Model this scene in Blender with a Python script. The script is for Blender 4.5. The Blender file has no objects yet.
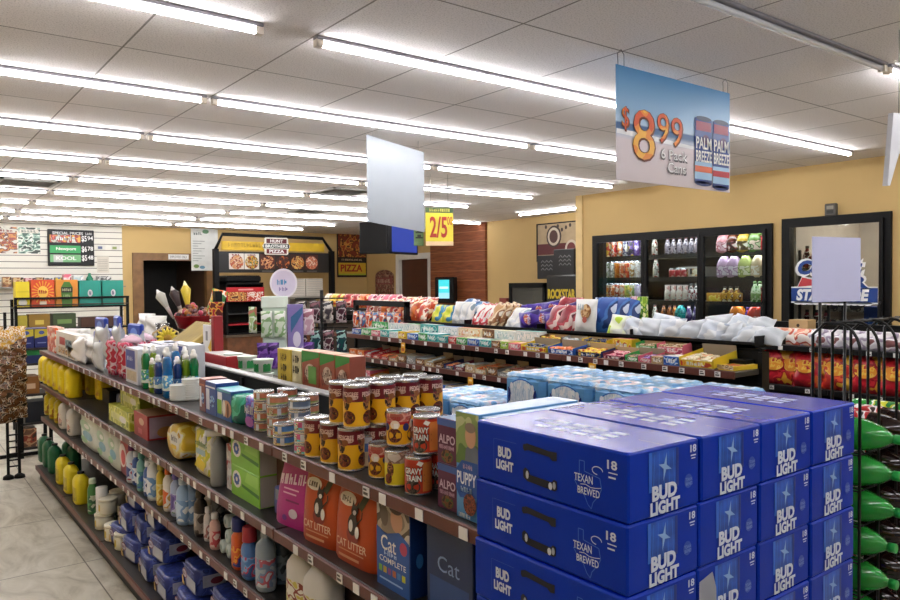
import bpy, bmesh, math, random
from mathutils import Matrix, Vector
random.seed(11)
SC = bpy.context.scene
COL = SC.collection
PI = math.pi
R = math.radians
EYE = 1.68
EXPOSURE = 1.38
# ------------------------------------------------------------------ camera
FPX, YAW, PIT, ROL = 740.0, R(37.3), R(-1.4), R(0.5)
FWD = Vector((math.sin(YAW) * math.cos(PIT), math.cos(YAW) * math.cos(PIT), math.sin(PIT)))
R0 = Vector((math.cos(YAW), -math.sin(YAW), 0)); U0 = R0.cross(FWD)
RGT = math.cos(ROL) * R0 - math.sin(ROL) * U0
UPV = math.sin(ROL) * R0 + math.cos(ROL) * U0
cam = bpy.data.cameras.new('camera'); camo = bpy.data.objects.new('camera', cam); COL.objects.link(camo)
cam.sensor_width = 36; cam.lens = FPX / 900 * 36; cam.clip_start = .02; cam.clip_end = 200
mw = Matrix.Identity(4)
for i in range(3):
    mw[i][0] = RGT[i]; mw[i][1] = UPV[i]; mw[i][2] = -FWD[i]
mw[2][3] = EYE
camo.matrix_world = mw
SC.camera = camo

def ray(px, py): return FPX * FWD + (px - 450) * RGT - (py - 300) * UPV
def yat(px, X, py=330):            # survey helper: room Y of what stands at depth X
    d = ray(px, py); return d.y / d.x * X
def xat(px, Y, py=300):
    d = ray(px, py); return d.x / d.y * Y
def zat(px, py, X=None, Y=None):
    d = ray(px, py); t = X / d.x if X is not None else Y / d.y
    return EYE + d.z * t
# ------------------------------------------------------------------ materials
_m = {}
def lin(c): return c / 12.92 if c <= .04045 else ((c + .055) / 1.055) ** 2.4
def hexc(h): return tuple(lin(int(h[i:i + 2], 16) / 255) for i in (0, 2, 4))
def K(h, rough=.5, metal=0., var=.06, scale=9., spec=.5, bump=0., trans=0., coat=0.):
    key = (h, rough, metal, var, scale, spec, bump, trans, coat)
    if key in _m: return _m[key]
    m = bpy.data.materials.new('paint_' + h); m.use_nodes = True
    nt = m.node_tree; b = nt.nodes['Principled BSDF']
    c = hexc(h)
    tc = nt.nodes.new('ShaderNodeTexCoord'); nz = nt.nodes.new('ShaderNodeTexNoise')
    nz.inputs['Scale'].default_value = scale; nz.inputs['Detail'].default_value = 2
    nt.links.new(tc.outputs['Object'], nz.inputs['Vector'])
    rp = nt.nodes.new('ShaderNodeValToRGB')
    rp.color_ramp.elements[0].position = .3; rp.color_ramp.elements[1].position = .7
    rp.color_ramp.elements[0].color = tuple(max(0, x * (1 - var)) for x in c) + (1,)
    rp.color_ramp.elements[1].color = tuple(min(1, x * (1 + var)) for x in c) + (1,)
    nt.links.new(nz.outputs['Fac'], rp.inputs['Fac']); nt.links.new(rp.outputs['Color'], b.inputs['Base Color'])
    b.inputs['Roughness'].default_value = rough; b.inputs['Metallic'].default_value = metal
    b.inputs['Specular IOR Level'].default_value = spec
    b.inputs['Transmission Weight'].default_value = trans
    b.inputs['Coat Weight'].default_value = coat
    if bump:
        bp = nt.nodes.new('ShaderNodeBump'); bp.inputs['Strength'].default_value = bump; bp.inputs['Distance'].default_value = .01
        n2 = nt.nodes.new('ShaderNodeTexNoise'); n2.inputs['Scale'].default_value = scale * 3
        nt.links.new(tc.outputs['Object'], n2.inputs['Vector'])
        nt.links.new(n2.outputs['Fac'], bp.inputs['Height']); nt.links.new(bp.outputs['Normal'], b.inputs['Normal'])
    _m[key] = m
    return m
def PR(cols, scale=18., rough=.4, stretch=(1, 1, 1), detail=1.5, trans=0., bump=0.):      # busy printed packaging: hard-edged ink blotches
    key = ('pr', tuple(cols), scale, rough, stretch, detail, trans, bump)
    if key in _m: return _m[key]
    m = bpy.data.materials.new('print_' + cols[0]); m.use_nodes = True
    nt = m.node_tree; b = nt.nodes['Principled BSDF']
    tc = nt.nodes.new('ShaderNodeTexCoord'); mp = nt.nodes.new('ShaderNodeMapping'); nz = nt.nodes.new('ShaderNodeTexNoise')
    mp.inputs['Scale'].default_value = stretch
    nz.inputs['Scale'].default_value = scale; nz.inputs['Detail'].default_value = detail
    nt.links.new(tc.outputs['Object'], mp.inputs['Vector']); nt.links.new(mp.outputs['Vector'], nz.inputs['Vector'])
    rp = nt.nodes.new('ShaderNodeValToRGB'); cr = rp.color_ramp; cr.interpolation = 'CONSTANT'
    n = len(cols)
    pos = [0] + [.5 + (i - n / 2) * .26 / n for i in range(1, n)]
    while len(cr.elements) < n: cr.elements.new(.5)
    for i, c in enumerate(cols):
        cr.elements[i].position = pos[i]
    for i, c in enumerate(cols):
        cr.elements[i].color = hexc(c) + (1,)
    nt.links.new(nz.outputs['Fac'], rp.inputs['Fac']); nt.links.new(rp.outputs['Color'], b.inputs['Base Color'])
    b.inputs['Roughness'].default_value = rough; b.inputs['Transmission Weight'].default_value = trans
    if bump:
        bp = nt.nodes.new('ShaderNodeBump'); bp.inputs['Strength'].default_value = bump; bp.inputs['Distance'].default_value = .01
        nt.links.new(nz.outputs['Fac'], bp.inputs['Height']); nt.links.new(bp.outputs['Normal'], b.inputs['Normal'])
    _m[key] = m
    return m
def EM(h, s):
    key = ('em', h, s)
    if key in _m: return _m[key]
    m = bpy.data.materials.new('glow_' + h); m.use_nodes = True; nt = m.node_tree
    b = nt.nodes['Principled BSDF']; b.inputs['Base Color'].default_value = (.02, .02, .02, 1)
    b.inputs['Emission Color'].default_value = hexc(h) + (1,); b.inputs['Emission Strength'].default_value = s
    _m[key] = m; return m
def GL(tint='ffffff', rough=.02, alpha=.12):        # thin pane: mostly clear with a sheen
    key = ('gl', tint, rough, alpha)
    if key in _m: return _m[key]
    m = bpy.data.materials.new('glass_' + tint); m.use_nodes = True; nt = m.node_tree
    out = nt.nodes['Material Output']
    nt.nodes.remove(nt.nodes['Principled BSDF'])
    t = nt.nodes.new('ShaderNodeBsdfTransparent'); t.inputs[0].default_value = hexc(tint) + (1,)
    g = nt.nodes.new('ShaderNodeBsdfGlossy'); g.inputs['Roughness'].default_value = rough
    fr = nt.nodes.new('ShaderNodeFresnel'); fr.inputs[0].default_value = 1.18
    ad = nt.nodes.new('ShaderNodeMath'); ad.operation = 'ADD'; ad.inputs[1].default_value = alpha
    mx = nt.nodes.new('ShaderNodeMixShader')
    nt.links.new(fr.outputs[0], ad.inputs[0]); nt.links.new(ad.outputs[0], mx.inputs[0])
    nt.links.new(t.outputs[0], mx.inputs[1]); nt.links.new(g.outputs[0], mx.inputs[2]); nt.links.new(mx.outputs[0], out.inputs[0])
    _m[key] = m; return m
# ------------------------------------------------------------------ text outlines
_txt = {}
def textmesh(s, bold=0.):
    key = (s, bold)
    if key in _txt: return _txt[key]
    cu = bpy.data.curves.new('t', 'FONT'); cu.body = s; cu.size = 1; cu.offset = bold; cu.resolution_u = 3; cu.fill_mode = 'FRONT'
    ob = bpy.data.objects.new('t', cu); COL.objects.link(ob)
    dg = bpy.context.evaluated_depsgraph_get(); me = ob.evaluated_get(dg).to_mesh()
    v = [(p.co.x, p.co.y) for p in me.vertices]; f = [tuple(p.vertices) for p in me.polygons]
    bpy.data.objects.remove(ob); bpy.data.curves.remove(cu)
    if v:
        x0 = min(a for a, _ in v); x1 = max(a for a, _ in v); y0 = min(b for _, b in v); y1 = max(b for _, b in v)
        w = max(x1 - x0, 1e-6); h = max(y1 - y0, 1e-6)
        v = [((a - x0) / w, (b - y0) / h) for a, b in v]
    _txt[key] = (v, f); return _txt[key]
# ------------------------------------------------------------------ mesh builder
class MB:
    def __init__(s): s.v = []; s.f = []; s.fm = []; s.sm = []; s.ms = []
    def mi(s, m):
        if m not in s.ms: s.ms.append(m)
        return s.ms.index(m)
    def add(s, vs, fs, m, smooth=False, T=None):
        o = len(s.v)
        s.v += [tuple(T @ Vector(p)) for p in vs] if T is not None else [tuple(p) for p in vs]
        k = s.mi(m)
        for f in fs:
            s.f.append(tuple(o + i for i in f)); s.fm.append(k); s.sm.append(smooth)
        return s
    def quad(s, a, b, c, d, m): return s.add([a, b, c, d], [(0, 1, 2, 3)], m)
    def box(s, x0, y0, z0, x1, y1, z1, m, b=0., T=None, top=None, front=None, left=None):
        if b <= 0:
            vs = [(x, y, z) for z in (z0, z1) for y in (y0, y1) for x in (x0, x1)]
            fs = [(0, 2, 3, 1), (4, 5, 7, 6), (0, 1, 5, 4), (2, 6, 7, 3), (0, 4, 6, 2), (1, 3, 7, 5)]
            for f, mm in zip(fs, (m, top or m, front or m, m, left or m, m)): s.add(vs, [f], mm, False, T) if (top or front or left) else None
            if not (top or front or left): s.add(vs, fs, m, False, T)
            return s
        X = (x0, x1); Y = (y0, y1); Z = (z0, z1); vs = []; ix = {}
        for i in (0, 1):
            for j in (0, 1):
                for k in (0, 1):
                    sx = b if i == 0 else -b; sy = b if j == 0 else -b; sz = b if k == 0 else -b
                    for ax, p in enumerate(((X[i], Y[j] + sy, Z[k] + sz), (X[i] + sx, Y[j], Z[k] + sz), (X[i] + sx, Y[j] + sy, Z[k]))):
                        ix[i, j, k, ax] = len(vs); vs.append(p)
        g = lambda *a: ix[a]
        faces = [([g(0, 0, 0, 0), g(0, 0, 1, 0), g(0, 1, 1, 0), g(0, 1, 0, 0)], left or m), ([g(1, 0, 0, 0), g(1, 1, 0, 0), g(1, 1, 1, 0), g(1, 0, 1, 0)], m),
                 ([g(0, 0, 0, 1), g(1, 0, 0, 1), g(1, 0, 1, 1), g(0, 0, 1, 1)], front or m), ([g(0, 1, 0, 1), g(0, 1, 1, 1), g(1, 1, 1, 1), g(1, 1, 0, 1)], m),
                 ([g(0, 0, 0, 2), g(0, 1, 0, 2), g(1, 1, 0, 2), g(1, 0, 0, 2)], m), ([g(0, 0, 1, 2), g(1, 0, 1, 2), g(1, 1, 1, 2), g(0, 1, 1, 2)], top or m)]
        for j in (0, 1):
            for k in (0, 1): faces.append(([g(0, j, k, 1), g(1, j, k, 1), g(1, j, k, 2), g(0, j, k, 2)], m))
        for i in (0, 1):
            for k in (0, 1): faces.append(([g(i, 0, k, 0), g(i, 1, k, 0), g(i, 1, k, 2), g(i, 0, k, 2)], m))
            for j in (0, 1): faces.append(([g(i, j, 0, 0), g(i, j, 1, 0), g(i, j, 1, 1), g(i, j, 0, 1)], m))
            for j in (0, 1):
                for k in (0, 1): faces.append(([g(i, j, k, 0), g(i, j, k, 1), g(i, j, k, 2)], m))
        o = len(s.v); s.v += [tuple(T @ Vector(p)) for p in vs] if T is not None else vs
        for f, mm in faces:
            s.f.append(tuple(o + i for i in f)); s.fm.append(s.mi(mm)); s.sm.append(False)
        return s
    def lathe(s, prof, m, n=20, sx=1., sy=1., p=2., cx=0., cy=0., cap=True, smooth=True, T=None):
        # revolve (r, z) pairs; p > 2 squares the section; m may be a list, one per band
        vs = []; k = len(prof)
        for r, z in prof:
            for i in range(n):
                a = 2 * PI * i / n; c, d = math.cos(a), math.sin(a)
                q = (abs(c) ** p + abs(d) ** p) ** (-1 / p)
                vs.append((cx + r * q * c * sx, cy + r * q * d * sy, z))
        for j in range(k - 1):
            mm = m[j] if isinstance(m, list) else m
            s.add([], [], mm)
        o = len(s.v); s.v += [tuple(T @ Vector(q)) for q in vs] if T is not None else vs
        for j in range(k - 1):
            mm = s.mi(m[j] if isinstance(m, list) else m)
            for i in range(n):
                i2 = (i + 1) % n
                s.f.append((o + j * n + i, o + j * n + i2, o + (j + 1) * n + i2, o + (j + 1) * n + i)); s.fm.append(mm); s.sm.append(smooth)
        if cap:
            s.f.append(tuple(o + i for i in range(n))[::-1]); s.fm.append(s.mi(m[0] if isinstance(m, list) else m)); s.sm.append(False)
            s.f.append(tuple(o + (k - 1) * n + i for i in range(n))); s.fm.append(s.mi(m[-1] if isinstance(m, list) else m)); s.sm.append(False)
        return s
    def tube(s, pts, r, m, n=8, T=None):
        P = [Vector(p) for p in pts]; vs = []; prev = None
        for i, p in enumerate(P):
            d = (P[min(i + 1, len(P) - 1)] - P[max(i - 1, 0)]).normalized()
            u = prev - d * prev.dot(d) if prev is not None else d.orthogonal()
            if u.length < 1e-6: u = d.orthogonal()
            u.normalize(); w = d.cross(u); prev = u
            for k in range(n):
                a = 2 * PI * k / n; vs.append(tuple(p + r * (math.cos(a) * u + math.sin(a) * w)))
        fs = [(j * n + k, j * n + (k + 1) % n, (j + 1) * n + (k + 1) % n, (j + 1) * n + k) for j in range(len(P) - 1) for k in range(n)]
        fs += [tuple(range(n))[::-1], tuple((len(P) - 1) * n + k for k in range(n))]
        return s.add(vs, fs, m, True, T)
    def ball(s, c, r, m, n=10, sz=1., T=None):
        prof = [(max(r * math.sin(PI * j / 8), 1e-4), c[2] - r * sz * math.cos(PI * j / 8)) for j in range(9)]
        return s.lathe(prof, m, n, cx=c[0], cy=c[1], T=T)
    def pillow(s, w, h, t, m, mback=None, seal=None, nu=12, nv=14, wr=.06, seed=1, T=None, flat=.06):
        # filled bag standing on its bottom seal, front towards -y; flat crimped seals top and bottom
        rd = random.Random(seed); ph = [rd.uniform(0, 6.3) for _ in range(6)]
        vs = []
        for side in (-1, 1):
            for j in range(nv + 1):
                v = j / nv; cv = max(0., min(1., (v - flat) / (1 - 2 * flat)))
                for i in range(nu + 1):
                    u = i / nu; bu = (1 - abs(2 * u - 1) ** 2.6); bv = (1 - abs(2 * cv - 1) ** 3.2)
                    th = t / 2 * (max(bu, 0) ** .6) * (max(bv, 0) ** .55)
                    th *= 1 + wr * 3 * math.sin(5 * u + ph[0] + 3 * v) * math.sin(7 * v + ph[1]) + wr * 2 * math.sin(13 * v + ph[2] + 6 * u)
                    xx = (u - .5) * w * (1 - .07 * bv * (1 - abs(2 * u - 1)) * 0 - .06 * bv) + wr * .1 * w * math.sin(9 * v + ph[3])
                    vs.append((xx, side * th - (.002 if side < 0 else 0), v * h))
        n1 = (nu + 1) * (nv + 1); fr, bk, se = [], [], []
        for j in range(nv):
            for i in range(nu):
                a = j * (nu + 1) + i
                f = (a, a + 1, a + nu + 2, a + nu + 1)
                (se if (seal and (j == 0 or j == nv - 1)) else fr).append(f)
                bk.append(tuple(n1 + q for q in f[::-1]))
        o = len(s.v); s.add(vs, fr, m, True, T)
        def more(fs, mm):
            k = s.mi(mm)
            for f in fs: s.f.append(tuple(o + i for i in f)); s.fm.append(k); s.sm.append(True)
        if se: more(se, seal)
        more(bk, mback or m)
        ed = []
        for j in range(nv):
            a = j * (nu + 1); ed.append((a, a + nu + 1, n1 + a + nu + 1, n1 + a)); b = a + nu; ed.append((b, n1 + b, n1 + b + nu + 1, b + nu + 1))
        for i in range(nu):
            ed.append((i, n1 + i, n1 + i + 1, i + 1)); a = nv * (nu + 1) + i; ed.append((a, a + 1, n1 + a + 1, n1 + a))
        more(ed, seal or m)
        return s
    def mesh(s, name):
        me = bpy.data.meshes.new(name); me.from_pydata(s.v, [], s.f)
        for m in s.ms: me.materials.append(m)
        me.polygons.foreach_set('material_index', s.fm); me.polygons.foreach_set('use_smooth', s.sm)
        me.update(); return me
class Face:
    """print on a surface: fn(u, v, e) gives the 3D point, e = lift above it"""
    def __init__(s, mb, fn, eps=.0007): s.mb = mb; s.fn = fn; s.eps = eps
    def poly(s, pts, m, l=1):
        s.mb.add([s.fn(u, v, l * s.eps) for u, v in pts], [tuple(range(len(pts)))], m); return s
    def rect(s, u0, v0, u1, v1, m, l=1, n=1, nv=1):
        vs = []; fs = []
        for j in range(nv + 1):
            for i in range(n + 1): vs.append(s.fn(u0 + (u1 - u0) * i / n, v0 + (v1 - v0) * j / nv, l * s.eps))
        for j in range(nv):
            for i in range(n): a = j * (n + 1) + i; fs.append((a, a + 1, a + n + 2, a + n + 1))
        s.mb.add(vs, fs, m, n > 1); return s
    def ell(s, u, v, a, b, m, l=1, n=18, rot=0.):
        vs = [s.fn(u, v, l * s.eps)]
        for i in range(n):
            x = a * math.cos(2 * PI * i / n); y = b * math.sin(2 * PI * i / n)
            vs.append(s.fn(u + x * math.cos(rot) - y * math.sin(rot), v + x * math.sin(rot) + y * math.cos(rot), l * s.eps))
        s.mb.add(vs, [(0, i + 1, (i + 1) % n + 1) for i in range(n)], m); return s
    def text(s, t, u, v, w, h, m, l=2, bold=.0, rot=0., shear=0.):      # (u, v) centre, w x h size
        vs, fs = textmesh(t, bold); c, d = math.cos(rot), math.sin(rot)
        out = []
        for a, b in vs:
            x = (a - .5) * w + shear * (b - .5) * h; y = (b - .5) * h
            out.append(s.fn(u + x * c - y * d, v + x * d + y * c, l * s.eps))
        s.mb.add(out, fs, m); return s
    def scr(s, t, u, v, w, h, m, l=2, bold=.0, rot=0., shear=0.):      # print too small to read: a run of short strokes
        rd = random.Random(len(t) * 7 + int(w * 4000)); c, d = math.cos(rot), math.sin(rot); n = max(3, len(t)); vs = []; fs = []
        def q(x0, y0, x1, y1):
            b = len(vs)
            for x, y in ((x0, y0), (x1, y0), (x1, y1), (x0, y1)):
                x = (x - .5) * w; y = (y - .5) * h; vs.append(s.fn(u + x * c - y * d, v + x * d + y * c, l * s.eps))
            fs.append((b, b + 1, b + 2, b + 3))
        for i in range(n):
            a = i / n; e = a + .72 / n; k = rd.random()
            q(a, 0, a + .28 / n, 1 if k < .6 else .7)
            q(a, (.0, .4, .75)[rd.randrange(3)], e, (.22, .62, .97)[rd.randrange(3)] if 0 else (.25 if k < .35 else .65 if k < .7 else .98))
            if k > .45: q(e - .26 / n, 0, e, .7 if k < .75 else 1)
        s.mb.add(vs, fs, m); return s
    def line(s, pts, wd, m, l=1):
        for (a, b), (c, d) in zip(pts, pts[1:]):
            L = math.hypot(c - a, d - b) or 1; nx, ny = -(d - b) / L * wd / 2, (c - a) / L * wd / 2
            s.poly([(a - nx, b - ny), (c - nx, d - ny), (c + nx, d + ny), (a + nx, b + ny)], m, l)
        return s
def front(mb, y=0., eps=.0007): return Face(mb, lambda u, v, e: (u, y - e, v), eps)               # faces -y, u to the right seen from -y
def leftf(mb, x=0., eps=.0007): return Face(mb, lambda u, v, e: (x - e, -u, v), eps)              # faces -x, u to the right seen from -x
def rightf(mb, x=0., eps=.0007): return Face(mb, lambda u, v, e: (x + e, u, v), eps)
def topf(mb, z=0., eps=.0007): return Face(mb, lambda u, v, e: (u, v, z + e), eps)
def cyl(mb, r, eps=.0006): return Face(mb, lambda u, v, e: ((r + e) * math.sin(u / r), -(r + e) * math.cos(u / r), v), eps)
# ------------------------------------------------------------------ things
ORD = ['first', 'second', 'third', 'fourth', 'fifth', 'sixth', 'seventh', 'eighth', 'ninth', 'tenth', 'eleventh', 'twelfth', 'thirteenth', 'fourteenth', 'fifteenth', 'sixteenth', 'seventeenth', 'eighteenth', 'nineteenth', 'twentieth', 'twenty-first', 'twenty-second', 'twenty-third', 'twenty-fourth', 'twenty-fifth', 'twenty-sixth', 'twenty-seventh', 'twenty-eighth', 'twenty-ninth', 'thirtieth']
_lab = {}
def tag(o, label, cat, group=None):
    n = len(label.split())
    if not 4 <= n <= 16: print('BADLABEL', n, label)
    if label in _lab and not group: print('DUPLABEL', label)
    _lab[label] = 1
    o['label'] = label; o['category'] = cat
    if group: o['group'] = group
def link(name, me, parent=None, loc=(0, 0, 0), rz=0.):
    o = bpy.data.objects.new(name, me); COL.objects.link(o); o.location = loc
    o.rotation_euler = rz if isinstance(rz, (tuple, list)) else (0, 0, rz)
    if parent is not None: o.parent = parent
    return o
def thing(name, label, cat, loc=(0, 0, 0), rz=0., group=None):
    o = link(name, None, None, loc, rz); o.empty_display_size = .05; tag(o, label, cat, group); return o
def one(name, mb, label, cat, loc=(0, 0, 0), rz=0., group=None):
    o = link(name, mb.mesh(name) if isinstance(mb, MB) else mb, None, loc, rz); tag(o, label, cat, group); return o
def part(name, mb, parent, label=None):
    o = link(name, mb.mesh(name) if isinstance(mb, MB) else mb, parent)
    if label: o['label'] = label
    return o
def struct(name, mb, loc=(0, 0, 0), rz=0.):
    o = link(name, mb.mesh(name), None, loc, rz); o['kind'] = 'structure'; return o
_tp = {}
def tmpl(key, fn):
    """product kind: {part name: MB or (MB, [(sub name, MB)...])}; meshes are shared between copies"""
    if key not in _tp:
        L = []
        for nm, mb in fn():
            sub = []
            if isinstance(mb, tuple): mb, sub = mb[0], [(a, b.mesh(a)) for a, b in mb[1]]
            L.append((nm, mb.mesh(nm), sub))
        _tp[key] = L
    return _tp[key]
FACE_AISLE = -PI / 2            # local front (-y) turned to face -x
def put(name, t, label, cat, loc, rz=0., group=None, scale=None):
    if len(t) == 1 and not t[0][2]:
        o = one(name, t[0][1], label, cat, loc, rz, group)
    else:
        o = thing(name, label, cat, loc, rz, group)
        for nm, me, sub in t:
            c = link(nm, me, o)
            for a, b in sub: link(a, b, c)
    if scale: o.scale = (scale,) * 3 if not isinstance(scale, tuple) else scale
    return o
# shared paints
BLK = K('0b0b0c', .5, spec=.22); BLK2 = K('111113', .4, spec=.25); WHT = K('e8e8e6', .45); STEEL = K('b9bbbd', .25, .9)
BROWN = K('7a3b2b', .45); TAN = K('c7a970', .8, var=.04, scale=2., bump=.05); CARD = K('8a7355', .8)
# ================================================================== setting
XW, YW, XR, YR, CEIL = 6.65, 13.7, 8.2, 6.19, 2.70      # cooler wall, back wall, rear side wall, corner, ceiling
X0, Y0 = -1.6, -2.2
def nodes_mat(name): 
    m = bpy.data.materials.new(name); m.use_nodes = True; return m, m.node_tree, m.node_tree.nodes['Principled BSDF']
def floor_mat():
    m, nt, b = nodes_mat('marbled_floor_tile')
    tc = nt.nodes.new('ShaderNodeTexCoord'); mp = nt.nodes.new('ShaderNodeMapping')
    mp.inputs['Location'].default_value = (-5.95, -.925, 0)
    sep = nt.nodes.new('ShaderNodeSeparateXYZ'); cmb = nt.nodes.new('ShaderNodeCombineXYZ')
    nt.links.new(tc.outputs['Object'], sep.inputs[0]); nt.links.new(sep.outputs[1], cmb.inputs[0]); nt.links.new(sep.outputs[0], cmb.inputs[1])
    nt.links.new(cmb.outputs[0], mp.inputs['Vector'])
    br = nt.nodes.new('ShaderNodeTexBrick'); br.offset = .0
    for k, v in (('Scale', 1), ('Mortar Size', .004), ('Mortar Smooth', .1), ('Brick Width', 1.06), ('Row Height', 1.06)): br.inputs[k].default_value = v
    br.inputs['Color1'].default_value = (1, 1, 1, 1); br.inputs['Color2'].default_value = (.94, .94, .94, 1); br.inputs['Mortar'].default_value = (.27, .26, .24, 1)
    nt.links.new(mp.outputs['Vector'], br.inputs['Vector'])
    n1 = nt.nodes.new('ShaderNodeTexNoise'); n1.inputs['Scale'].default_value = 2.6; n1.inputs['Detail'].default_value = 7; n1.inputs['Distortion'].default_value = 1.6; n1.inputs['Roughness'].default_value = .62
    mp2 = nt.nodes.new('ShaderNodeMapping'); mp2.inputs['Scale'].default_value = (1.7, .8, 1); mp2.inputs['Rotation'].default_value = (0, 0, .5)
    nt.links.new(tc.outputs['Object'], mp2.inputs['Vector']); nt.links.new(mp2.outputs['Vector'], n1.inputs['Vector'])
    rp = nt.nodes.new('ShaderNodeValToRGB'); cr = rp.color_ramp
    cr.elements[0].position = .33; cr.elements[0].color = hexc('a39d8c') + (1,); cr.elements[1].position = .62; cr.elements[1].color = hexc('d6d2c4') + (1,)
    e = cr.elements.new(.47); e.color = hexc('c3beae') + (1,)
    nt.links.new(n1.outputs['Fac'], rp.inputs['Fac'])
    mx = nt.nodes.new('ShaderNodeMixRGB'); mx.blend_type = 'MULTIPLY'; mx.inputs[0].default_value = 1
    nt.links.new(rp.outputs['Color'], mx.inputs[1]); nt.links.new(br.outputs['Color'], mx.inputs[2]); nt.links.new(mx.outputs[0], b.inputs['Base Color'])
    b.inputs['Roughness'].default_value = .32
    return m
def ceil_mat():
    m, nt, b = nodes_mat('ceiling_tile')
    tc = nt.nodes.new('ShaderNodeTexCoord'); mp = nt.nodes.new('ShaderNodeMapping'); mp.inputs['Location'].default_value = (-1.43, -2.17, 0)
    nt.links.new(tc.outputs['Object'], mp.inputs['Vector'])
    br = nt.nodes.new('ShaderNodeTexBrick'); br.offset = 0
    for k, v in (('Scale', 1), ('Mortar Size', .005), ('Mortar Smooth', .2), ('Brick Width', .6), ('Row Height', 1.22)): br.inputs[k].default_value = v
    br.inputs['Color1'].default_value = hexc('efeae8') + (1,); br.inputs['Color2'].default_value = hexc('e6e1df') + (1,); br.inputs['Mortar'].default_value = hexc('96918d') + (1,)
    nt.links.new(mp.outputs['Vector'], br.inputs['Vector'])
    n1 = nt.nodes.new('ShaderNodeTexNoise'); n1.inputs['Scale'].default_value = 150; n1.inputs['Detail'].default_value = 3
    nt.links.new(tc.outputs['Object'], n1.inputs['Vector'])
    rp = nt.nodes.new('ShaderNodeValToRGB'); rp.color_ramp.elements[0].position = .32; rp.color_ramp.elements[0].color = (.5, .49, .48, 1); rp.color_ramp.elements[1].position = .5; rp.color_ramp.elements[1].color = (1, 1, 1, 1)
    nt.links.new(n1.outputs['Fac'], rp.inputs['Fac'])
    mx = nt.nodes.new('ShaderNodeMixRGB'); mx.blend_type = 'MULTIPLY'; mx.inputs[0].default_value = .6
    nt.links.new(br.outputs['Color'], mx.inputs[1]); nt.links.new(rp.outputs['Color'], mx.inputs[2]); nt.links.new(mx.outputs[0], b.inputs['Base Color'])
    bp = nt.nodes.new('ShaderNodeBump'); bp.inputs['Strength'].default_value = .35; bp.inputs['Distance'].default_value = .004
    nt.links.new(n1.outputs['Fac'], bp.inputs['Height']); nt.links.new(bp.outputs['Normal'], b.inputs['Normal'])
    b.inputs['Roughness'].default_value = .9; b.inputs['Specular IOR Level'].default_value = .2
    return m
def stripe_mat(name, axis, period, base, groove, width, rough=.5, phase=0., grain=None):
    m, nt, b = nodes_mat(name)
    tc = nt.nodes.new('ShaderNodeTexCoord'); sep = nt.nodes.new('ShaderNodeSeparateXYZ'); nt.links.new(tc.outputs['Object'], sep.inputs[0])
    a = nt.nodes.new('ShaderNodeMath'); a.operation = 'ADD'; a.inputs[1].default_value = phase + 50 * period; nt.links.new(sep.outputs[axis], a.inputs[0])
    md = nt.nodes.new('ShaderNodeMath'); md.operation = 'MODULO'; md.inputs[1].default_value = period; nt.links.new(a.outputs[0], md.inputs[0])
    lt = nt.nodes.new('ShaderNodeMath'); lt.operation = 'LESS_THAN'; lt.inputs[1].default_value = width; nt.links.new(md.outputs[0], lt.inputs[0])
    mx = nt.nodes.new('ShaderNodeMixRGB'); mx.inputs[1].default_value = hexc(base) + (1,); mx.inputs[2].default_value = hexc(groove) + (1,)
    if grain:
        nz = nt.nodes.new('ShaderNodeTexNoise'); nz.inputs['Scale'].default_value = 6; nz.inputs['Detail'].default_value = 6
        mp = nt.nodes.new('ShaderNodeMapping'); mp.inputs['Scale'].default_value = grain
        nt.links.new(tc.outputs['Object'], mp.inputs['Vector']); nt.links.new(mp.outputs['Vector'], nz.inputs['Vector'])
        rp = nt.nodes.new('ShaderNodeValToRGB'); c = hexc(base)
        rp.color_ramp.elements[0].position = .3; rp.color_ramp.elements[1].position = .7
        rp.color_ramp.elements[0].color = tuple(x * .6 for x in c) + (1,); rp.color_ramp.elements[1].color = tuple(min(1, x * 1.35) for x in c) + (1,)
        nt.links.new(nz.outputs['Fac'], rp.inputs['Fac']); nt.links.new(rp.outputs['Color'], mx.inputs[1])
    nt.links.new(lt.outputs[0], mx.inputs[0]); nt.links.new(mx.outputs[0], b.inputs['Base Color']); b.inputs['Roughness'].default_value = rough
    return m
SLAT = stripe_mat('slatwall_panel', 2, .103, 'e0ddd2', '6b675f', .012, .5)
WOODP = stripe_mat('wood_plank_siding', 2, .17, '84482a', 'a8724c', .010, .45, grain=(1, .6, 9))
WOOD = K('6b4226', .5, var=.3, scale=14)
DOORB = K('4a2516', .5, var=.15, scale=4)

struct('floor', MB().box(X0, Y0, -.1, XR + .1, YW + .1, 0, floor_mat()))
struct('ceiling', MB().box(X0, Y0, CEIL, XR + .1, YW + .1, CEIL + .1, ceil_mat()))
# cooler wall with two openings
C1 = (3.70, 5.92, .30, EYE + .525); C2 = (2.665, 3.605, .30, EYE + .555)
w = MB()
def wallx(w, x0, x1, y0, y1, z0, z1, m, holes):
    ys = sorted({y0, y1} | {h[0] for h in holes} | {h[1] for h in holes})
    for a, b in zip(ys, ys[1:]):
        hs = [h for h in holes if h[0] <= a and h[1] >= b]
        if hs:
            h = hs[0]
            if h[2] > z0: w.box(x0, a, z0, x1, b, h[2], m)
            if h[3] < z1: w.box(x0, a, h[3], x1, b, z1, m)
        else: w.box(x0, a, z0, x1, b, z1, m)
wallx(w, XW, XW + .15, Y0, YR, 0, CEIL, TAN, [C1, C2])
w.box(XW + .15, YR - .1, 0, XR, YR, CEIL, TAN)
struct('wall_right', w)
w = MB()
wallx(w, XR, XR + .1, YR - .1, YW, 0, CEIL, TAN, [(11.40, 12.42, 0, EYE + .46)])
struct('wall_rear_right', w)
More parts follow.
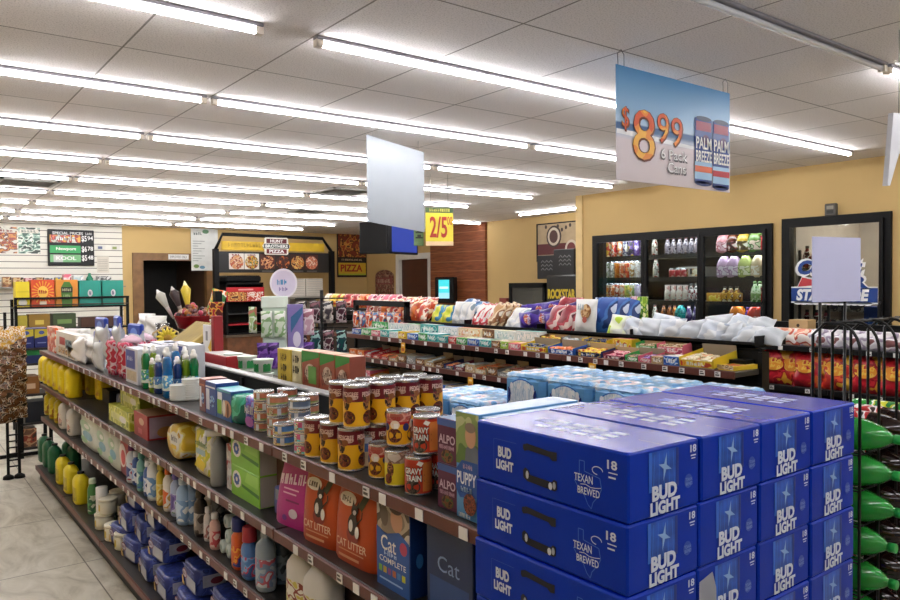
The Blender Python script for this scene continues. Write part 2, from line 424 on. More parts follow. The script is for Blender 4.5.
# back wall: slatwall, tan wall with a dark opening
SX = 3.28
w = MB(); w.box(X0, YW, 0, SX, YW + .1, CEIL, SLAT)
w.box(SX, YW, 0, 3.60, YW + .1, CEIL, TAN); w.box(3.60, YW, EYE + .47, 4.75, YW + .1, CEIL, TAN); w.box(4.75, YW, 0, XR + .1, YW + .1, CEIL, TAN)
struct('wall_back', w)
w = MB()
ZS = (.5, 2.45)
def wally(w, y0, y1, x0, x1, z0, z1, m, holes):
    xs = sorted({x0, x1} | {h[0] for h in holes} | {h[1] for h in holes})
    for a, b in zip(xs, xs[1:]):
        hs = [h for h in holes if h[0] <= a and h[1] >= b]
        if hs: w.box(a, y0, z0, b, y1, hs[0][2], m); w.box(a, y0, hs[0][3], b, y1, z1, m)
        else: w.box(a, y0, z0, b, y1, z1, m)
WIN = [(-1.2, .9), (1.1, 3.2), (3.4, 5.5)]
wally(w, Y0 - .1, Y0, X0, XW + .15, 0, CEIL, TAN, [(a, b, .45, 2.4) for a, b in WIN])
struct('wall_front', w)
struct('wall_left', MB().box(X0 - .1, Y0 - .1, 0, X0, YW + .1, CEIL, TAN))
for i, (a, b) in enumerate(WIN):
    f = MB()
    for (p, q, r_, s_) in ((a, .45, b, .5), (a, 2.35, b, 2.4), (a, .45, a + .05, 2.4), (b - .05, .45, b, 2.4), ((a + b) / 2 - .02, .45, (a + b) / 2 + .02, 2.4)): f.box(p, Y0 - .08, q, r_, Y0 - .02, s_, K('8f9194', .3, .8))
    o = struct('window_%d' % (i + 1), f)
    part('window_pane', MB().box(a + .05, Y0 - .055, .5, b - .05, Y0 - .05, 2.35, GL(alpha=.02)), o)
# room behind the dark opening in the back wall
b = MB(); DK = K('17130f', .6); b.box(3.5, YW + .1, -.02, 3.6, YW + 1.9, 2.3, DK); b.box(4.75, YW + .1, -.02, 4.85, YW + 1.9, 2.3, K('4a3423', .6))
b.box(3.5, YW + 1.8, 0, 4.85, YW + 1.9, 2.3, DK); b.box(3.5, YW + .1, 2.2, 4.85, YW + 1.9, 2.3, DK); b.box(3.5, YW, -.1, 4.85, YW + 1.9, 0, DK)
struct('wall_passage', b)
f = MB(); FRW = K('7d5a33', .5, var=.2, scale=8)
f.box(3.44, YW - .03, 0, 3.62, YW + .1, EYE + .56, FRW); f.box(4.74, YW - .03, 0, 4.86, YW + .1, EYE + .56, FRW); f.box(3.62, YW - .03, EYE + .43, 4.74, YW + .1, EYE + .56, FRW)
struct('trim_1', f)
# dark red-brown door with white frame in the rear side wall
d = MB(); d.box(XR + .04, 11.42, 0, XR + .08, 12.40, EYE + .45, DOORB); door = struct('door_1', d)
t = MB(); WF = K('dcdad4', .4)
t.box(XR - .03, 12.40, 0, XR + .1, 12.52, EYE + .56, WF); t.box(XR - .03, 11.30, 0, XR + .1, 11.42, EYE + .56, WF); t.box(XR - .03, 11.42, EYE + .45, XR + .1, 12.40, EYE + .56, WF)
part('door_frame', t, door); part('door_handle', MB().ball((XR + .0, 11.5, 1.0), .03, STEEL), door)
# wood plank siding and dark panel in the rear side wall
struct('trim_2', MB().box(XR - .05, 9.70, 0, XR, 11.30, CEIL, WOODP))
struct('baseboard_right', MB().box(XW - .015, Y0, 0, XW, YR, .1, BLK))
struct('baseboard_back', MB().box(X0, YW - .015, 0, 3.44, YW, .1, BLK))
struct('trim_3', MB().box(XW - .02, YR - .1, 0, XW + .02, YR + .0, CEIL, K('d8bd86', .7)))
# ------------------------------------------------------------------ tube lights
TUBE = EM('fdfcff', 15.); CHAN = K('807e84', .4, .3); UNLIT = K('c2c4c8', .2, var=.02)
def tube_light(x0, x1, y, lit, label, alongy=False, emit=TUBE):
    L = x1 - x0
    o = thing('tube_light', label, 'ceiling light', (x0, y, CEIL) if not alongy else (y, x0, CEIL), PI / 2 if alongy else 0, 'tube lights on the ceiling')
    part('channel', MB().box(0, -.02, -.016, L, .02, 0, CHAN, .003), o)
    part('tube', MB().lathe([(.0125, .03), (.0125, L - .03)], emit if lit else UNLIT, 10, T=Matrix.Translation((0, 0, -.030)) @ Matrix.Rotation(PI / 2, 4, 'Y')), o)
    for a in (0, L - .03): part('end_cap', MB().box(a, -.016, -.044, a + .03, .016, -.015, K('d9cfc0', .5)), o)
rows = [1.56 + 1.22 * k for k in range(10)]
for k, y in enumerate(rows):
    for j, (a, c) in enumerate(((-.98, 1.40), (1.43, 3.79), (3.82, 6.16))):
        if k == 0 and j == 0: continue
        if k == 1 and j == 0: c = 1.20
        pos = ('left', 'middle', 'right')[j]
        lit = not (k == 0 and j == 1)
        tube_light(a, c, y, lit, ('lit white' if lit else 'unlit grey') + ' tube light in the %s row from the camera, %s fixture' % (ORD[k], pos))
for k, y in enumerate((.34, -.88)):  # unseen rows added behind the camera to brighten the near ceiling
    for j, (a, c) in enumerate(((-.98, 1.40), (1.43, 3.79), (3.82, 6.16))): tube_light(a, c, y, True, 'added unseen lit white tube light in the %s row behind the camera, %s fixture' % (ORD[k], ('left', 'middle', 'right')[j]))
tube_light(7.0, 8.1, 9.75, True, 'short lit tube light in front of the wood plank wall')
tube_light(6.45, 8.2, 7.55, True, 'lit tube light above the stacked black coolers by the corner', True)
# ceiling vents
def vent(x, y, s, label):
    o = thing('ceiling_vent', label, 'vent', (x, y, CEIL), 0, 'vents in the ceiling')
    f = MB(); 
    for a in (-s, s - .03): f.box(a, -s, -.02, a + .03, s, 0, K('9c9a95', .5)); f.box(-s, a, -.02, s, a + .03, 0, K('9c9a95', .5))
    part('frame', f, o)
    v = MB(); v.box(-s + .03, -s + .03, -.006, s - .03, s - .03, 0, K('2a2a26', .8))
    for i in range(6):
        q = -s + .06 + i * (2 * s - .1) / 6; v.box(-s + .03, q, -.018, s - .03, q + .02, -.004, K('6f6d66', .5))
    part('grille', v, o)
vent(1.12, 8.3, .25, 'dusty square ceiling vent above the cigarette price board')
vent(4.05, 7.25, .25, 'dark square ceiling vent left of the blank hanging sign')
vent(4.75, 9.5, .22, 'small dark ceiling vent above the pizza kiosk')
# ================================================================== hanging signs and wall signs
def wire(p, q, r=.0015, m=None): return MB().tube([p, q], r, m or K('8a8a8a', .4, .6), 5)
# -- beach advert sign
x0, x1, y, zt, zb = 2.570, 3.450, 2.155, EYE + .950, EYE + .445
W, H = x1 - x0, zt - zb
sg = thing('hanging_sign', 'hanging beach advert sign with orange 8.99 price and two drink cans', 'sign', (x0, y, zb))
m = MB()
def vgrad(name, stops):      # the printed sky-to-sand artwork
    mt, nt, b = nodes_mat(name); tc = nt.nodes.new('ShaderNodeTexCoord'); sp = nt.nodes.new('ShaderNodeSeparateXYZ'); nt.links.new(tc.outputs['Object'], sp.inputs[0])
    mr = nt.nodes.new('ShaderNodeMath'); mr.operation = 'DIVIDE'; mr.inputs[1].default_value = H; nt.links.new(sp.outputs[2], mr.inputs[0])
    rp = nt.nodes.new('ShaderNodeValToRGB'); cr = rp.color_ramp
    while len(cr.elements) < len(stops): cr.elements.new(.5)
    for e, (p, c) in zip(cr.elements, stops): e.position = p
    for e, (p, c) in zip(cr.elements, stops): e.color = hexc(c) + (1,)
    nt.links.new(mr.outputs[0], rp.inputs[0]); nt.links.new(rp.outputs[0], b.inputs['Base Color']); b.inputs['Roughness'].default_value = .35; return mt
m.box(0, 0, 0, W, .004, H, vgrad('beach_artwork', [(0, 'cfc3c6'), (.36, 'd8ccd0'), (.42, 'b9c4d6'), (.455, '3f6796'), (.50, '2f5d94'), (.515, 'aac6de'), (.66, '8ab4d8'), (1, '3f7fb2')]))
f = front(m, 0, .0012)
f.poly([(0, .225), (.2 * W, .222), (.7 * W, .20), (W, .195), (W, .185), (.5 * W, .19), (0, .205)], K('eef0f2', .5))
ORG = PR(['f0b23a', 'e88a24', 'd9561e'], 9, .4); OUT = K('6a3416', .5)
def otext(s, u, v, w, h, l=3):
    f.text(s, u + .004, v - .003, w + .012, h + .012, OUT, l, .02); f.text(s, u, v, w, h, ORG, l + 1, .0)
otext('$', .055, .275, .045, .10); otext('8', .185, .215, .155, .225); otext('9', .325, .262, .085, .135); otext('9', .43, .255, .085, .135)
for s_, u, v, w_ in (('6 Pack', .41, .145, .2), ('Cans', .43, .085, .14)):
    f.text(s_, u + .003, v - .003, w_ + .01, .056, K('5f5a60', .5), 3, .02); f.text(s_, u, v, w_, .046, K('f4f2f2', .5), 4, .01)
for i, (cu, red) in enumerate(((.645, 'd8653c'), (.795, 'b8283c'))):
    a, b_ = cu - .072, cu + .072; lo, hi = .028 - i * .012, .345 - i * .0
    f.rect(a, lo, b_, hi, K('20418c', .35), 3); f.rect(a, lo + .02, b_, lo + .105, K('9fc6e6', .4), 4); f.rect(a, lo + .055, b_, lo + .085, K(red, .4), 5)
    f.rect(a + .01, hi - .06, b_ - .01, hi - .015, K('9c3a54', .4), 5); f.ell(cu, lo, .068, .012, K('16306e', .4), 3); f.ell(cu, hi, .064, .012, K('2a3a5c', .4), 5); f.ell(cu + .02, hi - .10, .03, .025, K('4a2a62', .4), 4)
    f.text('PALM', cu, .225 - i * .0, .128, .058, WHT, 6, .02); f.text('BREEZE', cu, .16 - i * .0, .132, .055, WHT, 6, .02)
part('panel', m, sg)
for u in (.035, W - .035):
    hk = MB(); hk.tube([(u - .02, .002, H - .012), (u - .024, .002, H + .05), (u, .002, CEIL - zb)], .0018, K('707070', .4, .6), 5); hk.tube([(u + .02, .002, H - .012), (u + .02, .002, H + .05), (u, .002, CEIL - zb)], .0018, K('707070', .4, .6), 5)
    part('wire_hanger', hk, sg)
# -- blank white sign, hung a little crooked
sg = thing('hanging_sign', 'blank white hanging sign in the middle of the ceiling', 'sign', (2.58, 4.29, EYE + .41), math.atan2(.13, .56))
T = Matrix.Shear('XZ', 4, (0, 0)); L = math.hypot(.56, .13)
m = MB(); m.add([(0, 0, 0), (L, 0, -.045), (L, 0, .535), (0, 0, .58), (0, .004, 0), (L, .004, -.045), (L, .004, .535), (0, .004, .58)], [(0, 1, 2, 3), (7, 6, 5, 4), (0, 4, 5, 1), (1, 5, 6, 2), (2, 6, 7, 3), (3, 7, 4, 0)], K('a2a9b0', .3, var=.02))
part('panel', m, sg)
top = CEIL - EYE - .41
part('wire_hanger', wire((.06, .002, .56), (.06, .002, top)), sg); part('wire_hanger', wire((L - .06, .002, .52), (L - .06, .002, top)), sg)
# -- yellow price sign
sg = thing('price_sign', 'yellow two sided price sign hanging in front of the wood plank wall', 'sign', (4.06, 5.70, EYE + .345), math.atan2(-.1, .24))
m = MB(); YEL = K('e3d23a', .45); m.box(0, 0, 0, .27, .004, .36, YEL); f = front(m, 0, .0015)
f.rect(0, 0, .27, .04, K('e7c79a', .5)); f.rect(0, .31, .27, .36, K('3f5a34', .5)); f.scr('2 for only', .14, .335, .2, .03, K('d8d060', .5), 3)
f.text('2/5', .125, .175, .17, .2, K('b3341f', .5), 3, .02); f.text('00', .235, .235, .05, .08, K('b3341f', .5), 3, .01)
part('panel', m, sg); m = MB(); m.box(-.10, .06, .0, -.005, .064, .34, K('5d7a4a', .5)); f = front(m, .06, .0015); f.scr('FREE', -.05, .17, .2, .07, K('1c2418', .5), 2, .01, PI / 2); part('side_panel', m, sg)
part('wire_hanger', wire((.05, .002, .36), (.05, .002, CEIL - EYE - .345)), sg); part('wire_hanger', wire((.22, .002, .36), (.22, .002, CEIL - EYE - .345)), sg)
# -- tilted white sign at the right edge
sg = thing('hanging_sign', 'thin white hanging sign seen edge on at right frame edge', 'sign', (3.235, 1.315, EYE + .375))
m = MB(); m.add([(0, 0, 0), (.012, -.004, 0), (.16, -.02, .30), (.05, 0, .30), (0, .02, 0), (.012, .016, 0), (.16, 0, .30), (.05, .02, .30)], [(0, 1, 2, 3), (7, 6, 5, 4), (0, 4, 5, 1), (1, 5, 6, 2), (2, 6, 7, 3), (3, 7, 4, 0)], K('c9ccd2', .3))
part('panel', m, sg); part('wire_hanger', wire((.1, 0, .3), (.1, 0, CEIL - EYE - .375)), sg)
# -- wall things
m = MB(); m.box(-.045, -.05, -.05, 0, .05, .06, K('4e4a42', .5), .008); leftf(m, -.045).rect(-.03, -.03, .03, .0, K('2b2a27', .5)).rect(-.03, .01, .03, .04, K('8a8678', .5))
one('wall_sensor', m, 'small grey sensor box on tan wall above the big cooler', 'sensor', (XW, 3.155, EYE + .60))
# cigarette price board
bo = thing('price_board', 'black cigarette price board with three bright price rows on slatwall', 'sign', (2.125, YW - .0402, EYE + .325))
m = MB(); m.box(0, 0, 0, .70, .04, .60, BLK2, .008); part('board', m, bo)
m = MB(); f = front(m, -.001, .002)
f.text('SPECIAL PRICES', .30, .54, .46, .045, K('d8d8d8', .5), 1, .02)
f.scr('SALE', .62, .54, .1, .04, K('d8d8d8', .5), 1, .01)
for i, (z0, base, name) in enumerate(((.385, 'a03c30', 'LUCKY'), (.21, '1f9a4d', 'Newport'), (.06, '6fae74', 'KOOL'))):
    f.rect(.03, z0, .49, z0 + .125, PR(['d8a03a', 'b8402e', '7a2a2a', 'c8c0b0'], 14, .4) if i == 0 else K(base, .4), 1)
    if i == 2: f.rect(.08, z0, .22, z0 + .12, K('b8bcb8', .4), 2)
    (f.scr if i == 0 else f.text)(name, .27, z0 + .065, .3, .06, WHT, 3, .02); f.text('$' + ('5', '6', '5')[i], .545, z0 + .065, .08, .11, WHT, 2, .02); f.text(('94', '78', '48')[i], .64, z0 + .08, .085, .07, WHT, 2, .02)
part('price_rows', m, bo)
# posters on the slatwall
for x, w_, cols, lb in ((1.36, .33, ['8a3028', 'c8863c', '5a1c1c', 'd8d4c8'], 'red and brown food poster on slatwall at far left'), (1.71, .31, ['2f5548', '8fb0a0', 'dfe6dc', '24382f'], 'dark green poster on slatwall left of the price board')):
    m = MB(); m.box(0, 0, 0, w_, .006, .42, PR(cols, 7, .4, (1, 1, 2))); f = front(m, 0, .002)
    f.ell(w_ / 2, .15, w_ * .36, .09, PR(cols[::-1], 16), 1); f.rect(.02, .33, w_ - .02, .39, K('d8d4c8', .5), 1); f.scr('FRESH', w_ / 2, .36, w_ * .7, .035, K(cols[0], .5), 2, .01)
    one('poster', m, lb, 'poster', (x, YW - .0062, EYE + .52))
m = MB(); m.box(0, 0, 0, .19, .005, .28, K('cfc8ba', .6)); f = front(m, 0, .002)
for r_ in range(7): f.line([(.02, .04 + r_ * .03), (.17, .04 + r_ * .03)], .006, K('8a8478', .6))
one('notice', m, 'beige paper notice taped to slatwall right of price board', 'notice', (2.87, YW - .0062, EYE + .21))
for x, c in ((2.87, '5a6488'), (3.10, '8a9a5c')):
    m = MB(); m.box(0, 0, 0, .14, .005, .08, K('d4d2ca', .5)); front(m, 0, .002).rect(.02, .015, .09, .06, K(c, .5))
    one('shelf_card', m, 'small white card with %s mark on slatwall' % ('blue' if c == '5a6488' else 'green'), 'card', (x, YW - .0062, EYE + .60))
m = MB(); m.box(0, 0, 0, .50, .006, .82, K('d2d4d0', .5)); f = front(m, 0, .002)
for r_ in range(9): f.line([(.03, .18 + r_ * .045), (.03 + .1 + .12 * ((r_ * 7) % 3) / 2, .18 + r_ * .045)], .012, K('8c908c', .6))
f.ell(.09, .08, .05, .035, K('6d8a4a', .5)).ell(.2, .06, .05, .03, K('5a86a0', .5)).ell(.27, .72, .06, .04, K('5f8a66', .5)); f.scr('MENU', .13, .68, .16, .05, K('6a7470', .5), 1)
one('poster', m, 'tall white menu poster between dark doorway and pizza kiosk', 'poster', (4.46, YW - .0365, EYE + .25))
m = MB(); m.box(0, 0, 0, .36, .012, .09, K('d8d8d4', .5)); front(m, 0, .002).text('EMPLOYEES ONLY', .18, .045, .3, .045, K('2e2e2e', .5), 1)
one('door_sign', m, 'small white sign on wooden header above dark doorway', 'sign', (4.05, YW - .045, EYE + .45))
# tall pizza banner on the back wall
bn = thing('pizza_banner', 'tall dark pizza banner with yellow pizza lettering by the corner', 'banner', (7.48, YW - .03, EYE + .12))
m = MB(); m.box(0, 0, 0, .70, .02, .97, K('1c1512', .5)); part('panel', m, bn)
m = MB(); f = front(m, -.001, .002); f.rect(.02, .42, .68, .95, PR(['7a2e1c', '4a1c12', 'c88a3c', '96401f'], 9)); f.rect(.02, .04, .68, .30, K('d7b12f', .5)); f.text('PIZZA', .33, .19, .52, .15, K('a82a1c', .5), 2, .03); f.scr('BY THE SLICE', .35, .365, .5, .04, K('c8b090', .5), 1, .01); f.rect(.02, .04, .68, .075, K('b8c040', .5), 2)
part('artwork', m, bn)
# arched poster on the rear side wall
m = MB(); pts = [(-.35, 0), (.35, 0), (.35, .55)] + [(.35 * math.cos(a * PI / 8), .55 + .13 * math.sin(a * PI / 8)) for a in range(1, 8)] + [(-.35, .55)]
vs = [(0, -u, v) for u, v in pts] + [(.01, -u, v) for u, v in pts]; n = len(pts)
m.add(vs, [tuple(range(n)), tuple(range(n, 2 * n))[::-1]] + [(i, (i + 1) % n, n + (i + 1) % n, n + i) for i in range(n)], PR(['5c3a2e', '8c5a48', 'b0907c', '3c241c', '7c3030'], 16, .5))
f = leftf(m, 0, .002); f.rect(-.3, .38, .3, .52, K('8a4a48', .5)); f.scr('HOT WINGS', 0, .45, .5, .08, K('d0b8a0', .5), 2, .02)
one('poster', m, 'brown arched poster on tan wall left of the brown door', 'poster', (XR - .015, 12.98, EYE - .42))
# TV hung from the ceiling
tv = thing('television', 'black television cluster with blue screen hanging behind the blank sign', 'television', (5.90, 9.25, EYE + .43), R(-8))
m = MB(); m.box(-.24, 0, 0, .24, .12, .47, BLK, .01, T=Matrix.Translation((-.15, .17, 0)) @ Matrix.Rotation(R(-50), 4, 'Z')); m.box(-.02, -.04, 0, .05, .1, .47, BLK); part('left_cabinet', m, tv)
m = MB(); T2 = Matrix.Translation((.37, .22, 0)) @ Matrix.Rotation(R(30), 4, 'Z'); m.box(-.40, 0, 0, .40, .08, .47, BLK, .01, T=T2); part('body', m, tv)
m = MB(); Face(m, lambda u, v, e: T2 @ Vector((u, -e, v)), .002).rect(-.38, .03, .36, .45, EM('1a3fb0', .35)); part('screen', m, tv)
m = MB(); m.box(-.03, .2, .2, .03, .26, CEIL - EYE - .43, BLK2); part('mount', m, tv)
# ================================================================== gondolas
DECK = K('292625', .4, var=.15); RAILM = K('5e2e24', .4, var=.12, scale=30); TAGW = K('e4e2de', .5)
tagme = (lambda m: m.mesh('price_tag'))(MB().box(-.0035, -.016, .004, -.001, .016, .032, TAGW))
tagme2 = (lambda m: (leftf(m, -.0035, .0006).rect(-.012, .010, .012, .018, K('4a4642', .5)).rect(-.012, .022, .006, .028, K('4a4642', .5)), m.mesh('price_tag'))[1])(MB().box(-.0035, -.016, .004, -.001, .016, .032, TAGW))
rdt = random.Random(5)
def gondola(name, label, xf, xs, xb, ys, levels, deckz, spine, cat='shelving', back_levels=(), tags=True, deckx=None, capm=K('a9a9a8', .4), tagw=.16, back_from=-9, railm=None):
    g = thing(name, label, cat, (xf, ys[0], 0))
    ox, oy = xf, ys[0]
    dx = deckx if deckx is not None else xf
    L = ys[-1] - oy
    b = MB(); b.box(dx + .03 - ox, 0, 0, (xb - .03 if back_from < 0 else xs + .02) - ox, L, deckz - .05, BLK); part('kick_plate', b, g)
    p = MB(); p.box(xs - .02 - ox, 0, deckz - .05, xs + .02 - ox, L, spine - .012, BLK, .004); part('back_panel', p, g)
    p = MB(); p.box(xs - .026 - ox, -.004, spine - .012, xs + .026 - ox, L + .004, spine, capm, .003); part('top_cap', p, g)
    for y in ys: part('upright', MB().box(xs - .035 - ox, y - oy - .012, .02, xs + .035 - ox, y - oy + .012, spine - .02, BLK2), g)
    ntag = 0
    for a, c in zip(ys, ys[1:]):
        for k, h in enumerate(list(levels) + [deckz]):
            x_f = dx if h == deckz else xf
            s = MB(); s.box(x_f + .004 - ox, a - oy + .004, h - .03, xs - .02 - ox, c - oy - .004, h, DECK, .004)
            sh = part('shelf' if h != deckz else 'base_deck', s, g)
            r_ = MB(); r_.box(x_f - .006 - ox, a - oy + .003, h - .036, x_f + .004 - ox, c - oy - .003, h + .002, railm or RAILM, .003)
            rl = part('price_rail', r_, sh)
            if tags and ntag < 96 and h > .5:
                y = a - oy + .06 + rdt.uniform(0, .08)
                while y < c - oy - .04 and ntag < 96:
                    t = link('price_tag', tagme2 if rdt.random() < .6 else tagme, sh, (x_f - .006 - ox, y, h - .036)); ntag += 1
                    y += rdt.uniform(.6, 1.5) * tagw
        for h in (list(back_levels) if a >= back_from else []):
            s = MB(); s.box(xs + .02 - ox, a - oy + .004, h - .03, xb - ox, c - oy - .004, h, DECK, .004); s.box(xb - ox, a - oy + .003, h - .036, xb + .008 - ox, c - oy - .003, h + .002, RAILM)
            part('rear_shelf', s, g)
    return g
GXF, GXS, GXB = 1.05, 1.45, 1.86
S1, S2, S3, S4 = 1.12, .83, .546, .125
GYS = [1.215, 2.39, 3.61, 4.83, 6.03, 7.25]
gl_ = gondola('gondola_shelving', 'long brown-railed store gondola with cleaning and pet goods beside the floor aisle', GXF, GXS, GXB, GYS, [S1, S2, S3], S4, 1.227, back_levels=(1.12, .8, .5, .125), deckx=1.0, tagw=.135)
CXF, CXS, CXB = 3.40, 3.66, 4.00
R1, R2, R3, R4 = 1.211, 1.01, .816, .55
CYS = [2.09, 3.30, 4.51, 5.72, 6.30]
gc_ = gondola('gondola_shelving', 'candy gondola with stepped shelves in the middle aisle below the chips', CXF, CXS, CXB, CYS, [R1, R2, R3, R4], .2, 1.318, back_levels=(1.05, .75, .45, .15), capm=BLK, tagw=.14, back_from=3.2)
# raised chip tray on the candy gondola
tr = thing('chip_tray', 'long black raised tray of chip bags on top of candy gondola', 'tray', (CXS - .04, 2.12, 1.32))
m = MB(); m.box(0, 0, 0, .32, 3.3, .014, BLK); m.box(0, 0, 0, .012, 3.3, .028, BLK); m.box(.308, 0, 0, .32, 3.3, .07, BLK); part('shelf', m, tr)
for i in range(5): part('divider', MB().box(.012, i * .82, .014, .31, i * .82 + .006, .06, BLK), tr)
# ------------------------------------------------------------------ beer cases
BLU = K('0230a4', .34, var=.08, scale=5, spec=.16, bump=.06); BTOP = K('082ab4', .2, var=.05, scale=3, spec=.28, bump=.12); BDK = K('06123c', .4)
PW = K('cfd8ea', .4); LBL = K('1d5fbe', .28, var=.3, scale=22); CANB = K('1a50b4', .3, var=.35, scale=26)
CW, CL, CH = .2035, .402, .1225
def fy(px): return -(yat(px, .987, 470) - .80)
def case_mesh(variant):
    m = MB(); m.box(0, 0, 0, CW - .003, CL, CH - .0012, BLU, .0035, top=BTOP)
    # can end face towards -y
    f = front(m, 0, .0006); c = .095
    f.rect(c - .042, .045, c + .042, CH - .008, CANB); f.rect(c - .042, .045, c - .034, CH - .008, K('2a6ad0', .3), 2); f.rect(c + .034, .045, c + .042, CH - .008, K('0c2f86', .3), 2)
    for i in range(5): f.line([(c - .03 + i * .015, .05), (c - .026 + i * .013, CH - .012)], .0012, K('2f78d8', .3), 2)
    st = [(c + .002 + (.019 if i % 2 == 0 else .005) * math.sin(i * PI / 4 + .25), .085 + (.026 if i % 2 == 0 else .006) * math.cos(i * PI / 4 + .25)) for i in range(8)]
    f.poly(st, K('8fb4e0', .4), 3)
    f.text('BUD', c, .042, .070, .027, PW, 4, .05); f.text('LIGHT', c + .002, .0155, .084, .024, PW, 4, .05)
    f.text('18', .180, .106, .018, .014, PW, 3, .03); f.rect(.172, .092, .188, .0945, PW, 3); f.rect(.174, .087, .186, .089, PW, 3)
    f.ell(.166, .048, .012, .013, K('1c48a8', .3), 2); f.text('TEXAN', .166, .051, .02, .006, K('7f9ad0', .4), 3); f.text('BREWED', .167, .043, .02, .006, K('7f9ad0', .4), 3)
    # long side towards -x
    g = leftf(m, 0, .0006)
    u = -.312; g.text('BUD', u, .068, .040, .022, PW, 3, .05); g.text('LIGHT', u, .042, .052, .020, PW, 3, .05)
    g.line([(u - .034, .026), (u - .034, .092), (u + .034, .092)], .0008, K('2a52b4', .3), 2)
    tx = [(-.098, .094), (-.086, .094), (-.086, .076), (-.068, .073), (-.05, .070), (-.046, .052), (-.052, .040), (-.066, .024), (-.070, .012), (-.078, .018), (-.088, .036), (-.096, .038), (-.110, .056), (-.098, .058), (-.098, .094)]
    g.line([(a - .012, b - .003) for a, b in tx], .0016, K('2f62c4', .3), 2)
    g.text('TEXAN', -.100, .060, .044, .014, PW, 3, .01); g.text('BREWED', -.088, .038, .052, .013, PW, 3, .01)
    g.line([(-.067 + .012 * math.cos(a / 3), .080 + .007 * math.sin(a / 3)) for a in range(15)], .0016, PW, 3); g.line([(-.107 + .012 * a, .0485 + .002 * math.sin(a * 2)) for a in range(5)], .0012, PW, 3)
    g.text('18', -.034, .096, .022, .016, PW, 3, .03); g.line([(-.042, .082), (-.022, .082)], .002, PW, 3); g.line([(-.042, .074), (-.026, .074)], .003, PW, 3)
    # top print
    t = topf(m, CH - .0012, .0006)
    t.text('BUD LIGHT', CW / 2, CL / 2 + .02, .03, .2, K('8a9cd8', .3), 1, .03)
    for k in range(3):
        T = Matrix.Translation((.06 + .04 * k, .09 + .0 * k, 0))
        for j in range(4): t.rect(.05 + .03 * k, .1 + j * .05, .068 + .03 * k, .135 + j * .05, K('d4dcf0', .3), 1)
    t.line([(CW / 2, .0), (CW / 2, .06)], .001, BDK, 1); t.line([(.0, CL - .02), (CW, CL - .02)], .0012, BDK, 1)
    return m
def handle_mesh():
    m = MB(); g = leftf(m, 0, .0014); D = K('05081a', .6)
    a, b = -.258, -.166
    g.poly([(a, .094), (a + .012, .098), (b - .02, .093), (b, .094), (b, .078), (b - .012, .076), (b - .02, .082), (a + .016, .085), (a + .004, .082), (a, .086)], D)
    g.poly([(a, .044), (a + .006, .05), (a + .016, .046), (a + .02, .038), (b - .014, .036), (b - .008, .042), (b, .040), (b, .024), (b - .006, .020), (a + .012, .024), (a, .030)], D)
    g.ell(a + .013, .037, .004, .008, K('b8bcc4', .3), 2); g.ell(b - .016, .028, .005, .007, K('c8ccd2', .3), 2); g.ell(b - .006, .031, .004, .007, K('9aa0aa', .3), 2)
    return m
case_me = case_mesh(0).mesh('carton'); handle_me = handle_mesh().mesh('handle_slot')
NL = 6; BT = 1.3895
COLN = ['left', 'second from left', 'third from left', 'right']
jit = random.Random(3)
offs = [0, -.006, -.010, -.012, -.014, -.014]
for l in range(NL):
    for c in range(4):
        z = BT - (l + 1) * CH
        lay = ('top', 'second', 'third', 'fourth', 'fifth', 'lowest')[l]
        o = thing('beer_case', 'blue eighteen can beer case, %s layer of the stack, %s column' % (lay, COLN[c]), 'beer case', (.987 + c * .2085 + offs[l] + jit.uniform(-.002, .002), .80 + jit.uniform(0, .006), z), jit.uniform(-.004, .004), 'stacked blue beer cases')
        link('carton', case_me, o)
        if c == 0: link('handle_slot', handle_me, o)
        if l == 2 and c == 1:
            t = MB(); f = front(t, -.001, .0015); f.poly([(-.002, .0), (.056, .0), (.054, .075), (.042, .108), (.0, .098)], K('c9ccd4', .4))
            for q in range(5): f.rect(.008 + q * .006, .012, .011 + q * .006, .045, K('2a3044', .5), 2); part('torn_label', t, o, 'torn white paper label')
m = MB(); m.box(.0, .0, 0, .84, .40, BT - NL * CH, K('1a1a1c', .6), .01); one('display_platform', m, 'dark platform under the stack of blue beer cases', 'platform', (.975, .80, 0))
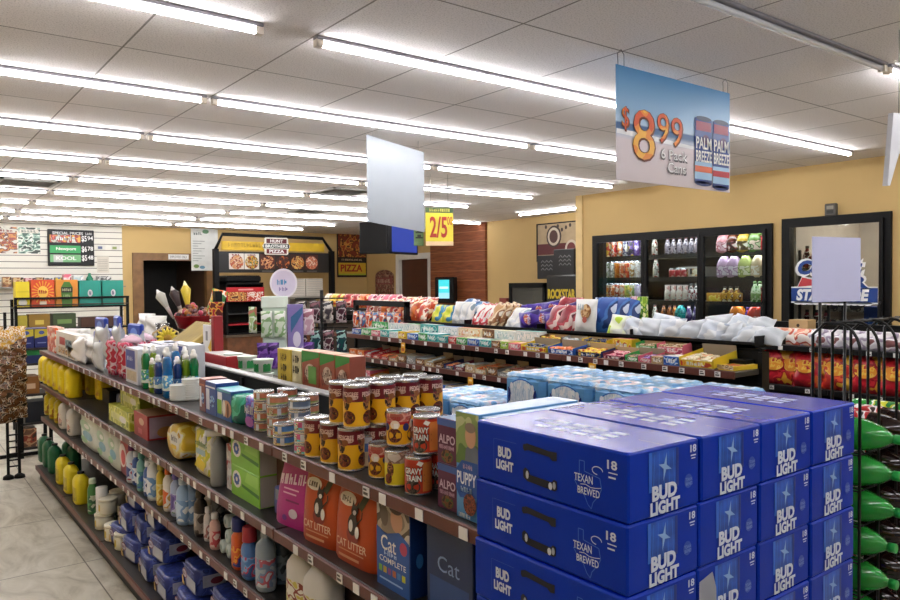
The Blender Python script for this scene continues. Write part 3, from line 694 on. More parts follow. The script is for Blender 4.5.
# ------------------------------------------------------------------ water packs
FILM = PR(['6fa8dc', '94c4ea', 'b8d6ee', 'dce8f2', 'e8dce4', '84b6e2'], 7, .14, (1, 1, 1), 3, bump=.2); FILMB = K('6eaee4', .15, var=.2, scale=14, bump=.2)
WINDW = PR(['cfe0ee', 'e4eef6', 'b8d2e6', 'f4f8fa'], 30, .12, (1, 3, .6), 1); NAVY = K('14246e', .2)
def water():
    W_, D_, H_ = .225, .375, .20
    m = MB(); m.box(0, 0, 0, D_, W_, H_ - .012, FILMB, .022)
    caps = MB()
    for i in range(6):
        for j in range(4):
            cx, cy = .033 + i * .062, .03 + j * .055
            m.lathe([(.030, H_ - .03), (.026, H_ - .014), (.013, H_ - .008), (.003, H_ - .006)], FILM, 10, cx=cx, cy=cy)
    m.box(.004, .004, H_ - .03, D_ - .004, W_ - .004, H_ - .010, FILM, .01)
    w = MB(); g = leftf(w, -.0005, .0008); cc = -W_ / 2
    arch = [(cc - .082, .012)] + [(cc + .082 * math.cos(PI - a * PI / 10) * (1 if 1 else 1), .10 + .068 * math.sin(a * PI / 10)) for a in range(11)] + [(cc + .082, .012)]
    arch2 = [(cc + (a - cc) * 1.07, .10 + (b - .1) * 1.06) for a, b in arch]
    g.poly(arch2, K('2f6ac0', .2), 1); g.poly(arch, WINDW, 2)
    for sx in (-1, 1): g.poly([(cc + sx * .080, .135), (cc + sx * .082, .07), (cc + sx * .068, .08), (cc + sx * .064, .11), (cc + sx * .070, .130)], NAVY, 3)
    for k in range(4):
        u = cc - .06 + k * .04; g.line([(u - .017, .015), (u - .017, .12), (u - .005, .15)], .002, K('8fb0cc', .2), 3); g.line([(u - .012, .06), (u + .012, .06)], .002, K('a8c4dc', .2), 3); g.line([(u - .012, .085), (u + .012, .085)], .002, K('a8c4dc', .2), 3); g.ell(u, .142, .009, .012, K('f0f4f8', .2), 3)
    return [('wrapped_bottles', m), ('end_window', w)]
WP = tmpl('water', water)
m = MB(); m.box(0, 0, 0, .385, .97, 1.12, K('202022', .6), .01); one('display_platform', m, 'dark platform under the bottled water packs', 'platform', (2.0, 1.335, 0))
for i in range(4):
    put('water_pack', WP, 'shrink wrapped bottled water pack behind beer cases, %s from left' % ORD[i], 'water pack', (2.0, 2.045 - i * .236, 1.12), 0, 'bottled water packs', None)
m = MB(); m.box(0, 0, 0, .385, .50, .985, K('202022', .6), .01); one('display_platform', m, 'dark low platform behind the dog food cans', 'platform', (1.93, 2.325, 0))
for i in range(2):
    put('water_pack', WP, 'lower shrink wrapped water pack behind the dog food cans, %s one' % ('left', 'right')[i], 'water pack', (1.935, 2.59 - i * .242, .985), 0, 'bottled water packs', None)
# ------------------------------------------------------------------ wire bottle rack at the right
RB = K('0c0c0d', .4, .3)
KX, KY = 2.44, 1.07
rk = thing('wire_rack', 'black wire bottle rack with rounded top loops at right edge', 'rack', (KX, KY, 0))
RW, RD, ZT = .54, .15, 1.535
for i in range(5):
    x = .135 * i
    arc = [(x, 0, 0), (x, 0, ZT - .09)] + [(x, .07 - .07 * math.cos(a * PI / 12), ZT - .09 + .09 * math.sin(a * PI / 12)) for a in range(1, 7)] + [(x, RD - .04, ZT), (x, RD, ZT - .04), (x, RD, 0)]
    part('loop_post', MB().tube(arc, .005, RB, 8), rk)
TIER = [1.1175 - .115 * k for k in range(9)]
for z in TIER:
    m = MB()
    for x in (.0, .03, .105, .135, .165, .24, .27, .30, .375, .405, .435, .51, .54): m.tube([(x, 0, z), (x, RD, z)], .0025, RB, 5)
    for y in (.004, RD * .5, RD): m.tube([(-.004, y, z), (RW + .004, y, z)], .003, RB, 5)
    part('wire_shelf', m, rk)
part('top_wire', MB().tube([(0, .08, ZT), (RW, .08, ZT)], .004, RB, 6), rk); part('top_wire', MB().tube([(0, RD - .05, ZT), (RW, RD - .05, ZT)], .004, RB, 6), rk)
sh = thing('sign_holder', 'black two legged sign holder with blank pale card above wire rack', 'sign', (2.410, 1.207, 0), math.atan2(-.19, .98))
for u in (.045, .17): part('rod', MB().tube([(u, .006, 0), (u, .006, EYE + .05)], .005, RB, 8), sh)
part('foot', MB().tube([(.0, .006, .006), (.215, .006, .006)], .006, RB, 6), sh)
part('card', MB().box(0, 0, EYE - .078, .243, .003, EYE + .138, K('c4c7e8', .35, var=.02), .0008), sh)
# two litre bottles lying in the rack, necks towards the aisle
def soda(body, lab, cap, clear):
    def fn():
        B = MB(); prof = [(.028, 0), (.050, .006), (.0535, .02), (.0535, .19), (.050, .215), (.034, .262), (.018, .288), (.0135, .292), (.0135, .306)]
        B.lathe(prof, body, 20)
        L = MB(); L.lathe([(.0542, .08), (.0546, .085), (.0546, .165), (.0542, .17)], lab, 20, cap=False)
        C = MB(); C.lathe([(.0155, .300), (.0155, .320), (.014, .322)], cap, 14)
        return [('bottle_body', B), ('label', L), ('cap', C)]
    return fn
GRN = K('3cc04e', .08, trans=.5, spec=.6); 
SG = tmpl('soda_green', soda(GRN, PR(['1f9a4a', 'f2f4ee', 'd8d83a', '128038'], 22, .3), K('2aa84a', .35), 1))
SD = tmpl('soda_dark', soda(K('1c0d0a', .08), PR(['a81c22', 'c8282c', 'e8e4e0', '2a1412'], 22, .3), K('a82226', .35), 0))
rr = random.Random(4)
for col, (tp, nm) in enumerate(((SG, 'green'), (SD, 'dark'), (SD, 'dark'), (SG, 'green'))):
    for k in range(6):
        z = TIER[k] + .003 + .0535
        put('soda_bottle', tp, '%s two litre soda bottle in wire rack, %s column, %s from top' % (nm, ORD[col], ORD[k]), 'soda bottle',
            (KX + .0675 + .135 * col, KY + .23 + rr.uniform(-.012, .012), z), (PI / 2, rr.uniform(0, 6), 0), 'soda bottles lying in the wire rack')
# ================================================================== goods on the aisle side of the long gondola
def GY(px, dx=.06): return yat(px, GXF + dx, 440)
WH = K('eceae4', .4); RED = K('b3202a', .4); MAR = K('6d1420', .3); YLW = K('e5ac1c', .3, var=.04); LEMON = K('e3d22c', .35); SILV = K('c4c4c4', .25, .85); NAVYP = K('1c2d6e', .4)
DOGB = PR(['4a2a18', '7a4826', 'a87444', '2e1a10'], 60, .4); KIB = PR(['4a1c12', '6e2c1a', '8a4026', '38120c'], 90, .4)
def canparts(r, h, lab):
    B = MB(); B.lathe([(r * .93, 0), (r, .002), (r, .006), (r * .975, .008), (r * .975, h - .008), (r, h - .006), (r, h - .002), (r * .965, h), (r * .95, h - .004)], SILV, 20)
    Lb = MB(); lab(Lb, r * .985, h)
    return [('can_body', B), ('label', Lb)]
def band(L, r, z0, z1, m): L.lathe([(r, z0), (r, z1)], m, 20, cap=False)
def lab_big(L, r, h):
    band(L, r, .009, h * .62, YLW); band(L, r, h * .62, h - .009, MAR)
    f = cyl(L, r)
    for a in (-1.6, 0, 1.6):
        u = a * r * 1.0
        f.ell(u - .008, .077, .012, .022, DOGB, 1); f.ell(u - .014, .097, .008, .010, DOGB, 1); f.ell(u + .004, .088, .010, .010, K('8a4f2a', .4), 2); f.ell(u, .035, .021, .020, KIB, 2); f.rect(u - .02, h * .62, u + .02, h * .66, K('8a2430', .3), 1, 4)
        f.text('PEDIGREE', u + .004, h * .79, .052, .014, K('e8c8b8', .4), 2, .02); f.ell(u + .012, h * .72, .018, .007, K('c8a898', .4), 1)
def lab_small(L, r, h):
    band(L, r, .007, h * .62, YLW); band(L, r, h * .62, h * .7, RED); band(L, r, h * .7, h - .007, PR(['c87868', 'd8a090', 'a85a4c'], 40, .3))
    f = cyl(L, r)
    for a in (-1.7, 0, 1.7):
        u = a * r; f.ell(u + .004, .032, .022, .020, KIB, 1); f.ell(u + .006, .062, .014, .012, K('e8d8c4', .4), 1); f.ell(u - .021, .055, .010, .011, NAVYP, 2); f.rect(u + .004, .052, u + .016, .066, WH, 3, 3); f.text('PEDIGREE', u, h * .79, .045, .010, K('b03030', .4), 2, .02)
def lab_small2(L, r, h):
    band(L, r, .007, h * .66, LEMON); band(L, r, h * .66, h - .007, PR(['b8a898', '8a7060', 'c8c0b4'], 40, .3)); f = cyl(L, r)
    for a in (-1.7, 0, 1.7): u = a * r; f.ell(u, .05, .011, .022, DOGB, 1); f.ell(u - .006, .024, .012, .014, KIB, 2)
def lab_gravy(L, r, h):
    band(L, r, .007, h - .007, K('b8341c', .3, var=.1)); f = cyl(L, r); OR2 = K('c87838', .35, var=.15)
    for a in (0, PI):
        u = a * r
        f.rect(u + .024, .012, u + .07, h - .014, OR2, 1, 6); f.ell(u - .004, .024, .022, .018, PR(['3a3430', '5a5048', '28221e'], 90), 1)
        for t, v, w in (('GRAVY', .066, .048), ('TRAIN', .047, .044)): f.text(t, u - .002, v, w + .004, .020, K('1a1210', .4), 2, .05); f.text(t, u - .002, v, w, .016, WH, 3, .03)
        f.poly([(u + .008, .084), (u + .020, .078), (u + .026, .088), (u + .014, .093)], WH, 4); f.line([(u + .028, .04), (u + .062, .04)], .004, K('8a4a20', .4), 2); f.line([(u + .028, .055), (u + .062, .055)], .004, K('8a4a20', .4), 2)
def lab_pale(L, r, h): band(L, r, .007, h * .5, K('c8b898', .35, var=.2, scale=40)); band(L, r, h * .5, h * .75, K('4868a8', .35, var=.2)); band(L, r, h * .75, h - .007, K('b8bcc4', .35)); cyl(L, r).ell(0, .035, .02, .022, DOGB, 2)
BIG = tmpl('bigcan', lambda: canparts(.0405, .130, lab_big)); PED = tmpl('pedcan', lambda: canparts(.0355, .100, lab_small)); YEC = tmpl('yellowcan', lambda: canparts(.0355, .100, lab_small2)); GRV = tmpl('gravycan', lambda: canparts(.0370, .102, lab_gravy)); PAL = tmpl('palecan', lambda: canparts(.0355, .100, lab_pale))
rc = random.Random(8)
ys_big = [GY(317, .05), GY(333, .05), GY(351, .05)]
ys_big[0] = max(ys_big[0], ys_big[1] + .088); ys_big[2] = min(ys_big[2], ys_big[1] - .088)
rown = ['front', 'second', 'third', 'back']
for j, y in enumerate(ys_big):
    for i in range(3):
        put('dog_food_can', BIG, 'large yellow and maroon dog food can, lower layer, %s row, %s from left' % (rown[i], ORD[j]), 'can', (GXF + .05 + i * .09, y, S1), FACE_AISLE + rc.uniform(.05, .5), 'large dog food cans on the top shelf')
TZ = S1 + .1305
m = MB()
for j, y in enumerate((ys_big[2] + .06, ys_big[2] - .027)):
    for i in range(4):
        put('dog_food_can', BIG, 'large yellow and maroon dog food can, upper layer, %s row, %s from left' % (rown[i], ORD[j]), 'can', (GXF + .055 + i * .09, y, TZ), FACE_AISLE + rc.uniform(.05, .5), 'large dog food cans on the top shelf')
smallrow = [(366.5, PAL, 'pale blue topped dog food can in the front row'), (380.5, PED, 'small yellow dog food can with red band in the front row'), (397, YEC, 'lemon yellow dog food can with grey top in the front row'), (418, GRV, 'red gravy dog food can in the front row, lower layer')]
for k, (px, tp, lb) in enumerate(smallrow):
    put('dog_food_can', tp, lb, 'can', (GXF + (.11, .075, .066, .066)[k], GY(px, (.11, .075, .066, .066)[k]), S1), FACE_AISLE + (.3, .35, .4, .62)[k])
y3 = GY(418, .066)
for k, (x, y, tp, lb) in enumerate(((.155, GY(380.5), PED, 'small yellow dog food can in second row behind lemon yellow one'), (.15, GY(397, .066) - .005, PED, 'small yellow dog food can in second row beside red gravy cans'), (.145, y3 + .0, GRV, 'red gravy dog food can in second row, lower layer'), (.225, y3 + .01, GRV, 'red gravy dog food can in third row, lower layer'), (.235, y3 + .10, PED, 'small yellow dog food can in third row, lower layer'))):
    put('dog_food_can', tp, lb, 'can', (GXF + x, y, S1), FACE_AISLE + .5)
Z2 = S1 + .1025
put('dog_food_can', PED, 'small yellow dog food can with blue rosette standing on lower cans', 'can', (GXF + .092, GY(397, .066) + .03, Z2), FACE_AISLE + .5)
put('dog_food_can', PED, 'small yellow dog food can half hidden behind upper gravy can', 'can', (GXF + .168, GY(397, .066) - .005, Z2), FACE_AISLE + .5)
put('dog_food_can', GRV, 'red gravy dog food can standing on lower gravy cans', 'can', (GXF + .098, y3 + .005, Z2), FACE_AISLE + .5)
put('dog_food_can', GRV, 'red gravy dog food can on far stack behind puppy food box', 'can', (GXF + .18, y3 - .06, Z2), FACE_AISLE)
put('dog_food_can', GRV, 'red gravy dog food can under far stack behind puppy food box', 'can', (GXF + .18, y3 - .06, S1), FACE_AISLE)
# -- boxed pet food by the beer
def P(c, *a): return K(c, *a)
def boxmb(w, d, h, m, top=None, dec=None, side=None, b=.002):
    B = MB(); B.box(-w / 2, 0, 0, w / 2, d, h, m, b, top=top)
    if dec: dec(front(B, 0))
    if side: side(Face(B, lambda u, v, e: (w / 2 + e, u, v), .0007))
    return B
ypl = GY(457.5, .03); ypr = ypl - .088
def d_puppy(f):
    w = ypl - ypr
    f.rect(-w * .48, .13, w * .48, .252, PR(['5a7a3c', '8aa05c', 'b8c08c'], 10)); f.poly([(-.012, .11), (w * .48, .11), (w * .48, .17), (.02, .185), (-.004, .17)], K('6a7480', .5, var=.2), 2)
    f.ell(.014, .20, .020, .028, K('c89a78', .5), 3); f.ell(.014, .22, .020, .012, K('8a7a6c', .5), 4)
    f.poly([(-w * .47, .07), (-w * .47, .115), (-w * .2, .14), (w * .47, .14), (w * .47, .06), (-w * .3, .05)], K('1c4f9c', .4), 4)
    f.text('PUPPY', 0, .098, w * .82, .030, K('e6ecf2', .4), 5, .02); f.scr('PURINA', .005, .127, w * .4, .012, K('c8b0c8', .4), 5); f.scr('CHOW', 0, .072, w * .5, .012, K('b8d0ea', .4), 5)
    f.ell(.012, .040, .024, .026, KIB, 6); f.scr('COMPLETE', -.008, .010, w * .5, .010, WH, 5)
one('puppy_food_box', boxmb(.082, .33, .250, K('4a86ba', .35), K('a9c6e8', .25, var=.12)), 'plain light blue puppy food box end hidden behind beer stack', 'pet food box', (GXF + .03, ypr - .043, S1), FACE_AISLE)
one('puppy_food_box', boxmb(ypl - ypr, .33, .254, K('4f8fc4', .35), K('a9c6e8', .25, var=.12), d_puppy), 'light blue puppy food box with man and dog picture beside the beer', 'pet food box', (GXF + .025, (ypl + ypr) / 2, S1), FACE_AISLE)
for k in range(2):
    one('dog_food_carton', boxmb(.082, .16, .112, K('54163e', .35, var=.15), K('3c6a9c', .4), lambda f: (f.text('ALPO', .0, .062, .066, .022, K('d0b8c8', .4), 2, .02), f.scr('variety snaps', .0, .042, .06, .010, K('c8a0b8', .4), 2), f.ell(.0, .020, .024, .016, PR(['3a5a2a', '7a4a26', '2a1a12'], 60), 1), f.rect(-.04, .094, .04, .111, K('3a5a9c', .4), 1))), '%s purple dog food carton of two beside the puppy food box' % ('lower', 'upper')[k], 'pet food box', (GXF + .035, ypl + .048, S1 + k * .1125), FACE_AISLE)
# -- small cat food tins in stacks
def lab_tin(c1, c2):
    def fn(L, r, h): band(L, r, .004, h * .35, K(c2, .35, var=.2, scale=60)); band(L, r, h * .35, h - .004, K(c1, .35, var=.15, scale=50)); f = cyl(L, r); f.rect(-.012, .008, .006, h - .010, PR([c2, 'd8c8b0', '8a5a3c'], 80), 1, 3); f.rect(.02, .008, .034, h - .008, K('c8ccd0', .4), 1, 3)
    return fn
TINS = [tmpl('tin%d' % i, (lambda c: lambda: canparts(.0385, .0385, lab_tin(*c)))(c)) for i, c in enumerate((('b0684c', '6f8a4a'), ('b8785c', '8a9a58'), ('5c7088', 'a8b4bc'), ('b84a78', '5ab8c0'), ('3c70a8', 'c8b868')))]
TN = ['orange', 'salmon orange', 'grey blue', 'pink', 'bright blue']
stacks = [(264.5, .085, 4, 0), (278, .078, 4, 1), (288, .18, 4, 0), (284.5, .038, 2, 4), (300, .10, 4, 2), (309, .18, 4, 1), (306, .038, 3, 3)]
for s_, (px, dx, n, ty) in enumerate(stacks):
    for k in range(n):
        put('cat_food_tin', TINS[ty], '%s cat food tin, %s stack from the left, %s from the bottom' % (TN[ty], ORD[s_], ORD[k]), 'tin', (GXF + dx, GY(px, dx), S1 + k * .0388), FACE_AISLE + rc.uniform(-.6, .6), 'stacked cat food tins')
# -- packs and boxes, left part of the top shelf
def soft(w, d, h, m, dec=None):
    B = MB(); B.lathe([(.82, 0), (.97, .06 * h), (1, .3 * h), (1, .7 * h), (.97, .94 * h), (.80, h)], m, 24, sx=w / 2, sy=d / 2, p=5); 
    T = Matrix.Translation((0, d / 2, 0)); B.v = [tuple(T @ Vector(p)) for p in B.v]
    if dec: dec(Face(B, lambda u, v, e: (u, -e - .001, v), .0007))
    return B
def span(pl, pr, dx): a, b = GY(pl, dx), GY(pr, dx); return (a + b) / 2, a - b
def putbox(name, pl, pr, dx, d, h, z, m, lb, cat, top=None, dec=None, kind='box', rz=0., tw=1.):
    y, w = span(pl, pr, dx); d = min(d, .352 - dx)
    B = boxmb(w * .97, d, h, m, top, (lambda f: dec(f, w)) if dec else None) if kind == 'box' else soft(w * .97, d, h, m, (lambda f: dec(f, w)) if dec else None)
    return one(name, B, lb, cat, (GXF + dx, y, z), FACE_AISLE + rz)
putbox('wipes_pack', 243, 257, .05, .12, .125, S1, PR(['2a2c90', '4a48b8', '6a2c88', '8aa0d8'], 26, .25), 'violet blue wrapped pack left of the cat food tins', 'pack', dec=lambda f, w: (f.scr('softy', 0, .075, w * .6, .03, WH, 2, .02), f.ell(.0, .03, w * .3, .02, K('8a3c8c', .4), 1)), kind='soft')
putbox('wipes_pack', 213, 242, .045, .13, .115, S1, PR(['2a9a78', '48b898', '1c6a5c'], 12, .25), 'teal wrapped pack with small picture left of violet pack', 'pack', dec=lambda f, w: (f.ell(.01, .05, .05, .035, K('c89a7c', .45), 2), f.ell(-.02, .05, .018, .035, K('e8e4dc', .4), 3), f.ell(.022, .045, .014, .03, K('5a2c1c', .4), 3), f.rect(-.10, .02, -.05, .08, K('7ab84a', .4), 1)), kind='soft')
for k, (a, b, c, c2, lb) in enumerate(((200, 206, '7a3a3c', 'b86a4a', 'dark red slim box at left end of blue box row'), (206, 217, '244a98', 'e2e6ee', 'blue box with white top in blue box row'), (217, 232, '2c5c9c', '5ab0b8', 'blue and turquoise box right end of blue box row'))):
    putbox('tissue_box', a, b, .045 + .0 * k, .10, (.145, .14, .125)[k], S1, K(c, .35, var=.15), lb, 'box', top=K(c2, .4), dec=lambda f, w, c2=c2: (f.rect(-w * .4, .02, -w * .1, .11, K('d8dce8', .4, var=.2), 1), f.ell(w * .15, .06, w * .22, .025, PR(['5a8ad0', 'a8d0e8', '2a3c80'], 50), 2), f.rect(-w * .45, .115, w * .4, .122, K(c2, .4), 1)))
# white foam bowl stacks
def bowls(): 
    B = MB(); pr = []
    for i in range(9): pr += [(.052 + .0, .010 * i), (.060, .010 * i + .007), (.060, .010 * i + .0095)]
    B.lathe(pr, K('d8dcd8', .45, var=.04), 22); return [('bowl_stack', B)]
BW = tmpl('bowls', bowls)
for k, (px, dx, sc) in enumerate(((181, .07, 1.), (193, .12, 1.35))):
    put('bowl_stack', BW, '%s white foam bowl stack beside the dish soap' % ('shorter front', 'taller rear')[k], 'bowls', (GXF + dx, GY(px, dx), S1), 0, None, (.82, .82, sc * .85))
# dish soap bottles
def soap(col, capc, w, h):
    def fn():
        B = MB(); B.lathe([(.75, 0), (1, .01 * 1), (1, h * .35), (.86, h * .5), (1, h * .68), (.8, h * .78), (.4, h * .83)], col, 18, sx=w, sy=w * .62, p=2.6)
        L = MB(); L.lathe([(.96, h * .14), (1.03, h * .16), (1.03, h * .36), (.93, h * .45)], PR(['d8e4d8', capc, '4a8ab8'], 40, .3), 18, sx=w, sy=w * .62, p=2.6, cap=False)
        C = MB(); C.lathe([(.016, h * .82), (.017, h * .9), (.012, h * .91), (.011, h * .97), (.007, h)], WH, 12)
        return [('bottle_body', B), ('label', L), ('cap', C)]
    return fn
SO = {'deep green': tmpl('sg', soap(K('0f7a40', .1, trans=.3), '1c9a58', .034, .235)), 'blue': tmpl('sb', soap(K('1672b8', .08, trans=.3), '4aa0d8', .036, .25)), 'yellow green': tmpl('sy', soap(K('7a9a1c', .1, trans=.3), 'a8b83c', .033, .225)), 'navy': tmpl('sn', soap(K('173a78', .1, trans=.2), '3c6ab0', .033, .20))}
sl = [(147, .05, 'deep green'), (155, .12, 'yellow green'), (159.5, .05, 'navy'), (168.5, .045, 'blue'), (178.5, .10, 'navy'), (177, .17, 'blue'), (187, .14, 'yellow green'), (195, .16, 'deep green'), (153.5, .04, 'yellow green'), (186, .22, 'yellow green'), (166, .20, 'navy')]
for k, (px, dx, c) in enumerate(sl):
    put('dish_soap_bottle', SO[c], {0: 'deep green dish soap bottle, leftmost in the front', 1: 'yellow green dish soap bottle behind the leftmost green one', 2: 'navy dish soap bottle in front, beside blue one', 3: 'tall bright blue dish soap bottle in the front', 4: 'navy dish soap bottle behind the white foam bowls', 5: 'bright blue dish soap bottle in the back row', 6: 'yellow green dish soap bottle above the foam bowls', 7: 'deep green dish soap bottle, rightmost of the soaps', 8: 'short yellow green soap bottle low in front', 9: 'yellow green dish soap bottle furthest back', 10: 'navy dish soap bottle furthest back'}[k], 'soap bottle', (GXF + dx, GY(px, dx), S1), FACE_AISLE, None, .8 if k == 8 else None)
# storage bag boxes, cup packs, plastic cutlery bags
def cupcol(w, h, m, mm2):
    def fn():
        B = MB()
        for i in range(2):
            for j in range(2):
                B.lathe([(.026, 0)] + [(.026 + .010 * (k % 2) + .003, h * (k + 1) / 9) for k in range(8)] + [(.03, h), (.012, h + .006)], m, 12, cx=(i - .5) * .066, cy=(j - .5) * .066 + .06)
        B.lathe([(.07, h), (.055, h + .02), (.02, h + .035), (.004, h + .04)], mm2, 12, cy=.06, sy=.9); return [('wrapped_cups', B)]
    return fn
RC = tmpl('redcups', cupcol(.13, .19, PR(['b02c44', 'd87a94', 'b83a54', 'c8a8b4', 'a82a40'], 22, .2, (1, 1, .12)), K('dcb8c8', .15)))
for k, (px, dx) in enumerate(((111, .05), (122, .06), (134, .17))): put('cup_pack', RC, 'shrink wrapped red cup pack, %s' % ('left one in the front', 'right one in the front', 'rear one behind blue boxes')[k], 'cup pack', (GXF + dx, GY(px, dx), S1), FACE_AISLE, None, 1.12)
ys_, w_ = span(128, 135, .05)
for k, (a, b, dx, h) in enumerate(((127, 139, .05, .20), (139, 152, .12, .21), (152, 163, .20, .22), (163, 176, .24, .22), (176, 190, .26, .225))):
    putbox('storage_bag_box', a, b, dx, .12, h, S1, K('c8cad2', .35, var=.05), 'white and blue storage bag box behind dish soap, %s from left' % ORD[k], 'box', top=K('d8dae4', .35), dec=lambda f, w, h=h: (f.rect(-w * .44, h * .42, w * .3, h * .94, K('233f9a', .35, var=.1), 1), f.scr('bags', -.07 * w, h * .7, w * .5, h * .12, K('dfe6f4', .4), 2, .02), f.rect(-w * .4, h * .08, w * .4, h * .36, K('b8a88c', .4, var=.2, scale=40), 1)))
CLR = K('dfe6ec', .12, var=.1, scale=20, trans=.3); 
def cutl():
    B = MB(); B.pillow(.24, .22, .06, CLR, wr=.08, seed=2)
    H = MB(); H.box(-.095, -.014, .07, .095, .014, .26, K('2d48a8', .35, var=.15), .01); f = front(H, -.014); f.ell(-.0, .20, .05, .035, K('7a9ae0', .35), 1); f.line([(-.06, .15), (.06, .15)], .006, K('c8d4f0', .4), 1)
    return [('clear_bag', B), ('header', H)]
CT = tmpl('cutlery', cutl)
for k, (px, dx, dz) in enumerate(((104, .06, .09), (120, .10, .105), (138, .17, .06), (101, .05, 0.), (113, .17, 0.))):
    put('cutlery_bag', CT, 'clear plastic cutlery bag with blue header, %s' % ('leftmost on upper pile', 'tallest in the middle', 'rightmost above red cups', 'lower left one', 'rear one below')[k], 'bag', (GXF + dx, GY(px, dx), S1 + dz), FACE_AISLE + (.1, -.1, .15, 0, 0)[k])
def wbag(seed):
    return lambda: [('white_bag', MB().pillow(.20, .19, .10, K('dcdad6', .3, var=.08, scale=12), wr=.14, seed=seed))]
for k, (px, dx) in enumerate(((84, .06), (90, .16), (97, .13), (74, .2), (82, .26))):
    put('paper_plate_bag', tmpl('wbag%d' % k, wbag(k)), 'white crinkled plastic bag, %s on far end of top shelf' % ORD[k], 'bag', (GXF + dx, GY(px, dx), S1), FACE_AISLE + .2 * k, None)
putbox('picture_box', 58, 78, .05, .07, .19, S1, K('d8d4cc', .4), 'white box with small pictures at far end of shelf', 'box', dec=lambda f, w: (f.rect(-w * .3, .09, -w * .02, .15, K('a83440', .4), 1), f.rect(0, .06, w * .3, .14, PR(['4a6a8a', '8ab0b8', '2a3c5c'], 30), 1), f.rect(-w * .35, .02, w * .1, .07, PR(['c89a4a', '6a4a2a', 'e0dcd4'], 40), 2), f.rect(w * .12, .01, w * .45, .09, PR(['3a4a3c', 'b08a4c'], 40), 1)))
putbox('cereal_box', 49.5, 57.5, .05, .07, .21, S1, PR(['c8382a', 'e0642c', 'e8d8c8'], 18, .35), 'orange red box at far left end of top shelf', 'box')
# ================================================================== goods on the lower shelves of the long gondola
def jug(col, cap, h, w=.09, d=.055, lab=None, trans=0.):
    def fn():
        c = K(col, .35, var=.08) if not trans else K(col, .3, trans=trans)
        B = MB(); B.lathe([(.9, 0), (1, .012), (1, h * .68), (.95, h * .75), (.70, h * .85), (.36, h * .91), (.30, h * .93)], c, 20, sx=w, sy=d, p=3.8)
        H = MB(); H.tube([(-w * .8, 0, h * .66), (-w * .88, 0, h * .78), (-w * .62, 0, h * .87), (-w * .28, 0, h * .90)], .011, c, 8)
        C = MB(); C.lathe([(.021, h * .92), (.023, h * .93), (.023, h * .99), (.018, h)], K(cap, .4), 14)
        L = MB(); m = lab or PR([col, 'e8e4d8', col, '8a3a2a'], 24, .4)
        f = Face(L, lambda u, v, e: (u, -d * (1 - abs(u / w) ** 3.4) ** (1 / 3.4) - .0008, v)); f.rect(-w * .8, h * .12, w * .8, h * .54, m, 1, 12)
        return [('jug_body', B), ('handle', H), ('cap', C), ('label', L)]
    return fn
def bottle(col, lab, cap, h, r, neck=.4, p=2.2, sy=.7, capr=.5, caph=.16):
    def fn():
        B = MB(); hb = h * (1 - caph); B.lathe([(.88, 0), (1, .008), (1, hb * .76), (.9, hb * .86), (neck, hb * .97), (neck * .95, hb)], K(col, .28, var=.06), 18, sx=r, sy=r * sy, p=p)
        L = MB(); L.lathe([(1.015, hb * .1), (1.02, hb * .12), (1.02, hb * .6), (1.015, hb * .62)], lab, 18, sx=r, sy=r * sy, p=p, cap=False)
        C = MB(); C.lathe([(r * capr, hb - .002), (r * capr * 1.03, hb + .004), (r * capr * .96, h * .985), (r * capr * .8, h)], K(cap, .4), 14)
        return [('bottle_body', B), ('label', L), ('cap', C)]
    return fn
def gl(name, t, px, dx, z, lb, cat, rz=0., grp=None, sc=None): return put(name, t, lb, cat, (GXF + dx, GY(px, dx), z), FACE_AISLE + rz, grp, sc)
YJ = tmpl('yjug', jug('ead01a', '1c1c1c', .245, .085, .055, PR(['e4ca18', 'ecd840', 'dcc214', 'c8963a'], 9, .4)))
for k, px in enumerate((47.5, 51.5, 56, 61.5, 67.5, 74.5)): gl('antifreeze_jug', YJ, px, .07, S2, 'yellow antifreeze jug on second shelf, %s from left in the front row' % ORD[k], 'jug', 0, 'yellow jugs')
for k, px in enumerate((86, 95, 105)): gl('antifreeze_jug', YJ, px, .23, S2, 'yellow antifreeze jug set back on second shelf, %s from left' % ORD[k], 'jug', 0, 'yellow jugs')
putbox('storage_bag_box', 100, 110, .20, .14, .09, S2, K('2a2c38', .4), 'low dark box set back on second shelf', 'box')
putbox('sponge_pack', 115, 128, .20, .12, .10, S2, PR(['2c4a9a', '5a78c0', 'b8c4dc'], 20, .3), 'blue pack set back on second shelf', 'pack', kind='soft')
YG = PR(['b4b838', 'c8cc4c', 'e0e088', '8a9a28'], 16, .4)
def d_plain(c): return lambda f, w: (f.rect(-w * .35, .03, w * .35, .07, K(c, .4, var=.2), 1), f.ell(w * .2, .05, w * .15, .02, WH, 2))
putbox('garbage_bag_box', 109, 130, .05, .16, .105, S2, YG, 'lower yellow green box in front on second shelf', 'box', dec=d_plain('d8dc9a'))
putbox('garbage_bag_box', 121, 140, .10, .16, .10, S2 + .106, YG, 'upper yellow green box on top of the other one', 'box', dec=d_plain('d8dc9a'))
y, w_ = span(134, 148, .06)
B = boxmb(w_ * .95, .26, .135, K('a83034', .4, var=.1), K('c8a080', .5), lambda f: (f.rect(-.05, .02, .03, .05, K('c8606a', .4), 1), f.ell(.02, .09, .05, .02, K('d8b8a0', .4), 1)), lambda f: (f.rect(.01, .01, .25, .125, K('a894a8', .5, var=.15, scale=12), 1), f.ell(.1, .04, .05, .03, K('b8864a', .5), 2)))
one('snack_carton', B, 'red carton with lavender side on second shelf beside yellow pack', 'box', (GXF + .06, y, S2), FACE_AISLE)
YPK = PR(['d8b42a', 'e8d878', 'e4e4dc', 'c89a1c'], 10, .3, bump=.2)
y, w_ = span(161, 190, .05)
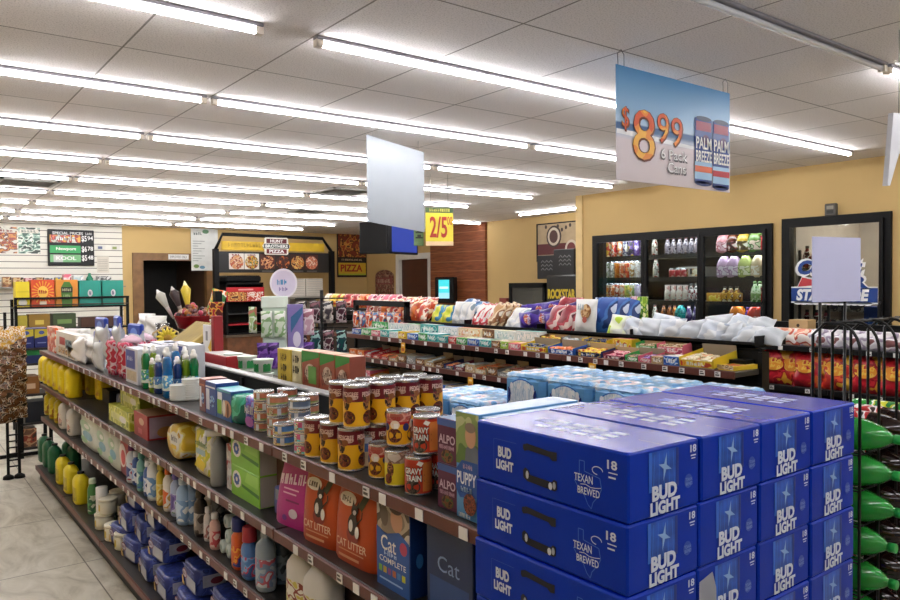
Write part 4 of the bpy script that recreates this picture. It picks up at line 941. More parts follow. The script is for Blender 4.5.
B = MB(); B.lathe([(.05, 0), (.078, .0), (.085, .01), (.085, .27), (.078, .28), (.05, .28)], YPK, 24, T=Matrix.Translation((0, .28, .086)) @ Matrix.Rotation(PI / 2, 4, 'X') @ Matrix.Scale(1.6, 4, (1, 0, 0)))
f = front(B, -.001); f.ell(0, .09, .075, .045, K('e4e2da', .4, var=.1), 1); f.scr('Brawny', 0, .10, .09, .028, K('3a3a44', .4), 2, .02); f.rect(-.05, .05, .03, .07, K('e8c83a', .4), 2)
one('paper_towel_pack', B, 'round yellow wrapped paper towel pack lying on second shelf', 'pack', (GXF + .05, y, S2), FACE_AISLE)
putbox('cloth_pack', 193, 211, .05, .09, .21, S2, PR(['d8d4b0', 'e4e2dc', 'c8c83a', 'e8d83a'], 12, .35), 'tall white and yellow cleaning cloth pack on second shelf', 'pack', kind='soft', dec=lambda f, w: (f.scr('duster', 0, .14, w * .7, .025, K('5a8a3a', .4), 2, .02), f.rect(-w * .3, .09, w * .2, .115, K('9ab8c8', .4), 1), f.poly([(-w * .4, .03), (w * .1, .02), (w * .2, .06), (-w * .2, .08)], K('e8d02a', .4), 2)))
def trig():
    B = MB(); B.lathe([(.9, 0), (1, .01), (1, .12), (.8, .15), (.35, .17), (.34, .18)], K('8f918e', .35), 16, sx=.045, sy=.03, p=2.6)
    C = MB(); C.box(-.014, -.05, .178, .014, .02, .205, WHT, .005); C.box(-.01, -.055, .15, .01, -.045, .19, WHT, .003); C.tube([(0, -.02, .18), (0, -.03, .15), (0, -.022, .13)], .005, WHT, 6)
    return [('bottle_body', B), ('spray_head', C)]
gl('spray_bottle', tmpl('trig', trig), 219, .06, S2, 'grey spray bottle with white head on second shelf', 'bottle', -.6, None, 1.15)
putbox('cloth_pack', 226, 232, .06, .08, .19, S2, PR(['d4d4d0', 'b8b8bc', 'a03a3a'], 20), 'slim white and red pack left of the green tissue boxes', 'pack')
LIME = K('7cc02c', .35, var=.08)
y, w_ = span(230.5, 259, .05)
for k in range(2):
    def dg(f, w=w_):
        f.ell(-w * .28, .07, .045, .034, WH, 1); 
        for a in range(8): f.ell(-w * .28 + .02 * math.cos(a * PI / 4), .07 + .016 * math.sin(a * PI / 4), .010, .008, K('2f5fb8', .4), 2)
        f.poly([(-w * .1, .05), (w * .48, .035), (w * .48, .05), (-w * .1, .062)], K('2f7a1c', .4), 1); f.poly([(w * .0, .075), (w * .45, .07), (w * .45, .115), (w * .1, .12)], K('94d04a', .35), 1)
    B = boxmb(w_ * .98, .20, .122, LIME, K('8fcc44', .35), dg, lambda f: f.rect(.003, .003, .197, .119, K('b4b0a4', .5, var=.08), 1))
    one('tissue_carton', B, '%s lime green tissue carton with blue flower on second shelf' % ('lower', 'upper')[k], 'box', (GXF + .05, y, S2 + k * .1225), FACE_AISLE)
putbox('cardboard_box', 266, 284, .12, .22, .22, S2, K('5c4636', .7, var=.1), 'brown cardboard box behind the green tissue cartons', 'box')
putbox('storage_pouch', 271, 291, .07, .06, .105, S2, K('4058a8', .35, var=.2), 'blue pouch with grey top on second shelf', 'pack', kind='soft', dec=lambda f, w: (f.rect(-w * .3, .06, w * .35, .10, K('8a94a8', .4), 1), f.line([(-w * .1, .02), (-w * .1, .05)], .006, WH, 2)))
# standing bags
def sack(w, d, h, m, fold=.8, seed=1):
    B = MB(); n = 28; rd = random.Random(seed); lv = [(0, .96, .95), (.03, 1, 1), (.25, 1.0, .98), (.5, .98, .86), (.7, .95, .62), (.84, .90, .34), (.93, .88, .12), (1, .86, .05)]
    vs = []
    for v, a, b in lv:
        for i in range(n):
            t = 2 * PI * i / n; c, s_ = math.cos(t), math.sin(t); q = (abs(c) ** 4 + abs(s_) ** 4) ** -.25
            k = 1 + .012 * math.sin(3 * t + 9 * v + seed)
            vs.append((a * w / 2 * q * c * k, d / 2 + b * d / 2 * q * s_ * k - (1 - b) * d * .10, v * h))
    fs = [(j * n + i, j * n + (i + 1) % n, (j + 1) * n + (i + 1) % n, (j + 1) * n + i) for j in range(len(lv) - 1) for i in range(n)]
    B.add(vs, fs, m, True); B.add([vs[i] for i in range(n)], [tuple(range(n))[::-1]], m); B.add(vs[-n:], [tuple(range(n))], m)
    def fn(u, v, e):
        t = v / h
        for (v0, a0, b0), (v1, a1, b1) in zip(lv, lv[1:]):
            if v0 <= t <= v1: b = b0 + (b1 - b0) * (t - v0) / (v1 - v0); break
        else: b = .05
        x = min(.98, abs(u) / (w / 2)); bulge = (1 - x ** 4) ** .25
        return (u, d / 2 - b * d / 2 * bulge - (1 - b) * d * .10 - e - .003, v)
    return B, Face(B, fn)
def cat(f, cx, cy, s):
    D = K('2a1c18', .5); W2 = K('e0dcd4', .5)
    f.ell(cx, cy, .028 * s, .036 * s, D, 2); f.ell(cx + .004 * s, cy + .045 * s, .020 * s, .019 * s, D, 2); f.poly([(cx - .014 * s, cy + .055 * s), (cx - .012 * s, cy + .08 * s), (cx + .0, cy + .062 * s)], D, 2); f.poly([(cx + .010 * s, cy + .062 * s), (cx + .022 * s, cy + .08 * s), (cx + .023 * s, cy + .054 * s)], D, 2)
    f.ell(cx - .008 * s, cy - .005 * s, .012 * s, .02 * s, W2, 3); f.ell(cx + .006 * s, cy + .04 * s, .010 * s, .008 * s, W2, 3); f.ell(cx + .03 * s, cy - .02 * s, .012 * s, .02 * s, W2, 3); f.line([(cx + .02 * s, cy), (cx + .05 * s, cy + .03 * s), (cx + .048 * s, cy + .05 * s)], .006 * s, D, 2)
ORB = K('b8481c', .38, var=.08, scale=6, bump=.15)
for k, (a, b) in enumerate(((305.5, 336), (336, 374))):
    y, w_ = span(a, b, .06); h = .262
    B, f = sack(w_ * 1.02, .10, h, ORB, seed=k + 2)
    f.rect(-w_ * .33, .178, -w_ * .0, .205, K('e4d8c8', .45), 1, 6); f.scr('pets', -w_ * .17, .191, w_ * .24, .016, K('5a4a3a', .4), 2); f.ell(-w_ * .16, .192, w_ * .2, .020, K('e6dccc', .45), 1)
    f.ell(.01, .095, .034, .026, K('8a2a20', .4), 1); cat(f, .006, .125, .9)
    f.text('CAT LITTER', 0, .062, w_ * .72, .024, K('e8c8a8', .4), 2, .01); f.line([(-w_ * .3, .04), (w_ * .3, .04)], .004, K('d89a70', .4), 1); f.rect(-w_ * .3, .018, w_ * .2, .026, K('d8a078', .4), 1, 4)
    f.poly([(w_ * .1, .18), (w_ * .22, .235), (w_ * .34, .225), (w_ * .2, .17)], K('3a3a1c', .5), 1)
    one('litter_bag', B, '%s orange cat litter bag with cat picture on second shelf' % ('left', 'right')[k], 'bag', (GXF + .045, y, S2), FACE_AISLE + (.12, .05)[k])
y, w_ = span(277, 306, .06)
B, f = sack(w_ * .95, .09, .235, K('b42a86', .36, var=.12, scale=8, bump=.15), seed=7)
f.scr('Kibble', 0, .165, w_ * .7, .035, K('f0d0e4', .4), 2, .02, .1); f.line([(-.05, .13), (.04, .13)], .005, K('e8b8d4', .4), 1); f.line([(-.05, .115), (.03, .115)], .005, K('e8b8d4', .4), 1); f.ell(.02, .05, .026, .016, K('d8c8d4', .4), 1); f.ell(-.03, .03, .014, .01, K('6a2a8a', .4), 1); f.line([(-.03, .09), (.05, .09)], .006, K('7a1c60', .4), 1)
one('pet_food_bag', B, 'magenta pet food bag leaning beside the orange bags', 'bag', (GXF + .05, y, S2), (R(-4), 0, FACE_AISLE + .15))
y, w_ = span(376, 409, .045)
def dcat(f, w=w_):
    f.poly([(-w * .49, .155), (w * .49, .145), (w * .49, .259), (-w * .49, .259)], PR(['8a7a68', 'b8a890', '5a4a3c', 'd0c8bc'], 8), 1); f.ell(w * .12, .20, .03, .035, K('c89878', .5), 2); f.ell(w * .1, .235, .035, .02, K('4a342a', .5), 3); f.ell(-w * .25, .20, .02, .03, K('6a5a4c', .5), 2)
    f.poly([(-w * .49, .0), (w * .49, .0), (w * .49, .15), (w * .2, .17), (-w * .2, .15), (-w * .49, .165)], K('2458a8', .35, var=.1), 3)
    f.text('Cat', -w * .12, .125, w * .46, .042, WH, 4, .01); f.scr('CHOW', -w * .05, .098, w * .4, .014, K('b8d0f0', .4), 4, .01); f.text('COMPLETE', 0, .078, w * .8, .016, WH, 4, .01)
    for i in range(6): f.rect(-w * .42 + i * w * .14, .04, -w * .32 + i * w * .14, .058, K(('7ab84a', 'c8a83a', '8a4a8a', 'b8643a', '4a8ac8', 'c8c83a')[i], .4), 4)
    f.ell(w * .33, .13, .018, .018, K('b83a5a', .4), 4); f.line([(-w * .4, .022), (w * .3, .022)], .005, K('a8c4ec', .4), 4)
B = boxmb(w_, .30, .262, K('123a7c', .35, var=.1), K('1c4c98', .35), dcat, lambda f: (f.rect(.002, .002, .298, .26, K('10306c', .35, var=.2), 1), f.ell(.03, .1, .012, .02, K('3a78c0', .4), 2)))
one('cat_food_box', B, 'tall blue cat food box with photo of woman on second shelf', 'pet food box', (GXF + .045, y, S2), FACE_AISLE)
y, w_ = span(424, 470, .045)
B = boxmb(w_, .30, .255, K('122c5c', .4, var=.15), None, lambda f: (f.rect(-.08, .02, .08, .10, K('1c4484', .4), 1), f.text('Cat', 0, .14, .09, .04, K('8aa4d0', .4), 2)))
one('cat_food_box', B, 'dark blue cat food box on second shelf nearest the beer', 'pet food box', (GXF + .05, y, S2), FACE_AISLE)
# ---- third shelf
gl3 = lambda name, t, px, dx, lb, cat, rz=0., grp=None, sc=None: gl(name, t, px, dx, S3, lb, cat, rz, grp, sc)
YB = tmpl('ybot', bottle('c2aa14', PR(['c2aa14', 'd8c83a', '9a6a1c'], 14), 'b49c10', .225, .055, .35, 3., .7))
for k, px in enumerate((50, 55, 60)): gl3('oil_bottle', YB, px, .07, 'yellow bottle on third shelf, %s from left' % ORD[k], 'bottle')
WJ = tmpl('wjug', jug('d4d0c8', 'c8c4bc', .22, .075, .05, PR(['d8cfc4', 'b8685a', 'c8a898', '4a4a4a'], 16, .4)))
for k, px in enumerate((66.5, 75)): gl3('bleach_jug', WJ, px, .07, 'white jug with pinkish label on third shelf, %s' % ('left', 'right')[k], 'jug')
WG = K('d4dcd8', .35, var=.05)
for k, (a, b) in enumerate(((79, 96), (96, 108), (107, 118))):
    putbox('napkin_pack', a, b, .04, .14, (.235, .225, .21)[k], S3, WG, 'white wrapped pack with green swirls on third shelf, %s from left' % ORD[k], 'pack', kind='soft', dec=lambda f, w: (f.ell(-w * .1, .15, w * .3, .035, K('a8c8b0', .4, var=.2), 1), f.ell(w * .05, .09, w * .28, .03, K('7ab0c8', .4, var=.2), 2), f.ell(-w * .15, .05, w * .2, .02, K('9ac8a0', .4), 2), f.ell(w * .0, .15, w * .15, .015, K('e8ece8', .4), 3)))
putbox('wipes_pack', 118, 130, .05, .10, .215, S3, K('a8242e', .35, var=.1), 'red pack with white oval on third shelf', 'pack', kind='soft', dec=lambda f, w: (f.ell(-w * .1, .12, w * .28, .07, K('e0d4d0', .4), 1), f.ell(-w * .05, .11, w * .18, .045, K('c83a44', .4), 2)))
bt = {}
def bt_(key, *a, **k): 
    if key not in bt: bt[key] = tmpl('b3' + key, bottle(*a, **k))
    return bt[key]
defs = [('rb', 'c8ccd4', PR(['3a4a8a', 'c8ccd8', 'a83a44'], 18), '6a2a5a', .22, .036), ('bl', '3c5ca0', PR(['8aa8d8', 'e0e4ec', '28407c'], 18), 'd8dce0', .19, .034), ('wb', 'd8dce0', PR(['e0e4e8', '6a94c8', 'b8d0e4'], 16), 'dcdcdc', .235, .040), ('te', '7ab0a8', PR(['c8dcd8', '4a8a98', '3a6ab0'], 16), '58988c', .21, .036), ('ye', 'd0b83a', PR(['d8c24a', 'e4d890', 'c89a2a'], 16), 'd8c85a', .215, .032), ('or', 'dcd8d0', PR(['d8662a', 'e4e0d8', 'c8a05a'], 16), 'c8642a', .22, .034), ('pu', 'a8b8d8', PR(['5a4a9a', '8a7ac0', 'c8d0e8', '4a8a3a'], 16), '6a5ab0', .215, .034), ('sk', '98b8dc', PR(['b8d0ec', '7aa0d0', 'e0e8f0'], 16), 'b8c8dc', .225, .042), ('dk', '2a211f', PR(['b0a8a0', '8a8078', '3a302c'], 14), '1c1a1a', .205, .042), ('wh', 'd0d0cc', PR(['c8c8c8', 'b8b0a8', 'd8d8d4'], 16), 'e0e0dc', .215, .036), ('sw', 'c8c4c4', PR(['d0c8c8', '9a6a6a', 'e0dcdc'], 20), 'e4e4e4', .15, .024), ('pk', 'd0a8a0', PR(['d8b0a8', 'c04a54', 'e4ccc4'], 20), 'e8e4e0', .155, .030), ('gy', '5a6068', PR(['7a8088', '4a5058', 'a0a4a8'], 16), '3a3c40', .20, .036)]
for d_ in defs: bt_(*d_)
dsc = {'rb': 'white bottle with blue and red label', 'bl': 'short blue bottle with pale cap', 'wb': 'tall white bottle with blue label', 'te': 'teal bottle with pale label', 'ye': 'yellow bottle', 'or': 'white and orange bottle', 'pu': 'pale bottle with purple label', 'sk': 'sky blue bottle', 'dk': 'dark brown bottle with grey label', 'wh': 'off white bottle with pale cap', 'sw': 'small white bottle', 'pk': 'small pink bottle', 'gy': 'dark grey bottle'}
seq = [(131, .05, 'rb'), (136, .06, 'bl'), (141, .05, 'te'), (145.5, .12, 'rb'), (147.5, .05, 'bl'), (152.5, .05, 'wb'), (160, .055, 'ye'), (167.5, .055, 'or'), (175, .06, 'pu'), (179, .13, 'wb'), (182.5, .05, 'sk'), (189.5, .08, 'sk'), (192.5, .13, 'wh'), (199.5, .06, 'dk'), (206.5, .06, 'sw'), (213.5, .05, 'pk'), (209, .16, 'wh'), (217, .18, 'gy'), (224, .22, 'wh'), (158, .16, 'or'), (170, .18, 'te')]
for k, (px, dx, ty) in enumerate(seq):
    gl3('cleaner_bottle', bt[ty], px, dx, '%s on third shelf, %s in the bottle row' % (dsc[ty], ORD[k]), 'bottle', rc.uniform(-.2, .2))
def roll(): 
    B = MB(); B.lathe([(.012, 0), (.026, 0), (.028, .004), (.028, .14), (.026, .144), (.012, .144)], K('c4d4d4', .35, var=.12, scale=20), 16, T=Matrix.Translation((0, .0, .028)) @ Matrix.Rotation(-PI / 2, 4, 'X')); front(B, -.001).ell(0, .028, .010, .010, K('8aa8a8', .4)); return [('roll', B)]
RL = tmpl('roll', roll)
for k, (px, z) in enumerate(((222, 0), (228.5, 0), (225, .050), (231, .052), (221, .098), (228, .100))): put('towel_roll', RL, 'rolled pale towel on third shelf, %s of the pile' % ORD[k], 'roll', (GXF + .05 + .012 * (k // 2), GY(px, .06), S3 + z), FACE_AISLE + rc.uniform(-.1, .1), 'rolled towels')
TD = tmpl('tide', bottle('d0521c', PR(['d8601c', 'e89a2a', 'c83c1c', '2a3a8a'], 22), '1c2a6e', .205, .038, .5, 3, .7, .72, .26))
gl3('detergent_bottle', TD, 237.5, .05, 'orange detergent bottle with navy cap on third shelf', 'bottle'); gl3('detergent_bottle', tmpl('tide2', bottle('2a4a98', PR(['3a5aa8', '2a3a7a', 'c85a2a'], 22), '1c2a6e', .215, .040, .5, 3, .7, .7, .22)), 249, .15, 'navy blue detergent bottle behind the orange one', 'bottle')
gl3('detergent_bottle', tmpl('zout', bottle('4a78b8', PR(['4a80c0', '7aa8d8', 'c83a5a', '3a5a98'], 22), 'a82a3c', .20, .040, .5, 3, .7, .7, .28)), 248, .045, 'blue detergent bottle with red cap on third shelf', 'bottle')
gl3('cleaner_bottle', tmpl('tall', bottle('8a9aa8', PR(['9aa8b8', '7088a8', 'b85a6a', 'c8d0d8'], 18), '9aa4ac', .245, .044, .36, 2.2, .8, .4, .2)), 264, .05, 'tall grey blue sprayer bottle in front on third shelf', 'bottle')
DKB = bt_('db', '3a4a58', PR(['4a5a68', '6a7a88', '2c3844'], 18), '3a4450', .225, .042)
for k, (px, dx) in enumerate(((279, .12), (288, .20), (274, .22), (297, .24))): gl3('cleaner_bottle', DKB, px, dx, 'dark slate bottle in shade on third shelf, %s from front' % ORD[k], 'bottle')
WJR = tmpl('wjr', jug('d4d2cc', '7a2026', .235, .068, .05, PR(['c8b84a', 'd8d0b8', '8a3a2a', 'e0dcd0'], 22, .4)))
for k, (px, dx) in enumerate(((304, .075), (322, .06), (313, .19))): gl3('bleach_jug', WJR, px, dx, 'white jug with dark red cap on third shelf, %s' % ('left front', 'right front', 'rear')[k], 'jug', .2)
for k, (a, b) in enumerate(((340, 362), (364, 392))): putbox('dish_box', a, b, .12, .2, .14, S3, K('3a2a2c', .5, var=.2), 'dark box in shade on third shelf under the orange bags, %s' % ('left', 'right')[k], 'box')
# ---- base deck
def gb(name, t, px, dx, lb, cat, rz=0., grp=None, sc=None): return put(name, t, lb, cat, (1.0 + dx, yat(px, 1.0 + dx, 460), S4), FACE_AISLE + rz, grp, sc)
GJ = tmpl('gjug', jug('14603a', '0c0c0c', .24, .075, .05, PR(['14603a', '1c7044', '0f5030'], 14, .4)))
for k, (px, dx) in enumerate(((45, .09), (49.5, .09), (55, .09), (69, .22), (74, .22))): gb('oil_jug', GJ, px, dx, 'dark green jug on bottom deck, %s' % ('leftmost', 'second in front', 'third in front', 'left rear', 'right rear')[k], 'jug')
YJ2 = tmpl('yjug2', jug('e0cc20', '141414', .225, .075, .05, PR(['b8a414', 'c4b222', 'a8940c'], 14, .4)))
for k, (px, dx) in enumerate(((63, .08), (71, .08), (80.5, .08))): gb('antifreeze_jug', YJ2, px, dx, 'yellow jug with black cap on bottom deck, %s from left' % ORD[k], 'jug')
SPC = tmpl('spc', bottle('4a8a4c', PR(['5a9a5c', '3a6a4a', 'c8d0b8'], 20), 'c8d8c0', .24, .033, .6, 2, 1, .7, .14))
gb('spray_can', SPC, 92, .09, 'green spray can on bottom deck beside white roll', 'can')
B = MB(); B.lathe([(.014, .0), (.036, 0), (.036, .25), (.014, .25)], K('dcdad4', .7, var=.04), 18); y = yat(101, 1.08, 460); one('towel_roll', B, 'upright white paper roll on bottom deck', 'roll', (1.08, y, S4))
gb('spray_can', tmpl('spc2', bottle('b8b4a8', PR(['8a9a78', 'c8c4b4', '5a6a58'], 20), 'c8c8c0', .18, .036, .6, 2, 1, .7, .14)), 110, .14, 'grey green spray can on bottom deck behind white roll', 'can')
def tub():
    B = MB(); B.lathe([(.05, 0), (.055, .004), (.055, .085)], [K('d4cc9a', .4), K('d8d4c0', .4, var=.06)], 20); cyl(B, .055).rect(-.03, .02, .02, .06, K('c8b038', .4), 1, 5)
    C = MB(); C.lathe([(.058, .08), (.058, .094), (.054, .097)], K('e4e0cc', .4), 20); return [('tub_body', B), ('lid', C)]
TB = tmpl('tub', tub)
for k, (px, dx, z) in enumerate(((103, .08, 0), (113, .08, 0), (110, .21, 0), (107, .10, .098), (118, .2, .098), (123, .09, 0), (122, .25, 0))):
    put('cleaner_tub', TB, 'white and yellow lidded tub on bottom deck, %s' % ('left front', 'middle front', 'left rear', 'stacked on left front', 'stacked on rear', 'right front', 'right rear')[k], 'tub', (1.0 + dx, yat(px, 1.0 + dx, 460), S4 + z), FACE_AISLE)
NV = PR(['24347e', '2c4094', '4658a8', '1e2c70', '34489a'], 16, .28, bump=.35)
def pads():
    B = soft(.235, .15, .125, NV); f = Face(B, lambda u, v, e: (u, -e - .001, v), .0008)
    f.rect(-.03, .02, .11, .075, K('b8bcc8', .4, var=.05), 1); f.ell(-.055, .07, .038, .022, K('8a3a4a', .4), 2); f.ell(-.055, .07, .032, .017, K('c8c4d4', .4), 3); f.scr('pads', -.055, .07, .04, .014, K('7a2a3c', .4), 4); f.poly([(-.10, .01), (-.06, .01), (-.085, .05), (-.105, .05)], K('c8a868', .4), 2); f.line([(-.09, .11), (.09, .11)], .006, K('6a7ac0', .4), 1)
    s_ = Face(B, lambda u, v, e: (.118 + e, u, v), .0008); s_.rect(.03, .045, .135, .10, K('a8aec4', .35, var=.2, scale=30), 1); s_.ell(.095, .07, .03, .016, K('7a3048', .4), 2)
    return [('wrapped_pack', B)]
PD = tmpl('pads', pads)
pk = [(115, .05, 0), (127.5, .05, 0), (142, .05, 0), (159, .05, 0), (179, .05, 0), (203, .05, 0), (232, .05, 0), (268, .05, 0), (312, .05, 0), (123, .07, 1), (138, .09, 1), (155, .08, 1), (188, .09, 1), (216, .08, 1), (250, .09, 1), (150, .10, 2), (131, .11, 2)]
for k, (px, dx, l) in enumerate(pk):
    put('tissue_pack', PD, 'navy wrapped tissue pack on bottom deck, %s layer, %s from left' % (('lowest', 'middle', 'top')[l], ORD[sum(1 for q in pk[:k] if q[2] == l) if l < 2 else (1 if px == 150 else 0)]), 'pack', (1.0 + dx, yat(px, 1.0 + dx + .0, 540), S4 + l * .127), FACE_AISLE + rc.uniform(-.12, .12), 'navy tissue packs on the bottom deck')
# ================================================================== candy gondola goods
def CY(px, dx=.06): return yat(px, CXF + dx, 340)
PAL_ = {'green': ['2f9a4a', 'a8d8a8', 'e0ece0', '1c6a3c'], 'white': ['dfe3e0', 'c8d4d0', 'a8c0c8', 'eef0ee'], 'teal': ['2a9a98', '7ac8c0', 'd8ece8', '1c6878'], 'blue': ['2858b0', '6a9ad8', 'd0dcec', '1c3a78'], 'pink': ['d8607a', 'e8a0a8', 'f0d8d4', 'a83858'], 'yellow': ['e4c42a', 'f0dc6a', 'd89a2a', 'b8402a'], 'red': ['b8242c', 'd85a4a', 'e8c8b8', '7a181c'], 'orange': ['e06a1c', 'f09a4a', 'd8401c', 'f4d0a0'], 'brown': ['6a4024', '9a6a3c', 'c8a878', '3a2214'], 'tan': ['b89a6c', 'd8c098', '8a6a44', 'e4d8c0'], 'maroon': ['6a1c34', 'a04a5c', 'd0a0a0', '3c1020'], 'lime': ['8ab82c', 'c4dc6a', '4a8a1c', 'f0f0c8'], 'navy': ['1a2a5c', '3c5a98', 'c8b03a', '101a3c'], 'purple': ['5a2c8a', '8a5ab8', 'd0b8e0', '3a1a60'], 'grey': ['8a8a88', 'b4b4b0', '5a5a5a', 'd0d0cc'], 'cream': ['e0d4b4', 'f0e8d0', 'c8b488', 'd89a6a']}
FLAT = {'green': '3aa24e', 'white': 'd8dcd8', 'teal': '2f9c98', 'blue': '2c62b8', 'pink': 'd8687c', 'yellow': 'e2c22c', 'red': 'b82a30', 'orange': 'dc6c20', 'brown': '70482a', 'tan': 'b89c70', 'maroon': '74243a', 'lime': '90b834', 'navy': '1e2e60', 'purple': '5c3090', 'grey': '8c8c8a', 'cream': 'dccfae'}
def ink(c, sc=22): return PR(PAL_[c], sc, .35)
def tray(w, d, h, c, c2, closed, seed):
    T_ = MB(); m = K(FLAT[c], .4, var=.08); inn = K(FLAT['tan'] if seed % 2 else '9a8a72', .7); t = .003
    if closed:
        T_.box(-w / 2, 0, 0, w / 2, d, h, m, .002, top=ink(c2, 16)); f = front(T_, 0); f.rect(-w * .45, h * .12, w * .45, h * .85, ink(c, 30), 1)
        f.scr(('gum', 'mint', 'fruit', 'sour')[seed % 4], 0, h * .5, w * .6, h * .4, K('f0f0ec', .4), 2, .03); return [('carton', T_)]
    T_.box(-w / 2, 0, 0, w / 2, d, t, inn); T_.box(-w / 2, 0, t, -w / 2 + t, d, h * .75, m, left=m); T_.box(w / 2 - t, 0, t, w / 2, d, h * .75, m); T_.box(-w / 2, 0, t, w / 2, t, h * .55, m); T_.box(-w / 2, d - t, t, w / 2, d, h * 1.12, inn)
    f = front(T_, 0); f.rect(-w * .46, h * .08, w * .46, h * .5, ink(c, 28), 1); f.scr(('sweet', 'chew', 'candy', 'pop')[seed % 4], 0, h * .3, w * .55, h * .26, K('f0f0ec', .4), 2, .03)
    B = MB(); n = max(2, int(w / .035)); rd = random.Random(seed)
    for r_ in range(2 + seed % 2):
        for k in range(n):
            x0 = -w / 2 + .006 + k * (w - .012) / n; y0 = .008 + r_ * (d - .02) / 3
            B.box(x0 + .001, y0, t, x0 + (w - .012) / n - .002, y0 + (d - .02) / 3 - .004, h * (.45 + .25 * rd.random()), ink(c2, 34), .003)
    return [('tray', T_), ('candy_bars', B)]
def rowof(items, dx, z, d, shelf, rowname, X=CXF):
    for k, it in enumerate(items):
        pl, pr, c, c2, h, closed = it
        a, b = yat(pl, X + dx, 340), yat(pr, X + dx, 340); w = (a - b) * .97
        tp = tray(w, d, h, c, c2, closed, k + int(pl)); L = [(n_, mb.mesh(n_), []) for n_, mb in tp]
        put('candy_box', L, '%s candy box with %s, %s in the %s of the %s' % (c, c2 + (' print' if closed else ' sweets'), ORD[k], rowname, shelf), 'candy box', (X + dx, (a + b) / 2, z), FACE_AISLE if closed else (R(8), 0, FACE_AISLE), 'candy boxes on the candy gondola')
F1 = [(352, 361, 'blue', 'red', .05, 1), (361, 371, 'green', 'white', .06, 1), (371, 380, 'pink', 'green', .05, 1), (380, 389, 'teal', 'white', .06, 1), (389, 398, 'white', 'teal', .05, 1), (398, 406, 'yellow', 'cream', .06, 1), (407, 418, 'blue', 'white', .05, 1), (418, 427, 'green', 'teal', .06, 1), (427, 437, 'teal', 'white', .06, 1), (437, 447, 'teal', 'navy', .05, 1), (448, 456, 'red', 'pink', .05, 1), (456, 467, 'green', 'lime', .05, 1), (467, 479, 'blue', 'white', .05, 1), (479, 491, 'teal', 'green', .05, 1), (491, 500, 'brown', 'tan', .05, 1), (500, 508, 'lime', 'cream', .05, 1), (508, 521, 'pink', 'orange', .045, 1), (521, 547, 'yellow', 'navy', .06, 0), (548, 574, 'blue', 'orange', .06, 0), (576, 602, 'navy', 'yellow', .055, 0), (603, 625, 'maroon', 'pink', .045, 0), (625, 638, 'green', 'brown', .05, 0), (638, 651, 'pink', 'purple', .05, 0), (651, 663, 'tan', 'maroon', .045, 1), (663, 679, 'blue', 'white', .05, 1)]
rowof(F1, .012, R1, .135, 'top shelf', 'front row')
F1b = [(372, 388, 'green', 'white', .05, 1), (388, 404, 'white', 'pink', .05, 1), (404, 420, 'white', 'green', .05, 1), (420, 438, 'teal', 'white', .055, 1), (438, 458, 'white', 'blue', .05, 1), (458, 482, 'cream', 'orange', .05, 1), (482, 494, 'brown', 'tan', .05, 1), (494, 515, 'white', 'cream', .05, 1), (515, 540, 'white', 'teal', .055, 1), (540, 562, 'brown', 'yellow', .05, 0), (562, 580, 'grey', 'white', .05, 0), (582, 608, 'yellow', 'navy', .05, 0), (612, 632, 'yellow', 'red', .05, 1), (636, 656, 'green', 'tan', .05, 0), (657, 684, 'pink', 'tan', .055, 0)]
stp = thing('riser_step', 'black step under the back row of candy boxes', 'riser', (CXF + .152, 2.13, R1)); part('step', MB().box(0, 0, 0, .088, 3.2, .045, BLK), stp)
rowof([(a_, b_, c_, d_, e_ * 1.35, f_) for a_, b_, c_, d_, e_, f_ in F1b], .152, R1 + .046, .085, 'top shelf', 'back row')
a_, b_ = yat(680, CXF + .015), yat(714, CXF + .015)
tp_ = tray(a_ - b_, .225, .07, 'yellow', 'cream', 0, 680)
put('candy_box', [(n_, mb.mesh(n_), []) for n_, mb in tp_], 'large open yellow candy tray with pale sweets near right end of top shelf', 'candy box', (CXF + .012, (a_ + b_) / 2, R1 + .002), (R(9), 0, FACE_AISLE), None)
B = MB(); B.box(-.045, 0, 0, .045, .20, .025, K('dcb82a', .4), .002, top=ink('yellow', 18)); front(B).rect(-.05, .006, .05, .028, ink('tan', 30)); one('candy_box', B, 'flat yellow candy packet leaning beside the last open tray on top shelf', 'candy box', (CXF + .03, yat(725, CXF + .03), R1), FACE_AISLE - .12)
rd6 = random.Random(21)
c2s = ['orange', 'orange', 'red', 'red', 'red', 'tan', 'brown', 'grey', 'brown', 'tan', 'brown', 'navy', 'maroon', 'tan', 'cream', 'brown', 'grey', 'brown', 'green', 'brown', 'tan', 'navy', 'maroon', 'brown', 'tan', 'grey', 'brown', 'green']
px = 349.; it = []
for c in c2s:
    w = 7.2 * (1 + (px - 349) / 260); it.append((px, px + w, c, rd6.choice(['orange', 'tan', 'brown', 'white', 'red', 'cream']), .05 + .02 * rd6.random(), rd6.random() < .5)); px += w + .3
rowof(it, .015, R2, .20, 'second shelf', 'row')
px = 349.; it = []
for c in ['red', 'pink', 'orange', 'cream', 'grey', 'white', 'blue', 'blue', 'white', 'yellow', 'yellow', 'brown', 'green', 'brown', 'tan', 'grey', 'brown']:
    w = 10 * (1 + (px - 349) / 260); it.append((px, px + w, c, rd6.choice(['white', 'tan', 'blue', 'grey', 'cream']), .06 + .02 * rd6.random(), rd6.random() < .6)); px += w + .4
rowof(it, .015, R3, .20, 'third shelf', 'row')
